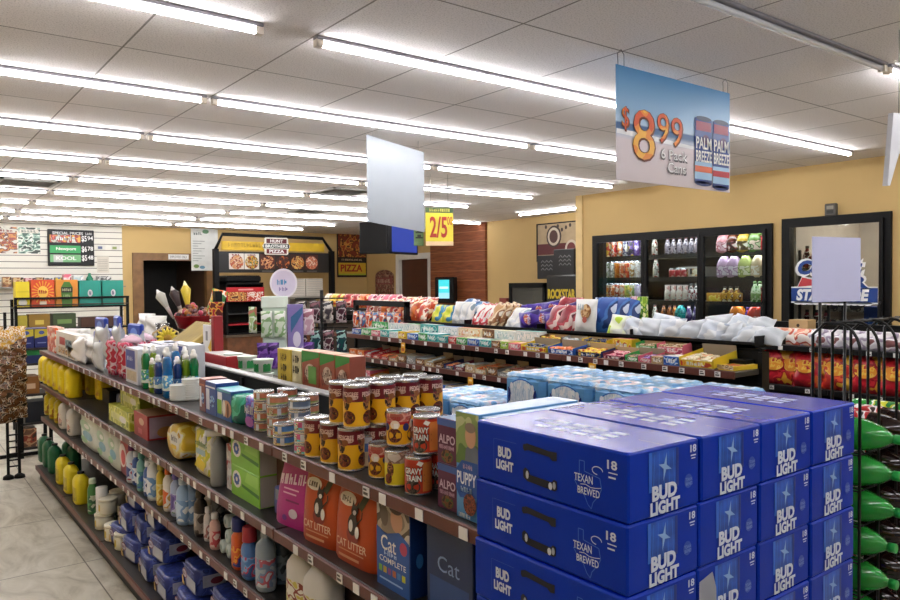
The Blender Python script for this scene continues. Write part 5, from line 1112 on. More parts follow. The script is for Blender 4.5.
# hanging sale tags on the rails
for k, (px, z, lb) in enumerate(((592, R1, 'orange sale tag hanging from the top candy rail above water'), (470, R2, 'orange sale tag hanging from the second candy rail'), (403, R1, 'yellow sale tag at the left end of the top candy rail'), (455, R3, 'yellow sale tag on the third candy rail'))):
    B = MB(); B.box(-.0025, -.028, -.085, 0, .028, 0, K('e0a41c', .45)); leftf(B, -.0025).rect(-.02, -.07, .02, -.045, K('b85a1c', .5)).rect(-.018, -.03, .018, -.015, K('f0e0b0', .5))
    one('sale_tag', B, lb, 'tag', (CXF - .0065, yat(px, CXF - .01, 360), z - .03))
# chip bags in the raised tray
TX, TZ_ = CXS - .04, 1.334
def bagm(key, w, h, t, cols, sc=9., dec=None, seed=1, wr=.07):
    def fn():
        m = PR(cols, sc, .28, bump=.25) if len(cols) > 1 else K(cols[0], .28, var=.06, bump=.15)
        B = MB(); B.pillow(w, h, t, m, seed=seed, wr=wr)
        L = [('bag', B)]
        if dec:
            D = MB(); dec(Face(D, lambda u, v, e: (u, -t / 2 * (max(0, 1 - abs(2 * u / w) ** 2.6) ** .6) * (max(0, 1 - abs(2 * v / h - 1) ** 3.2) ** .55) * 1.2 - .004 - e, v), .0008)); L.append(('printed_label', D))
        return L
    return tmpl(key, fn)
WB = lambda f: (f.ell(.03, .085, .05, .04, PR(['c8a070', 'e0c8a0', 'd8d4cc'], 40), 1, rot=.4), f.scr('chips', -.0, .10, .10, .025, K('2f6aa0', .4), 2, .03))
def chip(px, dx, tp, z, lb, tilt=-18, yaw=0., roll=0., grp='chip bags in the raised tray', X=TX, name='chip_bag'):
    return put(name, tp, lb, 'chip bag', (X + dx, yat(px, X + dx, 320), z), (R(tilt), R(roll), FACE_AISLE + yaw), grp)
OR_ = [bagm('orb%d' % i, .15, .19, .06, c, 12, seed=i + 3) for i, c in enumerate((['d8641c', 'e88a3c', 'b83a1c', 'f0d8b8'], ['c83a2a', 'e07a5a', 'f0e0d0', 'a82a1c'], ['e0742a', 'c8502a', 'f4d8a8'], ['d89078', 'f0d8cc', 'c85a4a', 'e8e0dc']))]
k = 0
for row, (dx, z) in enumerate(((.07, TZ_), (.20, TZ_ + .015), (.30, TZ_ + .04))):
    for i in range(8):
        px = 368 + i * 7.6 + row * 3
        chip(px, dx, OR_[(i * 3 + row) % 4 if i > 1 else 1 + 2 * ((i + row) % 2)], z, 'orange or red snack bag at left of chip tray, %s row, %s from left' % (('front', 'middle', 'rear')[row], ORD[i]), -22 - row * 4, rd6.uniform(-.25, .25), rd6.uniform(-14, 14), 'small orange snack bags')
B1 = bagm('limeb', .17, .16, .06, ['c8d22a', 'e0dc5a', '3a8ab8', '7ab82a'], 7, seed=9); chip(437, .09, B1, TZ_, 'lime and blue snack bag right of the orange bags'); chip(448, .09, B1, TZ_, 'second lime and blue snack bag beside white bag', -20, .2)
B2 = bagm('whiteb', .17, .19, .06, ['dcdcd8', 'c8ccd0', 'e8e8e4', '8aa0b0'], 8, seed=10)
for i, px in enumerate((458, 465)): chip(px, .08, B2, TZ_, 'white snack bag %s of white pair in chip tray' % ('left', 'right')[i], -15)
B3 = bagm('blueb', .18, .15, .07, ['2c5c98', '6a94c0', 'd8dce0', '1c3c70'], 8, seed=11); chip(464, .25, B3, TZ_ + .10, 'blue snack bag lying behind the white pair', -50); chip(474, .25, B3, TZ_ + .08, 'blue and white snack bag behind red striped bags', -50, .4)
B4 = bagm('redw', .11, .20, .05, ['e4dcd8', 'c82a3a', 'e8e4e0', 'd87a7a'], 9, seed=12)
for i, px in enumerate((474, 480.5, 487)): chip(px, .08, B4, TZ_, 'white and red snack bag in chip tray, %s from left' % ORD[i], -30, -.2, 8)
B5 = bagm('tanb', .13, .21, .06, ['b88a58', 'd8c09a', '8a5a34', 'e0d4c0'], 9, seed=13)
for i, px in enumerate((490, 497, 504)): chip(px, .07 + .04 * i, B5, TZ_, 'tan snack bag in chip tray, %s from left' % ORD[i], -30, -.2, 10)
chip(512, .07, B2, TZ_, 'small white snack bag left of the purple bags', -40)
B6 = bagm('purp', .13, .19, .06, ['3a1c8a', '4a2ca0', '2c1468', '5a3cb0'], 6, lambda f: (f.ell(.0, .10, .045, .028, PR(['b84a3a', 'd8b89a', '6a2c5a'], 40), 1, rot=.5), f.scr('takes', .01, .115, .08, .024, K('b8a8d8', .4), 2, .03)), 14)
for i, (px, dx, z, yw, rl) in enumerate(((520, .07, .0, -.3, 78), (532, .10, .0, -.1, 72), (545, .08, 0, -.2, 80), (528, .2, .06, .2, 82), (543, .20, .07, -.1, 76), (556, .15, .04, .1, 70), (518, .22, .05, .2, 84))):
    chip(px, dx, B6, TZ_ + z + .05, 'purple chip bag lying in the tray, %s of the pile' % ORD[i], -25, yw, rl, 'purple chip bags')
B7 = bagm('redb', .16, .19, .07, ['8a1c2c', 'b83a44', 'e0c8c0', '5a1420'], 9, seed=15)
for i, (px, dx, z) in enumerate(((552, .06, 0), (562, .06, 0), (571, .08, 0), (560, .2, .05), (569, .22, .05))): chip(px, dx, B7, TZ_ + z, 'dark red chip bag right of the purple pile, %s of them' % ORD[i], -22, .1 * (i - 2), 12 * (i % 2))
B8 = bagm('popc', .19, .225, .07, ['e2e2de'], 8, lambda f: (f.ell(.03, .14, .04, .05, PR(['7a4a24', 'a87a44', 'd0b080'], 40), 1), f.ell(.028, .085, .018, .02, K('b85a4a', .4), 2), f.scr('pop', -.01, .17, .06, .04, K('9ab0b8', .4), 3, .03)), 16, .04); chip(585, .06, B8, TZ_, 'upright white popcorn bag with brown picture in chip tray', -6)
B9 = bagm('blu2', .18, .24, .07, ['1e4c9a', '3a70b8', '16356e', 'c8d4e4'], 7, seed=17)
for i, (px, dx) in enumerate(((602, .12), (614, .16), (626, .20), (608, .26))): chip(px, dx, B9, TZ_, 'blue chip bag right of the popcorn bag, %s of them' % ORD[i], -14, .1)
for i, (px, c) in enumerate(((634, 'pink'), (640, 'lime'))):
    B = MB(); B.box(-.028, 0, 0, .028, .05, .24, ink(c, 20), .003); one('snack_tube', B, 'slim upright %s snack box beside the blue chip bags' % c, 'snack box', (TX + .25, yat(px, TX + .25, 320), TZ_), FACE_AISLE)
B10 = bagm('limew', .16, .15, .06, ['b8d82c', 'e4ecc8', 'd8dcd0', '8ab82c'], 6, seed=18); chip(616, .04, B10, TZ_ - .012, 'lime and white chip bag in front of the blue bags', -25, .1, 5)
for i, (px, dx, w_, tl, yw, rl, z) in enumerate(((630, .05, .20, -30, -.1, 12, 0), (647, .06, .20, -28, .0, 4, 0), (670, .06, .22, -25, .1, -3, 0), (690, .08, .20, -35, .2, -12, 0), (708, .07, .22, -30, -.2, 8, 0), (726, .08, .22, -42, .1, -14, 0), (745, .09, .22, -52, .2, -10, 0), (764, .10, .22, -55, .1, 5, 0), (735, .20, .22, -48, -.2, 12, .05), (715, .22, .22, -40, .1, -8, .04), (660, .22, .20, -30, .2, 10, .02), (757, .22, .22, -60, .3, -5, .05))):
    chip(px, dx, bagm('wchip%d' % (i % 4), .175, .125, .07, ['ccd2d8'] if i % 2 else ['d4d8dc', 'c4ccd6', 'dfe2e4', '9aa8bc'], 5, None, 20 + i % 4, .10), TZ_ + z, 'glossy white chip bag at right of chip tray, %s of the row' % ORD[i], tl, yw, rl, 'white chip bags')  # grey-blue tones in the white bags are shading put into the colour
# peg rack on the far end of the candy gondola
py0, py1 = 5.40, 6.28
pr_ = thing('peg_rack', 'black peg rack frame on the far end of candy gondola', 'rack', (CXF + .235, py0, R1))
for y in (0, py1 - py0): part('post', MB().box(-.02, y - .02, 0, .02, y + .02, .30, BLK), pr_)
part('top_bar', MB().box(-.02, -.02, .25, .02, py1 - py0 + .02, .30, BLK), pr_)
PGB = [bagm('peg%d' % i, .10, .15, .035, c, 14, seed=30 + i) for i, c in enumerate((['c84a2a', 'e4dcd4', 'd8702a', '2c5a9a'], ['e0dcd8', 'b83a30', '3a6a9a', 'c8c4c0']))]
for i in range(7): 
    part('peg', MB().tube([(-.02, .06 + i * .12, .20), (-.12, .06 + i * .12, .205)], .003, STEEL, 6), pr_)
    put('peg_bag', PGB[i % 2], 'small red and white bag hanging on peg rack, %s from right' % ORD[i], 'snack bag', (CXF + .175, py0 + .06 + i * .12, R1 + .045), FACE_AISLE, 'bags on the peg rack')
for i, (px, c, lb) in enumerate(((327, 'cream', 'cream yellow'), (334, 'yellow', 'pale yellow'), (341, 'yellow', 'gold'), (348, 'red', 'bright red'), (355, 'red', 'red'), (362, 'orange', 'orange'), (370, 'pink', 'salmon pink'), (378, 'pink', 'rose pink'), (386, 'pink', 'pink'), (393, 'pink', 'pale pink'))):
    put('snack_bag', bagm('top' + c, .17, .15, .07, PAL_[c], 10, seed=40 + i), '%s snack bag behind the peg rack, %s from left' % (lb, ORD[i]), 'snack bag', (CXB - .1 + .0, yat(px, CXB - .1, 310), 1.42), (R(-20), 0, FACE_AISLE + rd6.uniform(-.3, .3)), 'snack bags behind the peg rack')
tb = thing('display_shelf', 'black top shelf behind the peg rack holding snack bags', 'shelf', (CXB - .2, yat(398, CXB - .2), 1.05)); LL = yat(322, CXB - .2) - yat(398, CXB - .2)
part('shelf', MB().box(0, 0, .34, .36, LL, .37, BLK), tb)
for y in (0, LL - .04): part('post', MB().box(.0, y, 0, .04, y + .04, .34, BLK), tb)
# ------------------------------------------------------------------ red chip gondola towards the coolers
GRX = 5.0
g3 = gondola('gondola_shelving', 'black snack gondola with red chip bags near the coolers', GRX, GRX + .40, GRX + .75, [1.62, 2.40, 3.18], [1.215, .93, .55], .15, 1.36, back_levels=(1.0, .6, .15), tags=True, deckx=GRX - .12, capm=BLK, tagw=.2, railm=BLK)
RCB = [bagm('rcb%d' % i, .23, .25, .10, c, 12, (lambda f: (f.ell(.0, .14, .07, .045, PR(['e8962a', 'f0c04a', 'c8401c'], 26), 1))) , 50 + i) for i, c in enumerate((['c02030', 'd8343c', 'a8182a', 'e0a030'], ['c82a24', 'e0502a', 'a81c20', 'e8b83a'], ['b81c2c', 'd02a34', 'e06a2a']))]
for i, px in enumerate((776, 792, 808, 823, 838, 853, 868, 884, 897)):
    put('chip_bag', RCB[i % 3], 'red hot chip bag on middle shelf near the coolers, %s from left' % ORD[i], 'chip bag', (GRX + .07 + .03 * (i % 2), yat(px, GRX + .07, 370), .93), (R(-6), 0, FACE_AISLE + rd6.uniform(-.12, .12)), 'red chip bags on the snack gondola')
for i, px in enumerate((765, 783, 801, 819, 838, 857)):
    put('chip_bag', RCB[(i + 1) % 3], 'red hot chip bag on lower shelf near the coolers, %s from left' % ORD[i], 'chip bag', (GRX + .06, yat(px, GRX + .06, 400), .55), (R(-8), 0, FACE_AISLE + rd6.uniform(-.12, .12)), 'red chip bags on the snack gondola')
SLV = bagm('slv', .23, .25, .10, ['3a3c40', '8a8e94', '1c1c20', 'c0c4c8'], 9, None, 60)
for i, px in enumerate((877, 893)): put('chip_bag', SLV, 'silver and black chip bag on lower shelf near coolers, %s' % ('left', 'right')[i], 'chip bag', (GRX + .06, yat(px, GRX + .06, 400), .55), (R(-8), 0, FACE_AISLE))
TB3 = [bagm('tb3%d' % i, .24, .13, .10, c, 9, None, 62 + i) for i, c in enumerate((['d87a5a', 'e8c8b0', 'c85a44', 'f0e4dc'], ['d8d4d8', 'a89ab0', 'e8e4e8', '8a5a5a']))]
for i, px in enumerate((783, 800, 818, 836, 853, 870, 887)): put('chip_bag', TB3[0 if i < 2 else 1], '%s chip bag on top of snack gondola near coolers, %s from left' % ('salmon' if i < 2 else 'pale mauve', ORD[i]), 'chip bag', (GRX + .1, yat(px, GRX + .1, 342), 1.215), (R(-30), 0, FACE_AISLE + rd6.uniform(-.2, .2)), 'bags on top of the snack gondola')
B = MB(); B.box(-.07, 0, 0, .07, .12, .17, K('b89a6c', .6), .003); f = front(B); f.rect(-.03, .05, .03, .11, K('7a5a34', .5)); f.ell(0, .13, .012, .012, K('3a2a1a', .5)); one('cardboard_box', B, 'small tan box standing left on top of snack gondola', 'box', (GRX + .22, yat(798, GRX + .22), 1.215), FACE_AISLE)
# ================================================================== coolers in the right wall
FRB = K('0a0a0b', .5, 0, spec=.2); INN = K('1c1d20', .6); PANE = GL('e8eeee', .03, .015); STRIP = EM('f4f6ff', 13.)
def cooler(name, label, y0, y1, z0, z1, ndoor, depth, shelves, inn, strips=True):
    c = thing(name, label, 'cooler', (XW, y0, 0))
    L = y1 - y0
    f = MB(); w = .05
    f.box(-.03, 0, z0, .10, w, z1, FRB); f.box(-.03, L - w, z0, .10, L, z1, FRB); f.box(-.03, w, z0, .10, L - w, z0 + w, FRB); f.box(-.03, w, z1 - w, .10, L - w, z1, FRB)
    part('frame', f, c)
    k = MB(); k.box(.16, .0, z0 - .02, .16 + depth, L, z0, inn); k.box(.16, 0, z1, .16 + depth, L, z1 + .02, inn); k.box(.16 + depth, 0, z0, .18 + depth, L, z1, inn); k.box(.16, -.02, z0, .16 + depth, 0, z1, inn); k.box(.16, L, z0, .16 + depth, L + .02, z1, inn); part('liner', k, c)
    D = (L - 2 * w) / ndoor
    for i in range(ndoor):
        a, b = w + i * D, w + (i + 1) * D
        d = MB(); t = .035
        d.box(-.05, a + .003, z0 + w, -.01, a + t, z1 - w, FRB); d.box(-.05, b - t, z0 + w, -.01, b - .003, z1 - w, FRB); d.box(-.05, a + t, z0 + w, -.01, b - t, z0 + w + t, FRB); d.box(-.05, a + t, z1 - w - t, -.01, b - t, z1 - w, FRB)
        dr = part('door', d, c)
        part('pane', MB().box(-.032, a + t, z0 + w + t, -.026, b - t, z1 - w - t, PANE), dr)
        hy = a + .02
        part('handle', MB().tube([(-.05, hy, 1.0), (-.085, hy, 1.03), (-.085, hy, 1.45), (-.05, hy, 1.48)], .009, FRB, 8), dr)
        if strips: part('added_light_strip', MB().box(.105, a + .03, z1 - .045, .125, b - .03, z1 - .025, STRIP), c)  # strip added out of sight behind the header to brighten the goods
    for z in shelves:
        s = MB(); s.box(.20, .03, z - .012, .16 + depth, L - .03, z, K('2a2b2d', .4, .4)); s.box(.195, .03, z - .034, .20, L - .03, z + .014, K('1a1a1b', .4)); sh_ = part('shelf', s, c)
        if strips: part('added_light_strip', MB().box(.203, .06, z - .026, .213, L - .06, z - .018, STRIP), sh_)  # added behind each shelf lip, unseen, to brighten the goods below
    return c
CS = [EYE + .27, EYE + .02, EYE - .24, EYE - .50, EYE - .78]
cooler('drink_cooler', 'three door glass drink cooler in the tan wall', C1[0], C1[1], C1[2], C1[3], 3, .75, CS, INN)
def zc(y, X): return zat(0, y, X=X)
def xbottle(key, cols, cap, h, r, neck=.45, caph=.12, p=2.):
    def fn():
        B = MB(); hb = h * (1 - caph); B.lathe([(r * .9, 0), (r, .006), (r, hb * .6), (r * .85, hb * .74), (r * neck, hb * .95), (r * neck, hb)], PR(cols, 16, .25), 12, p=p)
        C = MB(); C.lathe([(r * neck * 1.1, hb), (r * neck * 1.1, h)], K(cap, .4), 10)
        return [('bottle_body', B), ('cap', C)]
    return tmpl(key, fn)
def xcan(key, cols, h=.19, r=.034):
    def fn():
        B = MB(); B.lathe([(r * .85, 0), (r, .012), (r, h - .02), (r * .8, h - .004), (r * .78, h)], [SILV] + [PR(cols, 18, .3)] + [SILV, SILV], 12); return [('can_body', B)]
    return tmpl(key, fn)
CANC = [['c8a83a', 'b83a2a', 'e8d8a0'], ['b82a2a', 'e0d0c8', 'd8703a'], ['c83a3a', 'e8a06a', 'f0e4d8'], ['e4e0d8', '3a3a6a', 'c0c0c8'], ['3a3a4a', '8a6ab0', 'd8c84a'], ['5a3a8a', '8a7ab8', 'd8d0e8']]
CANC2 = [['d8d8d0', '8a9a6a', 'e8e8e4'], ['e0e4d8', 'a8a8a0', 'f0f0ec'], ['e07a1c', 'f0a84a', 'c85a1c'], ['d86a3a', 'e8c8a8', 'c83a2a'], ['c8402a', 'e88a4a', 'e8d8c8'], ['e8dcd0', 'b88a4a', 'f4ece4'], ['e4e0dc', 'c8b8a8', 'f0eeea']]
CANC3 = [['d8502a', 'f0d8a8', 'e89a3a'], ['e07a3a', 'f0e0c8', 'c83a2a'], ['d8c8a8', 'c84a2a', 'f0e8d8'], ['c8402a', 'e8b88a', 'f0e0d0'], ['e0d86a', 'a8c05a', 'f0ecc8'], ['9ac06a', 'e8e4c8', 'd8b04a'], ['c8b8d0', 'e4dce8', '8a6ab0']]
XI = XW + .25
def rowy(pl, pr, n): return [yat(pl + (pr - pl) * (i + .5) / n, XI) for i in range(n)]
for sh, (z, cs, pl, pr) in enumerate(((CS[0], CANC, 606, 640), (CS[1], CANC2, 605, 640), (CS[2], CANC3, 605, 640), (CS[3], [['2c4c8a', '6a94c0', 'c8d8e4'], ['24508c', '88a8cc', '1c3c70'], ['3a6aa8', 'd0dcea', '1e4480'], ['b83a3a', 'e8d0c8', 'd06a5a'], ['6ab83a', 'c8e0a0', '3a8a2a'], ['8ac84a', 'e0ecc0', '4a9a2a']], 605, 640))):
    n = len(cs)
    for i, y in enumerate(rowy(pl, pr, n)):
        for d in range(2):
            if d and sh == 3: continue
            put('drink_can', xcan('xc%d_%d' % (sh, i), cs[i], .205 if sh else .22), 'tall %s drink can on %s shelf of left cooler door, %s from left, %s row' % (('bright', 'pale', 'orange', 'blue')[sh], ORD[sh], ORD[i], ('front', 'rear')[d]), 'can', (XI + d * .09, y, z), rd6.uniform(0, 6), 'tall cans behind the left cooler door')
# middle door: sparse
def xput(name, key_t, px, z, lb, cat='bottle', dx=0., sc=None): return put(name, key_t, lb, cat, (XI + dx, yat(px, XI + dx), z), rd6.uniform(-.4, .4) + FACE_AISLE, None, sc)
GRB = xbottle('grb', ['8a808a', '6a6472', 'a8a0a8', '4a4450'], '5a2a2a', .20, .036)
for i, px in enumerate((668, 674, 680, 686, 692, 697)): xput('drink_bottle', GRB, px, CS[0], 'mauve grey bottle on top shelf of middle cooler door, %s from left' % ORD[i])
B = MB(); B.box(-.16, 0, 0, .16, .25, .12, K('b0aca4', .5), .004, top=K('9a968e', .5)); f = front(B); f.rect(-.15, .015, -.02, .10, ink('brown', 20)).rect(.02, .02, .12, .1, ink('cream', 24)).rect(.0, .04, .03, .1, K('2a2a2a', .5)); one('drink_carton', B, 'grey carton with brown print on second shelf of middle cooler', 'carton', (XI, yat(690, XI), CS[1]), FACE_AISLE)
RDC = xcan('rdc', ['a82a30', 'c8585a', 'd8b0a8'], .12, .033); WHC = xbottle('whc', ['e4d8c8', 'f0e8dc', 'd8a8a0'], 'c8b8b0', .185, .034, .8, .06)
for i, px in enumerate((668, 673.5, 679, 685, 691)): xput('drink_can', RDC, px, CS[1] - .26 + .26, 'x', 'can') if 0 else None
for i, px in enumerate((672, 678, 684)): xput('drink_can', RDC, px, CS[1], 'small dark red can on second shelf of middle cooler, %s from left' % ORD[i], 'can', .0, (1, 1, .9))
for i, px in enumerate((667.5, 673.5, 679.5, 685.5)): xput('drink_bottle', WHC, px, CS[2], 'cream bottle on third shelf of middle cooler, %s from left' % ORD[i])
for i, px in enumerate((691.5, 696.5)): xput('drink_bottle', xbottle('mix', ['d8ccc8', '8a3a44', 'e4e0dc', '5a5a5a'], '3a3a3a', .20, .036), px, CS[2], 'white and red bottle on third shelf of middle cooler, %s of pair' % ('left', 'right')[i])
for i, (px, k_, c_) in enumerate(((664, 'am1', ['7a3a1c', 'a8602a', '4a2010']), (670, 'am1', ['7a3a1c', 'a8602a', '4a2010']), (675, 'am2', ['b8642a', 'd89a5a', '7a3a1c']), (689, 'pu1', ['4a3a6a', '6a5a8a', 'c8c0d0']), (696, 'pu1', ['4a3a6a', '6a5a8a', 'c8c0d0']))): xput('drink_bottle', xbottle(k_, c_, '4a2a1a', .24, .036), px, CS[3], 'amber or violet bottle at bottom of middle cooler, %s from left' % ORD[i])
xput('drink_jug', xbottle('tl', ['1c8a88', '2aa8a0', '187070'], '1c8a88', .26, .07, .35), 681, CS[3], 'teal jug at bottom of middle cooler door', 'jug')
for i, (px, z) in enumerate(((655, CS[0]), (656, CS[1]), (655, CS[2] - .1), (655.5, CS[4] + .1))): xput('drink_bottle', xbottle('edge', ['b8b4a8', '8a8478', 'd0ccc0', '8a3a34'], '5a5a5a', .24, .034), px, z if z in CS else CS[min(4, i + 1)], 'bottle at left edge of middle cooler door, shelf %s' % ('one', 'two', 'three', 'four')[i])
# right door: jugs of juice
def xjug(key, body, lab, cap, h=.25, w=.075):
    def fn():
        B = MB(); B.lathe([(.92, 0), (1, .012), (1, h * .5), (.85, h * .66), (.45, h * .86), (.32, h * .92)], K(body, .2, trans=.1), 14, sx=w, sy=w * .8, p=3.2)
        L = MB(); f = Face(L, lambda u, v, e: (u, -w * .8 * (1 - abs(u / w) ** 3.2) ** (1 / 3.2) - .002, v)); f.rect(-w * .85, h * .1, w * .85, h * .46, PR(lab, 20, .4), 1, 8)
        C = MB(); C.lathe([(.026, h * .90), (.026, h)], K(cap, .4), 10)
        return [('jug_body', B), ('label', L), ('cap', C)]
    return tmpl(key, fn)
J = {'pink': xjug('jp', 'c88a90', ['e0d0d0', '9a3a4a', 'c8a0a8'], '2a1c1c'), 'brown': xjug('jb', '5a2a20', ['e0d4d0', '8a3a3a', '2a1614'], '1a1414'), 'gold': xjug('jg', 'b89a3a', ['e4e0d0', '7a6a2a', '3a2a14'], '1a1a14'), 'green': xjug('jgr', '6a8a4a', ['b8c8a0', '3a5a2a', 'd8c0b0'], '1c2414'), 'lilac': xjug('jl', 'c0a0bc', ['d8c0d4', 'a880a8', 'e8dce8'], '6a4a6a'), 'lime': xjug('jli', 'b8c470', ['d8dca0', '8aa04a', 'e8e8c8'], '4a5a2a'), 'peach': xjug('jpe', 'dcc49c', ['e8dcc0', 'c8a87a', 'f0e8d8'], '7a5a3a'), 'orange': xjug('jo', 'd8761c', ['e8b84a', 'd85a1c', 'f0dca0'], 'd8601c'), 'red': xjug('jr', 'c8402c', ['e06a4a', 'b82a1c', 'e8d0c0'], 'd03a20')}
for z, its in ((CS[0], ((724, 'pink'), (734, 'brown'), (744.5, 'gold'), (756, 'green'))), (CS[1], ((724.5, 'lilac'), (734.5, 'lilac'), (746, 'lime'), (758.5, 'peach'))), (CS[4] + .05, ((738, 'orange'), (756, 'red'), (763, 'red')))):
    for i, (px, c) in enumerate(its): xput('juice_jug', J[c], px, z if z in CS else CS[3], '%s juice jug on %s shelf of right cooler door, %s from left' % (c, {CS[0]: 'top', CS[1]: 'second'}.get(z, 'bottom'), ORD[i]), 'jug', 0, None if z in CS[:2] else 1.15)
RDT = xbottle('rdt', ['b8242c', 'd8444a', '8a1c22'], '8a1c22', .16, .036, .9)
xput('drink_bottle', RDT, 763, CS[0], 'red bottle right of green jug on top shelf'); xput('drink_bottle', RDT, 764, CS[2], 'red bottle at right end of third shelf')
for i, px in enumerate((725, 731, 737)): xput('drink_bottle', xbottle('ylb', ['c8902a', 'e0b84a', '7a4a1c', 'e8dcb8'], '3a2a1a', .17, .04, .4), px, CS[2], 'yellow drink bottle on third shelf of right cooler, %s from left' % ORD[i])
for i, px in enumerate((755, 760)): xput('drink_bottle', xbottle('grn2', ['8ab06a', 'c8d8b0', '5a8a4a'], '3a5a2a', .22, .042, .4), px, CS[2], 'green drink bottle on third shelf of right cooler, %s of pair' % ('left', 'right')[i])
B = MB(); B.box(-.15, 0, 0, .15, .2, .10, K('c8922a', .45), .004); front(B).rect(-.12, .02, .12, .08, ink('yellow', 14)); one('drink_carton', B, 'gold carton on third shelf of right cooler door', 'carton', (XI, yat(719, XI), CS[2]), FACE_AISLE)
xput('drink_bottle', xbottle('pur3', ['4a2a7a', '6a4aa0', '3a1c5a'], '3a1c5a', .22, .04, .4), 748, CS[3], 'purple bottle between orange and red jugs')
# -- beer cave behind the big glass door
bc = cooler('beer_cave', 'tall single door walk-in cooler with blue lettering on its glass', C2[0], C2[1], C2[2], C2[3], 1, .01, [], K('9a9894', .5), False)
for ch in list(bc.children):
    if ch.name.startswith('liner'): bpy.data.objects.remove(ch)
k = MB(); SW = K('c8beb4', .45, .0, var=.06); x0, x1, ya, yb = .16, 1.44, -.6, .90
k.box(x0, ya, -.02, x1, yb, 0, K('6a6a68', .5)); k.box(x0, ya, 2.42, x1, yb, 2.44, K('a09c96', .4)); k.box(x1, ya, 0, x1 + .02, yb, 2.42, SW); k.box(x0, ya - .02, 0, x1, ya, 2.42, SW); k.box(x0, yb, 0, x1, yb + .02, 2.42, SW)
part('insulated_room', k, bc)
part('ceiling_lamp', MB().box(.5, .0, 2.38, 1.1, .1, 2.42, EM('fff0e0', 24.)), bc)
lt = MB(); DW = C2[1] - C2[0]
g = Face(lt, lambda u, v, e: (-.034 - e, DW - u, v), .0012)      # u from the left jamb
BL = K('123f8c', .35); WL = K('e8eaec', .4)
z0b, z1b = zat(838, 302, X=XW), zat(838, 288, X=XW)
g.rect(.097, z0b, DW - .097, z1b, BL, 1); g.rect(.097, z1b, DW - .097, z1b + .012, WL, 1); g.rect(.097, z0b - .012, DW - .097, z0b, WL, 1)
for i in range(12): g.ell(.16 + i * .055, z0b - .012, .035, .016, WL, 1)
g.text('STATEWIDE', DW / 2 - .01, (z0b + z1b) / 2, .62, .105, WL, 2, .05, 0, .15)
zc_, zb_ = zat(838, 268, X=XW), zat(838, 281, X=XW) 
for d, m, l in ((.05, WL, 1), (.0, BL, 3)):
    g.text('Coldest', DW / 2 - .03, zc_ + .01, .56 + d, .13 + d * .7, m, l, .05 + d * .3, 0, .2); g.text('BEER', DW / 2 + .07, zb_ - .01, .46 + d, .10 + d * .6, m, l, .06 + d * .3, 0, .1)
g.poly([(.15, zb_ - .06), (.30, zb_ - .05), (.32, zb_ + .02), (.20, zb_ + .05)], WL, 2); g.poly([(.16, zb_ - .05), (.29, zb_ - .04), (.31, zb_ + .01), (.20, zb_ + .035)], K('b8303a', .4), 3)
part('window_lettering', lt, bc, 'blue and white lettering on the glass door')
sr = thing('cooler_shelving', 'dark shelving with red bottles inside the beer cave at left', 'shelving', (XW + .26, C2[1] - .33, 0))
for z in (.5, .85, 1.18, 1.50, 1.78): part('shelf', MB().box(-.06, .0, z - .015, .24, .29, z, K('2c2c2c', .4)), sr)
for x, y in ((-.06, 0), (.22, 0), (-.06, .27), (.22, .27)): part('post', MB().box(x, y, 0, x + .02, y + .02, 1.95, K('2c2c2c', .4)), sr)
DR = xbottle('drb', ['6a1c24', '8a2a34', 'c8b8b0', '3a1014'], '2a1014', .21, .038, .4)
n_ = 0
for z in (1.78, 1.50, 1.18, .85):
    for i in range(3):
        put('beer_bottle', DR if z != 1.50 else xbottle('drb2', ['c8c4c0', '8a8480', 'e0dcd8'], '5a5a5a', .2, .038, .4), '%s bottle inside beer cave, %s shelf from top, %s from front' % ('dark red' if z != 1.5 else 'grey white', ORD[n_ // 3], ORD[i]), 'bottle', (XW + .26 + .0, C2[1] - .275 + i * .09, z), 0, 'bottles in the beer cave'); n_ += 1
for l in range(4):
    for c in range(2):
        B = MB(); B.box(-.15, 0, 0, .15, .3, .155, K('a89c94', .5, var=.1), .004); f = front(B); f.rect(-.1, .03, .1, .12, ink('grey', 12)); f.ell(.0, .08, .05, .03, K('4a4a5a', .5), 2)
        one('beer_carton', B, 'pale beer carton in walk-in cooler stack, %s layer, %s' % (('bottom', 'second', 'third', 'top')[l], ('left', 'right')[c]), 'carton', (XW + .62, yat(832 + c * 23, XW + .62), l * .157 + .86), FACE_AISLE)
one('carton_table', MB().box(0, 0, 0, .34, .66, .86, K('4a4a4c', .5), .005), 'grey stand under the pale cartons in the walk-in cooler', 'stand', (XW + .60, yat(868, XW + .62), 0))
for i, px in enumerate((878, 886)):
    B = MB(); B.box(-.14, 0, 0, .14, .25, .5, K('1c3c8a', .4, var=.2), .004); front(B).rect(-.1, .1, .1, .4, ink('blue', 8)); one('beer_carton', B, 'blue beer carton at right inside walk-in cooler, %s' % ('left', 'right')[i], 'carton', (XW + .45 + .3 * i, yat(880, XW + .5) - .02, .92), FACE_AISLE)
one('carton_table', MB().box(0, 0, 0, .6, .30, .92, K('3a3a3c', .5), .005), 'dark stand under the blue cartons in the walk-in cooler', 'stand', (XW + .43, yat(880, XW + .5) - .17, 0))
# ================================================================== back half of the long gondola, displays, counter, pizza kiosk
def put8(name, mb, lb, cat, loc, rz=FACE_AISLE, grp=None): return one(name, mb, lb, cat, loc, rz, grp)
BX = 1.60
def by(px, X=BX): return yat(px, X, 350)
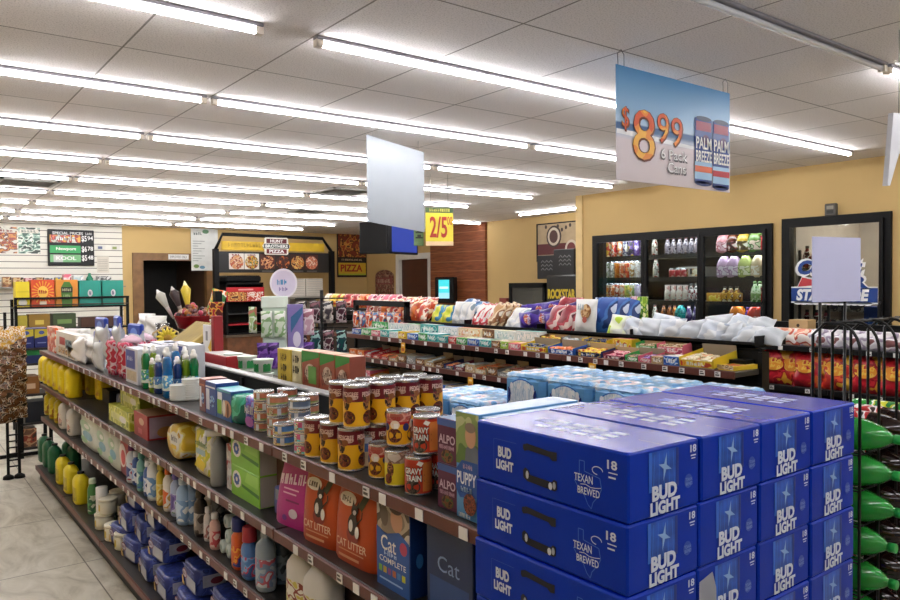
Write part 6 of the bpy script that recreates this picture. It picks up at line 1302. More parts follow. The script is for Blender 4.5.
# noodle cups, two high
def cup():
    B = MB(); B.lathe([(.036, 0), (.048, .085), (.049, .09)], [K('d8dcd4', .4), WHT], 16); f = cyl(B, .044)
    for a in (-1.2, .2, 1.6): f.rect(a * .044 - .02, .012, a * .044 + .02, .078, K('2a8a48', .4, var=.1), 1, 5)
    C = MB(); C.lathe([(.050, .088), (.050, .093), (.046, .094)], K('d8e4d4', .35), 16); return [('cup_body', B), ('lid', C)]
CUPT = tmpl('cup', cup)
for i, px in enumerate((233, 247, 263)):
    for l in range(2): put('noodle_cup', CUPT, 'green and white noodle cup on rear shelf, %s stack from left, %s' % (ORD[i], ('lower', 'upper')[l]), 'cup', (BX + .02, by(px, BX + .02), 1.12 + l * .076), FACE_AISLE, 'noodle cups', (1.12, 1.12, .80))
def d_cr(c, words): return lambda f: ([f.scr(t, 0, .20 - i * .05, .07, .035, K(c, .45), 2, .03) for i, t in enumerate(words)], f.rect(-.035, .02, .035, .05, K(c, .45), 1))
for i, (pl, pr, col, top, words, c) in enumerate(((277, 291, 'c8ae38', 'e0d4c0', ('CHEZ', 'IT', 'OLD'), '4a3a14'), (291.5, 301, 'd4c89a', 'e0d8c8', ('SO', 'LO'), '2a2620'))):
    a, b = by(pl, BX - .06), by(pr, BX - .06); put8('cracker_box', boxmb((a - b) * .96, .08, .24, K(col, .45, var=.1), K(top, .5), d_cr(c, words)), '%s cracker box standing on the rear shelf' % ('yellow', 'cream'[:5])[i], 'box', (BX - .06 + .0, (a + b) / 2, 1.12))
for i, (pl, pr) in enumerate(((301.5, 319), (319.5, 334.5), (335, 349.5))):
    a, b = by(pl, BX - .06), by(pr, BX - .06); w = a - b
    def dd(f, w=w, i=i):
        f.poly([(-w * .49, .19), (w * .49, .225), (w * .49, .246), (-w * .49, .246)], K('3a8a34', .45), 1); f.ell(0, .15, w * .3, .04, K('d0b8a0', .45, var=.2, scale=40), 1); f.scr('GRAHAM', 0, .16, w * .7, .03, K('5a241c', .4), 2, .03, .25); f.scr('CRUNCH', 0, .125, w * .7, .028, K('5a241c', .4), 2, .03, .25)
        f.rect(-w * .4, .03, w * .3, .07, PR(['b85a40', '8a9a4a', 'd8b898'], 30), 1)
        if i == 0: f.rect(-w * .1, .10, w * .35, .18, K('6aa04a', .45), 3)
    put8('cereal_box', boxmb(w * .96, .08, .248, K('a0523c', .45, var=.12), K('d8b090', .5), dd), 'reddish brown and green snack box on rear shelf, %s from left' % ORD[i], 'box', (BX - .06, (a + b) / 2, 1.12))
# red tray display and white blocks further along
put8('display_tray', MB().box(-.20, 0, 0, .20, .16, .14, K('a81c24', .45, var=.1), .004, top=K('c8c4be', .5)), 'red display tray on the rear shelf beyond noodle cups', 'tray', (BX - .05, by(222), 1.12))
put8('napkin_stack', MB().box(-.14, 0, 0, .14, .14, .10, K('d8d8d4', .5), .006), 'white napkin stack on rear shelf left of red tray', 'napkins', (BX - .05, by(203), 1.12))
# sunflower basket
bk = thing('flower_basket', 'wicker basket with yellow flower and clear cup on rear shelf', 'basket', (BX + .05, by(166, BX + .05), 1.12))
m = MB(); WK = K('b8a078', .7, var=.3, scale=40); m.lathe([(.06, 0), (.10, .05), (.12, .11), (.10, .11), (.05, .02)], WK, 16); m.tube([(-.11, 0, .10), (-.09, 0, .2), (0, 0, .25), (.09, 0, .2), (.11, 0, .10)], .008, WK); part('basket', m, bk)
m = MB(); 
for i in range(14): m.lathe([(.002, 0), (.018, .03), (.002, .07)], K('e0c838', .5), 6, sy=.4, T=Matrix.Translation((.0, -.04, .16)) @ Matrix.Rotation(i * 2 * PI / 14, 4, 'Y') @ Matrix.Translation((0, 0, .015)))
m.ball((0, -.05, .16), .03, K('a8842a', .7)); part('sunflower', m, bk)
part('clear_cup', MB().lathe([(.035, .10), (.05, .27), (.047, .27), (.033, .105)], GL('f0f0ec', .05, .15), 16, cx=.0, cy=.08), bk)
for i, (px, z, c) in enumerate(((137, 1.12, 0), (146, 1.12, 1), (141, 1.26, 2), (150, 1.25, 3))):
    o = put('white_bag', tmpl('wbag%d' % (c % 5), wbag(c)), 'x', 'bag', (BX + .05, by(px), z), FACE_AISLE + .2 * i)
    o['label'] = 'crumpled white bag on the rear shelf left of wicker basket, %s' % ('lower left', 'lower right', 'upper left', 'upper right')[i]
B = MB(); B.box(-.22, -.17, -.02, .22, .17, .02, K('a8904c', .7, var=.2, scale=8), .004)
for i in range(7): topf(B, .02).rect(-.2 + i * .06, -.16, -.19 + i * .06, .16, K('7a6430', .8))
one('cardboard_tray', B, 'tan cardboard tray tilted beside the red candy bowl', 'tray', (1.66, by(189, 1.66), 1.30), (R(35), 0, FACE_AISLE))
put8('display_box', MB().box(-.16, 0, 0, .16, .3, .13, K('4a3c2a', .6), .004), 'dark brown box under the tilted cardboard tray', 'box', (1.50, by(189, 1.66), 1.12))
# white card display with yellow stickers
cd = thing('card_display', 'white hanging card with yellow stickers beside the red candy bowl', 'display', (1.62, by(207, 1.62), 1.12), FACE_AISLE)
m = MB(); m.box(-.07, 0, 0, .07, .01, .30, WHT, .002); f = front(m); f.rect(-.05, .05, .05, .12, K('c89aa0', .5)); f.rect(-.02, .2, .02, .26, K('8a8a8a', .5)); part('card', m, cd)
m = MB(); f = front(m, -.012, .002); f.ell(-.09, .10, .05, .05, K('e0b81c', .45)); f.poly([(.06, .16), (.12, .22), (.12, .12)], K('e0b81c', .45)); part('yellow_sticker', m, cd)
m = MB(); m.tube([(-.09, .01, 0), (-.09, .01, .15)], .006, BLK); m.box(.08, 0, 0, .13, .06, .36, K('8a1c20', .45), .004); part('red_side', m, cd)
# candy bowl stand
bs = thing('candy_bowl', 'red candy bowl on black stand with bouquets and sweets', 'bowl', (2.14, 6.5, 0))
part('stand', MB().lathe([(.16, 0), (.16, .02), (.02, .04), (.02, 1.27), (.10, 1.285)], BLK, 16), bs)
part('bowl', MB().lathe([(.09, 1.285), (.14, 1.30), (.175, 1.40), (.18, 1.41), (.165, 1.40), (.13, 1.31), (.02, 1.30)], K('8a141c', .25, var=.1), 24), bs)
rd8 = random.Random(5)
m = MB()
for i in range(46):
    a, r_ = rd8.uniform(0, 6.28), .15 * math.sqrt(rd8.random()); m.ball((r_ * math.cos(a), r_ * math.sin(a), 1.41 + .09 * (1 - r_ / .15) + rd8.uniform(-.01, .02)), .024, K(rd8.choice(['5a2c34', '8a5a4a', 'b8405a', '3a1c24', 'd0b8a8', 'a8641c']), .3), 7)
sw = part('sweets', m, bs); sw['kind'] = 'stuff'
for i, (x, c1, c2, tz) in enumerate(((-.20, 'c8c4b8', 'e4e0dc', .10), (-.05, 'd8c03a', 'f0e8b0', .18), (-.10, '3a2a2c', 'b8b0a8', .12))):
    T = Matrix.Translation((x * .75, x * .6 * -1 * .8, 1.38)) @ Matrix.Rotation(R((-28, -6, -20)[i]), 4, 'Y')
    part('bouquet', MB().lathe([(.008, 0), (.02, .12), (.045, .2 + tz * .3), (.02, .22 + tz * .4), (.004, .24 + tz * .5)], [K(c2, .4), K(c1, .4), K(c1, .3), K(c2, .4)], 10, T=T), bs)
T = Matrix.Translation((.12, -.10, 1.38)) @ Matrix.Rotation(R(18), 4, 'Y') @ Matrix.Rotation(R(-37), 4, 'Z')
part('rainbow_bag', MB().pillow(.14, .26, .05, PR(['d8a03a', '6aa03a', 'd8642a', 'e0d8c8', '3a7a3a'], 9, .3), seed=4, T=T), bs)
# slim red peg strip
sp = thing('peg_strip', 'slim black post with hanging red packs right of the candy bowl', 'display', (2.22, yat(218, 2.22), 0))
part('post', MB().box(-.03, -.03, 0, .03, .03, 1.62, BLK), sp); part('base', MB().box(-.14, -.14, 0, .14, .14, .02, BLK), sp)
for i in range(7):
    B = MB(); B.box(-.055, -.055, 0, .055, -.035, .13, PR((['a81c24', 'd8a03a', '5a1014'], ['c83a3a', 'e0d0c0', '8a1c20'])[i % 2], 20), .004); o = one('hanging_pack', B, 'red pack on the slim black post, %s from top' % ORD[i], 'pack', (2.22, yat(218, 2.22), 1.40 - i * .145), R(-37))
# tall spinner with oval header
SPX, SPY = 2.40, 5.40
sn = thing('display_stand', 'tall mint and purple display stand with round lavender header', 'display', (SPX, SPY, 0), R(-25))
MINT = K('cfe0d0', .4)
part('base', MB().box(-.15, -.12, 0, .15, .12, .06, K('8a8a88', .5), .01), sn); part('column', MB().box(-.09, -.09, .06, .09, .09, 1.52, MINT, .006), sn); part('cap', MB().box(-.10, -.10, 1.49, .10, .10, 1.58, K('dce8dc', .4), .006), sn)
def disc(m, zc, rx, rz, y0, y1, mat_):
    n = 28; vs = [(.07 + rx * math.cos(2 * PI * i / n), y, zc + rz * math.sin(2 * PI * i / n)) for y in (y0, y1) for i in range(n)]
    m.add(vs, [tuple(range(n)), tuple(range(n, 2 * n))[::-1]] + [(i, (i + 1) % n, n + (i + 1) % n, n + i) for i in range(n)], mat_)
m = MB(); disc(m, 1.68, .105, .115, -.012, .012, K('e2dce6', .4)); f = front(m, -.012, .0015); f.ell(.07, 1.68, .092, .10, K('d4cade', .4, var=.05), 1); f.scr('BLU', .06, 1.69, .08, .04, K('5a9ac8', .4), 2, .03); f.scr('etc', .07, 1.635, .07, .03, K('8a7ab0', .4), 2, .03); part('header', m, sn)
m = MB(); m.box(.095, -.11, .5, .215, -.09, 1.52, K('8a7ab8', .4), .003); f = front(m, -.11, .0015); f.poly([(.12, 1.3), (.21, 1.45), (.21, 1.50), (.12, 1.42)], K('3a6a98', .4), 1); f.poly([(.12, 1.1), (.21, 1.0), (.21, 1.2)], K('c8b8dc', .4), 1); f.ell(.165, 1.25, .03, .06, K('dcd4e8', .4), 1); f.poly([(.12, .6), (.2, .5), (.21, .9)], K('5a3a8a', .4), 1); part('side_panel', m, sn)
HB = [tmpl('hb%d' % i, (lambda c, i: lambda: [('hanging_bag', MB().pillow(.085, .20, .03, PR(c, 14, .3), seed=70 + i))])(c, i)) for i, c in enumerate((['a8c88a', 'e0e8d8', '7aa05a', 'b86a5a'], ['d0dcc8', '8ab07a', 'e8ece4'], ['5a2c8a', '8a5ab8', '3a1a60'], ['c8a0b0', 'e0d0d4', 'a86a7a']))]
T25 = Matrix.Rotation(R(-25), 4, 'Z')
def snp(t, x, y, z, lb, ry=0.): p = T25 @ Vector((x, y, 0)); put('hanging_bag', t, lb, 'bag', (SPX + p.x, SPY + p.y, z), R(-25) + ry, 'bags on the round header stand')
for i in range(2):
    snp(HB[0], -.165 - .0, -.03 + .06 * i, 1.30, 'green and white bag at left side of round header stand, %s' % ('front', 'rear')[i], -.8)
for i in range(2):
    snp(HB[1], -.06 + .10 * i, -.125, 1.27, 'pale green bag on front of round header stand, %s' % ('left', 'right')[i])
    snp(HB[2], -.09 + .08 * i, -.125, 1.03, 'purple bag low on front of round header stand, %s' % ('left', 'right')[i])
    snp(HB[3], .255, -.09 + .05 * i, 1.28, 'rose bag at right side of round header stand, %s' % ('front', 'rear')[i]); snp(HB[2], .255, -.09 + .05 * i, 1.02, 'purple bag low at right side of round header stand, %s' % ('front', 'rear')[i])
p = T25 @ Vector((.06, -.16, 0)); put8('mint_tub', MB().lathe([(.07, 0), (.078, .01), (.078, .13), (.07, .14)], [MINT, PR(['a8d0b0', 'd8e8d8', '5a9a6a'], 12), MINT], 18), 'mint green tub at the foot of the round header stand front', 'tub', (SPX + p.x, SPY + p.y, .0 + 1.0)) if 0 else None
# black peg spinner
ps = thing('peg_spinner', 'black wire spinner with dark packets left of candy gondola', 'display', (2.95, yat(322, 2.95), 0), R(-30))
part('base', MB().lathe([(.22, 0), (.22, .02), (.02, .04), (.02, .06)], BLK, 16), ps); part('post', MB().lathe([(.015, .04), (.015, 1.62)], BLK, 10), ps)
for z in (1.55, 1.30, 1.05): part('peg_row', MB().tube([(-.22, -.02, z), (.22, -.02, z)], .006, BLK, 6), ps)
DKP = [tmpl('dkp%d' % i, (lambda c, i: lambda: [('packet', MB().pillow(.09, .19, .03, PR(c, 14, .25), seed=80 + i))])(c, i)) for i, c in enumerate((['3a3438', '8a8078', 'c8c0b8', '1c1a1c'], ['4a2a34', 'a89a9a', '2a1c20', '7a4a54'], ['1c4a4a', '2a3a4a', '8ab0a8', '141c24']))]
for r_, z in enumerate((1.34, 1.09, .84)):
    for i in range(4):
        p = Matrix.Rotation(R(-30), 4, 'Z') @ Vector((-.165 + i * .11, -.05, 0)); put('hanging_packet', DKP[(i + r_) % 2 if r_ < 1 else 2 if i % 2 else r_ % 2], 'dark packet on black spinner, %s row, %s from left' % (('top', 'middle', 'bottom')[r_], ORD[i]), 'packet', (2.95 + p.x, yat(322, 2.95) + p.y, z), R(-30), 'packets on the black spinner')
# ------------------------------------------------------------------ counter racks at far left
def posts(o, w, d, h, m=BLK, t=.03):
    for x in (0, w - t):
        for y in (0, d - t): part('post', MB().box(x, y, 0, x + t, y + t, h, m), o)
RY_ = 9.6
rx0, rx1 = xat(14, RY_), xat(129, RY_)
rk2 = thing('counter_rack', 'long black counter rack holding yellow, orange and teal boxes', 'rack', (rx0, RY_, 0)); WR = rx1 - rx0
posts(rk2, WR, .34, 1.52)
for z in (.6, 1.0, 1.18, 1.435): part('shelf', MB().box(0, 0, z - .02, WR, .34, z, BLK), rk2)
part('rail', MB().box(0, -.01, 1.52, WR, .01, 1.545, BLK), rk2); part('rail', MB().box(0, -.01, 1.45, WR, .008, 1.462, K('3a2a20', .5)), rk2)
def rbx(pl, pr, h, z, col, dec, lb, name='cigar_box', d=.2, Y=RY_ + .03, cat='box', top=None):
    a, b = xat(pl, Y), xat(pr, Y); w = b - a
    B = MB(); B.box(-w / 2 * .97, 0, 0, w / 2 * .97, d, h, K(col, .42, var=.06) if isinstance(col, str) else col, .003, top=top)
    if dec: dec(front(B, 0, .0016), w, h)
    return one(name, B, lb, cat, ((a + b) / 2, Y, z), 0)
def sun(f, w, h):
    for i in range(20):
        a = i * PI / 10; f.poly([(.02 * math.cos(a), h * .55 + .02 * math.sin(a)), (w * .47 * math.cos(a - .06), h * .52 + h * .44 * math.sin(a - .06)), (w * .47 * math.cos(a + .06), h * .52 + h * .44 * math.sin(a + .06))], K('e8a02c', .4), 1)
    f.ell(0, h * .55, w * .22, h * .22, K('f0c04a', .4), 2); f.scr('GAME', 0, h * .55, w * .36, h * .14, K('b8341c', .4), 3, .03); f.rect(-w * .14, h * .06, w * .14, h * .2, K('e8d8c0', .4), 3)
def grn(f, w, h):
    f.poly([(-w * .22, 0), (w * .22, 0), (w * .26, h * .7), (w * .12, h * .92), (-w * .12, h * .92), (-w * .26, h * .7)], K('4a7a2a', .4), 1); f.rect(-w * .24, h * .52, w * .24, h * .72, K('1c2418', .4), 2); f.scr('BLACK', 0, h * .62, w * .4, h * .1, K('c8c8a0', .4), 3, .03); f.scr('mild', 0, h * .38, w * .3, h * .12, K('b8c890', .4), 3, .03)
def tealc(f, w, h): f.ell(.0, h * .5, w * .11, h * .14, K('d8d8dc', .4), 1); f.scr('S', 0, h * .5, w * .1, h * .16, K('3a3a6a', .4), 2, .03)
Z8 = 1.435
rbx(1, 14.5, .24, Z8, PR(['8a8a88', 'b4b4b0', '5a5a5a'], 6), None, 'grey wrapped box left of the yellow box', d=.2) if 0 else None
rbx(15.5, 30, .29, Z8, 'e2cc1e', lambda f, w, h: (f.ell(.0, h * .18, w * .3, h * .14, K('e8e4d8', .4), 1), f.line([(-w * .4, h * .6), (w * .4, h * .6)], .006, K('b8a010', .4), 1)), 'plain yellow box at left on the black counter rack')
rbx(31, 55, .31, Z8, 'd84c1c', sun, 'orange box with yellow sunburst on the black counter rack')
rbx(55.5, 78.5, .31, Z8, 'd88c2c', grn, 'orange box with green badge on the black counter rack')
rbx(79, 101.5, .30, Z8, '1f9484', tealc, 'left teal box with small white emblem on counter rack'); rbx(102.5, 124, .30, Z8, '1f9484', tealc, 'right teal box with small white emblem on counter rack')
rbx(17, 27, .16, 1.18, 'a89a2a', None, 'small dull yellow box on lower level of counter rack'); rbx(28, 50, .17, 1.18, '8a6a1c', lambda f, w, h: f.rect(-w * .2, h * .3, w * .2, h * .6, K('c8b04a', .4), 1), 'wide brown gold box on lower level of counter rack'); rbx(52, 76, .17, 1.18, '3a4a2a', lambda f, w, h: f.rect(-w * .3, h * .3, w * .3, h * .6, K('6a8a4a', .4), 1), 'dark green box on lower level of counter rack'); rbx(80, 122, .12, 1.18, '4a2c1c', None, 'long dark brown box on lower level of counter rack')
# three yellow squeeze bottles and a pink packet on the front edge
for i, px in enumerate((60, 67, 74.5)):
    put('lemon_bottle', tmpl('lemon', lambda: [('bottle', MB().lathe([(.02, 0), (.045, .02), (.05, .06), (.035, .10), (.025, .12), (.02, .14)], K('e0cc2a', .4), 14))]), 'yellow lemon shaped bottle on counter rack, %s from left' % ORD[i], 'bottle', (xat(px, RY_ - .0), RY_ + .05, 1.0 + .0), 0, None, 1.2)
# wall shelf with small goods on the slatwall
ws = thing('wall_shelf', 'narrow shelf on the slatwall above the counter boxes', 'shelf', (.25, YW - .32, EYE - .02)); part('shelf', MB().box(0, 0, -.02, 3.0, .32, 0, K('8a8884', .5)), ws)
WS = [(3, 12, .16, 'brown', 'brown box'), (13, 24, .15, 'brown', 'dark brown box'), (25, 36, .14, 'maroon', 'maroon box'), (37, 45, .15, 'brown', 'tan brown box'), (47, 54, .14, 'grey', 'grey box'), (56, 63, .15, 'navy', 'navy box'), (64, 72, .20, 'pink', 'pink box'), (74, 84, .18, 'white', 'white box'), (98, 112, .17, 'grey', 'charcoal box')]
for i, (a, b, h, c, lb) in enumerate(WS): rbx(a, b, h, EYE - .02, ink(c, 8), None, '%s on the slatwall shelf, %s from left' % (lb, ORD[i]), 'small_box', .16, YW - .28)
put8('green_bottle', MB().lathe([(.05, 0), (.055, .02), (.055, .13), (.025, .18), (.02, .22)], K('1c7a5a', .2), 14), 'dark green bottle on the slatwall shelf', 'bottle', (xat(90, YW - .2), YW - .2, EYE - .02), 0)
# black shelf unit past the gondola end with navy and brown cartons
FX0, FX1, FY_ = xat(17, 8.2), xat(50, 8.2), 8.2
su = thing('shelf_unit', 'black shelf unit behind far gondola end with navy cartons', 'shelving', (FX0, FY_, 0)); WU = FX1 - FX0
posts(su, WU, .36, 1.05)
for z in (.10, .34, .62, .92, 1.07): part('shelf', MB().box(0, 0, z - .02, WU, .36, z, K('2a2422', .5)), su)
def navyb(f, w, h): f.poly([(-w * .48, h * .5), (w * .48, h * .62), (w * .48, h * .96), (-w * .48, h * .96)], K('b8a82a', .4), 1); f.ell(0, h * .78, w * .2, h * .1, K('3a4a8a', .4), 2); f.line([(-w * .3, h * .25), (w * .3, h * .25)], .01, K('7a84b0', .4), 1)
rbx(18, 33, .19, 1.07, '1c2466', navyb, 'navy and gold carton at left on black shelf unit', 'carton', .25, FY_ + .02); rbx(33.5, 48, .19, 1.07, '1c2466', navyb, 'navy and gold carton at right on black shelf unit', 'carton', .25, FY_ + .02)
rbx(23, 48, .13, .92, '1c2a5c', lambda f, w, h: f.rect(-w * .48, h * .6, w * .2, h * .98, K('1c7a3a', .4), 1), 'navy carton with green top strip on black shelf unit', 'carton', .25, FY_ + .03)
rbx(20, 38, .17, .62, '8a5a2c', lambda f, w, h: f.rect(-w * .25, h * .3, w * .25, h * .6, K('c8a88a', .4), 1), 'brown carton with pale label on black shelf unit', 'carton', .25, FY_ + .03); rbx(22, 48, .20, .34, '1c1e26', None, 'black carton low on black shelf unit', 'carton', .25, FY_ + .03); rbx(18, 34, .18, .10, PR(['6a4a3a', 'b8906a', '8a3a2a', '3a2a20'], 10), None, 'brown printed carton on the bottom of black shelf unit', 'carton', .25, FY_ + .03)
# clip strip rack of brown snack bags at the left edge
LX, LY = .70, 7.42
lr = thing('snack_rack', 'black floor rack of brown snack bags at left edge', 'rack', (LX, LY, 0))
for x in (.10, .185): part('post', MB().box(x, -.012, .03, x + .022, .012, 1.45, BLK), lr)
for i in range(6): part('rung', MB().box(.12, -.006, .10 + i * .055, .19, .006, .112 + i * .055, BLK), lr)
for x in (.10, .185): part('foot', MB().lathe([(.045, 0), (.04, .025), (.016, .04)], BLK, 12, cx=x + .011, cy=0), lr)
part('cross_bar', MB().box(.05, .0, .18, .45, .02, .21, BLK), lr)
BRB = [tmpl('brb%d' % i, (lambda c, i: lambda: [('snack_bag', MB().pillow(.17, .17, .05, PR(c, 26, .2, bump=.3), seed=90 + i, wr=.12))])(c, i)) for i, c in enumerate((['5a3a20', '8a6a4a', '3a2414', 'b8a890', '6a4a2c'], ['6a4426', '4a2c18', 'a08a70', '2c1c10'], ['c89a3a', 'd8c8a8', 'b8863a', 'e0d8c8']))]
n_ = 0
for c in range(3):
    for r_ in range(7):
        z = 1.16 - r_ * .105 - .03 * (c % 2)
        put('snack_bag', BRB[2 if r_ == 0 else (c + r_) % 2], '%s snack bag on the left edge rack, %s column, %s from top' % ('gold' if r_ == 0 else 'brown', ORD[c], ORD[r_]), 'snack bag', (LX + .01 + c * .085, LY - .03 - .02 * ((r_ + c) % 2) - .004 * r_, z), (R(-8), 0, rd8.uniform(-.3, .3)), 'snack bags on the left edge rack'); n_ += 1
# ------------------------------------------------------------------ pizza kiosk
KY_ = 12.3; kx = lambda px: xat(px, KY_); kz = lambda py: zat(300, py, Y=KY_) - 0
KX0, KX1 = kx(214), kx(334)
pk_ = thing('pizza_kiosk', 'black framed pizza kiosk with yellow band and picture menu board', 'kiosk', (KX0, KY_, 0)); KW = KX1 - KX0
zt_ = EYE + .84
for x in (0, KW - .08): part('post', MB().box(x, -.05, 0, x + .08, .05, zt_ - .25, BLK), pk_)
m = MB(); m.tube([(.04, 0, zt_ - .26), (.16, 0, zt_), (KW - .22, 0, zt_ - .02), (KW - .04, 0, zt_ - .26)], .03, BLK, 8); part('top_frame', m, pk_)
bz0, bz1 = EYE + .575, EYE + .725
m = MB(); m.box(.15, -.02, bz0, KW - .20, .03, bz1, K('d2ac1e', .45, var=.08)); f = front(m, -.02, .002); f.scr('QUICK PIZZA', .55, bz0 + .09, .6, .07, K('b8941c', .45), 1, .02); part('yellow_band', m, pk_)
m = MB(); cx = kx(276) - KX0; pts = [(-.22, .13), (-.20, .15), (.20, .15), (.22, .13), (.22, .06), (.26, .0), (.22, -.06), (.22, -.13), (.20, -.15), (-.20, -.15), (-.22, -.13), (-.22, -.06), (-.26, 0), (-.22, .06)]
zc0 = EYE + .655; n = len(pts)
m.add([(cx + a, -.06, zc0 + b) for a, b in pts] + [(cx + a, -.03, zc0 + b) for a, b in pts], [tuple(range(n)), tuple(range(n, 2 * n))[::-1]] + [(i, (i + 1) % n, n + (i + 1) % n, n + i) for i in range(n)], K('e0dcd0', .4))
f = front(m, -.06, .002); f.rect(cx - .19, zc0 + .05, cx + .19, zc0 + .13, K('5a141c', .45)); f.rect(cx - .235, zc0 - .04, cx + .235, zc0 + .04, K('16281c', .45)); f.rect(cx - .19, zc0 - .13, cx + .19, zc0 - .05, K('6a1820', .45))
f.text('HUNT', cx, zc0 + .09, .24, .055, WHT, 2, .03); f.text('BROTHERS', cx, zc0, .42, .055, WHT, 2, .03); f.text('PIZZA', cx, zc0 - .09, .28, .055, WHT, 2, .03); part('crest_sign', m, pk_)
mz0, mz1 = EYE + .19, EYE + .55
part('menu_panel', MB().box(.06, .0, mz0, KW - .10, .06, mz1, K('151515', .4)), pk_)
pics = [(229.5, 244.5, ['c88a5a', 'e0c0a0', '8a3a24', 'b85a3a']), (245, 259.5, ['7a3a24', 'd8a03a', '3a5a2a', 'c8b090']), (260.5, 275.5, ['b86a3c', 'd8a878', '7a2c1c', '4a1c14']), (276, 290.5, ['3a2018', '6a2c1c', '1c1412', 'b8642c']), (291, 305, ['c8843c', '8a3a20', 'e0b86a', '5a2418']), (305.5, 318.5, ['b8583a', 'd89070', '7a2c1c', 'e0b8a0'])]
for i, (a, b, c) in enumerate(pics):
    xa, xb = kx(a) - KX0, kx(b) - KX0; m = MB(); f = front(m, -.002, .003); f.rect(xa, mz0 + .06, xb, mz1 - .03, K(('d8d0c8', 'd8d4cc', '4a2418', '2a1814', '3a1c14', '4a2018')[i], .45), 1); f.ell((xa + xb) / 2, (mz0 + mz1) / 2, (xb - xa) * .46, .12, PR(c, 18, .4), 2)
    if i < 2: f.scr(('BBQ', 'SPECIAL')[i], (xa + xb) / 2, mz1 - .055, (xb - xa) * .6, .03, K('8a1c1c', .4), 3, .03)
    else: f.rect(xa + .03, mz0 + .02, xb - .03, mz0 + .035, K('6a6460', .4), 3)
    part('menu_picture', m, pk_)
# counter below, warmer and pizza boxes
ctr = thing('kiosk_counter', 'wood fronted counter under the pizza menu board', 'counter', (kx(222), KY_ - .25, 0)); CWd = kx(330) - kx(222)
part('base', MB().box(0, .04, 0, CWd, .7, .78, WOOD, .01), ctr); part('worktop', MB().box(-.03, 0, .78, CWd + .03, .74, .82, K('5a4a3c', .4)), ctr)
wm = thing('pizza_warmer', 'black pizza warmer cabinet with red picture header', 'warmer', (kx(222), KY_ - .22, .82)); WW = kx(259) - kx(222); WH_ = EYE + .02 - .82
m = MB(); m.box(0, .02, 0, .03, .5, WH_, BLK); m.box(WW - .03, .02, 0, WW, .5, WH_, BLK); m.box(0, .48, 0, WW, .5, WH_, BLK); m.box(0, .02, WH_ - .03, WW, .5, WH_, BLK); m.box(0, .0, -.0, WW, .5, .03, BLK); part('cabinet', m, wm)
m = MB(); m.box(0, -.01, WH_ - .32, WW, .02, WH_ - .08, K('b81c28', .4)); f = front(m, -.01, .003); f.rect(.02, WH_ - .31, WW * .52, WH_ - .16, PR(['c8843c', '8a3a20', 'e0b86a', '5a2418'], 16)); f.rect(WW * .54, WH_ - .31, WW - .02, WH_ - .16, PR(['e0d8d0', 'c8502a', 'f0e8e0', 'b83a24'], 14)); f.line([(WW * .3, WH_ - .12), (WW * .7, WH_ - .12)], .025, K('e0a0a0', .4)); part('header', m, wm)
for z in (.16, .34): part('shelf', MB().box(.03, .02, z, WW - .03, .48, z + .02, K('a81c28', .4) if z < .2 else K('3a3a3a', .4, .5)), wm)
part('hood', MB().box(.02, .05, WH_, WW - .02, .5, WH_ + .12, BLK, .03), wm)
for s_ in range(2):
    for i in range(8):
        B = MB(); B.box(-.17, 0, 0, .17, .34, .038, K('cfc8bc', .6), .003); front(B, 0, .002).line([(-.15, .02), (.15, .02)], .004, K('8a847a', .6))
        one('pizza_box', B, 'flat pale pizza box in kiosk stack, %s stack, %s from bottom' % (('left', 'right')[s_], ORD[i]), 'pizza box', (kx(298 + s_ * 18), KY_ + .05, 1.14 + .30 + i * .041), 0, 'stacked pizza boxes')
bs2 = thing('box_shelf', 'shelf carrying the stacked pizza boxes in the kiosk', 'shelf', (kx(289), KY_ + .02, .82)); part('shelf', MB().box(0, 0, .58, kx(326) - kx(289), .4, .62, K('8a8478', .4)), bs2); part('back', MB().box(0, .38, 0, kx(326) - kx(289), .4, .62, K('9a9488', .5)), bs2); part('side', MB().box(0, 0, 0, .02, .4, .58, K('9a9488', .5)), bs2)
put8('figurine', MB().lathe([(.04, 0), (.06, .03), (.05, .10), (.03, .14), (.05, .18), (.04, .23), (.005, .26)], K('d8c8b8', .4, var=.2, scale=20), 12), 'small pale figurine on the kiosk counter', 'figurine', (kx(309), KY_ - .12, .82), 0)
put8('coffee_machine', MB().box(-.16, -.2, 0, .16, .2, .42, BLK, .02).box(-.12, -.22, .10, .12, -.18, .30, K('2a2a2c', .3), .01), 'black coffee machine right of the kiosk', 'machine', (kx(331), KY_ - .35, 1.0), 0)
put8('back_counter', MB().box(-.5, -.3, 0, .7, .3, .96, K('3a3028', .5), .01).box(-.54, -.33, .96, .74, .33, 1.0, K('2a2624', .3), .006), 'dark counter right of the pizza kiosk', 'counter', (kx(340), KY_ - .35, 0), 0)
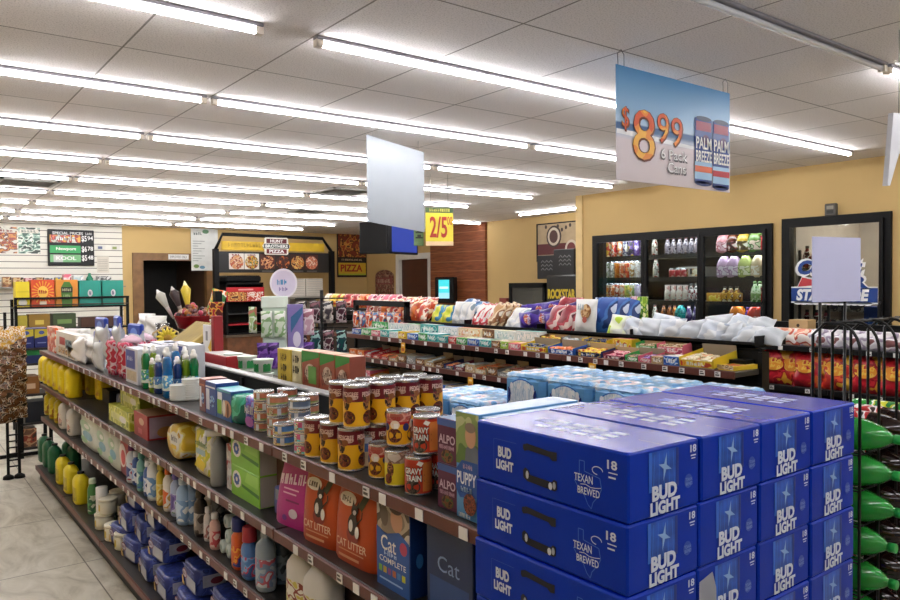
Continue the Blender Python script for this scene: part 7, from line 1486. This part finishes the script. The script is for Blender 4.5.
# ------------------------------------------------------------------ rear right corner: drink coolers
ks = thing('touch_kiosk', 'black touch screen kiosk with cyan screen by wood wall', 'kiosk', (XR - .25, yat(447, XR - .25), 0), R(-62))
part('stand', MB().box(-.06, -.05, 0, .06, .05, 1.2, BLK, .01), ks); part('foot', MB().box(-.25, -.2, 0, .25, .2, .03, BLK, .01), ks)
kzb, kzt = zat(447, 300, X=XR - .25), zat(447, 277, X=XR - .25)
part('housing', MB().box(-.19, -.10, kzb - .05, .19, .05, kzt, BLK, .015), ks); m = MB(); f = front(m, -.101, .002); f.rect(-.11, kzb + .03, .10, kzt - .05, EM('3ad0d8', .5)); f.rect(-.11, kzb + .03, .10, kzb + .13, EM('9ad8f0', .5), 2); f.rect(-.09, kzb + .2, .08, kzb + .24, EM('d0f4f8', .5), 2); part('screen', m, ks)
CXR = 7.55
def cool2(name, lb, pl, pr, pt, X, glassy, txt=None):
    a, b = yat(pl, X), yat(pr, X); h = zat(pl, pt, X=X); w = a - b; o = thing(name, lb, 'cooler', (X, (a + b) / 2, 0), FACE_AISLE)
    m = MB()
    if glassy:
        m.box(-w / 2, .04, 0, -w / 2 + .04, .5, h, FRB); m.box(w / 2 - .04, .04, 0, w / 2, .5, h, FRB); m.box(-w / 2, .46, 0, w / 2, .5, h, FRB); m.box(-w / 2, .04, h - .08, w / 2, .5, h, FRB); m.box(-w / 2, .04, 0, w / 2, .5, .4, FRB); part('cabinet', m, o)
        d = MB(); d.box(-w / 2, 0, .3, -w / 2 + .05, .04, h, FRB); d.box(w / 2 - .05, 0, .3, w / 2, .04, h, FRB); d.box(-w / 2, 0, h - .07, w / 2, .04, h, FRB); d.box(-w / 2, 0, .3, w / 2, .04, .4, FRB); dr = part('door', d, o); part('pane', MB().box(-w / 2 + .05, .015, .4, w / 2 - .05, .02, h - .07, GL('c8ccc8', .05, .10)), dr)
        for z in (.7, 1.0): part('shelf', MB().box(-w / 2 + .04, .06, z, w / 2 - .04, .44, z + .01, STEEL), o)
    else:
        m.box(-w / 2, 0, 0, w / 2, .5, h, K('141414', .3), .02); part('cabinet', m, o)
        if txt:
            t = MB(); f = front(t, -.001, .003); f.text(txt, 0, h - .27, w * .86, .14, K('d0b82a', .4), 1, .05); f.scr('ENERGY DRINK', .05, h - .39, w * .7, .05, K('7a6a2a', .4), 1, .02); part('lettering', t, o)
    return o, h, (a + b) / 2, w
cool2('glass_cooler', 'small glass front cooler left of the black drink cooler', 509, 545, 283, CXR, True)
o, h, yc, w = cool2('drink_barrel_cooler', 'black open drink cooler with yellow lettering near the corner', 546, 578, 275, CXR, False, 'ROCKSTAR')
def crate(w, h):
    m = MB(); m.box(-w / 2, 0, 0, w / 2, .4, h, K('0e0e10', .4), .008); f = front(m, 0, .003)
    for r_ in range(3):
        for c in range(3):
            u, v = -.09 + c * .08, h * .35 + r_ * .055; f.poly([(u, v), (u + .035, v + .03), (u + .035, v + .042), (u - .0, v + .014)], K('8a8a8c', .4), 1); f.poly([(u + .035, v + .03), (u + .07, v), (u + .07, v + .014), (u + .035, v + .042)], K('8a8a8c', .4), 1)
    return m
for i, (px, hh) in enumerate(((543, .40), (561, .42))):
    z0 = h; one('drink_case', crate(.36 if i == 0 else .40, hh - .06), 'black case with grey arrow pattern on coolers, %s' % ('left', 'right')[i], 'case', (CXR + .02, yat(px + 2, CXR), zat(545, 281, X=CXR) + .03 if i == 0 else z0), FACE_AISLE)
gcz = zat(509, 283, X=CXR)
B = MB(); B.box(-.09, 0, 0, .09, .25, .42, K('8a3a2c', .5, var=.1), .006); front(B, 0, .002).rect(-.06, .08, .06, .2, ink('brown', 12)); one('red_carton', B, 'red brown carton left of the small glass cooler', 'carton', (CXR + .15, yat(503, CXR + .15), 1.0), FACE_AISLE)
one('carton_stand', MB().box(-.12, 0, 0, .12, .3, 1.0, BLK, .005), 'black stand under the red brown carton', 'stand', (CXR + .13, yat(503, CXR + .15), 0), FACE_AISLE)
# corner poster with round emblem
m = MB(); ya, yb = yat(577, XR - .02), yat(537, XR - .02); wv = yb - ya; zb8, zt8 = zat(540, 262, X=XR), zat(540, 224, X=XR); H8 = zt8 - zb8
m.box(-.015, 0, 0, 0, wv, H8, K('b09a78', .6, var=.1)); f = leftf(m, -.015, .003); f.rect(-wv, H8 * .18, 0, H8 * .46, K('5a1c1e', .5), 1); f.rect(-wv, 0, -wv + .03, H8, BLK, 2); f.rect(-wv, H8 - .02, 0, H8, BLK, 2)
f.ell(-wv * .55, H8 * .64, .16, .17, K('3a2a24', .5), 2); f.ell(-wv * .55, H8 * .64, .13, .14, K('c8bca8', .5), 3); f.ell(-wv * .55, H8 * .64, .09, .10, K('4a2a24', .5), 4); f.ell(-wv * .12, H8 * .30, .13, .14, K('c8bca8', .5), 3); f.ell(-wv * .12, H8 * .30, .09, .10, K('6a2a2a', .5), 4)
for i in range(7): f.ell(-wv * (.15 + i * .1), H8 * (.90 - .05 * (i % 3)), .025, .03, K('3a2c24', .5), 2)
one('wall_poster', m, 'tan wall poster with round emblem and dark red band in corner', 'poster', (XR - .001, ya, zb8))
# ================================================================== light and exposure
wd = bpy.data.worlds.new('sky'); SC.world = wd; wd.use_nodes = True; nt = wd.node_tree; bg = nt.nodes['Background']
sk = nt.nodes.new('ShaderNodeTexSky'); sk.sky_type = 'HOSEK_WILKIE'; sk.turbidity = 4
nt.links.new(sk.outputs[0], bg.inputs[0]); bg.inputs[1].default_value = .6
SC.view_settings.view_transform = 'Standard'; SC.view_settings.look = 'None'; SC.view_settings.gamma = 1; SC.view_settings.use_curve_mapping = False
SC.view_settings.exposure = EXPOSURE
SC.cycles.use_denoising = True
SC.cycles.max_bounces = 8
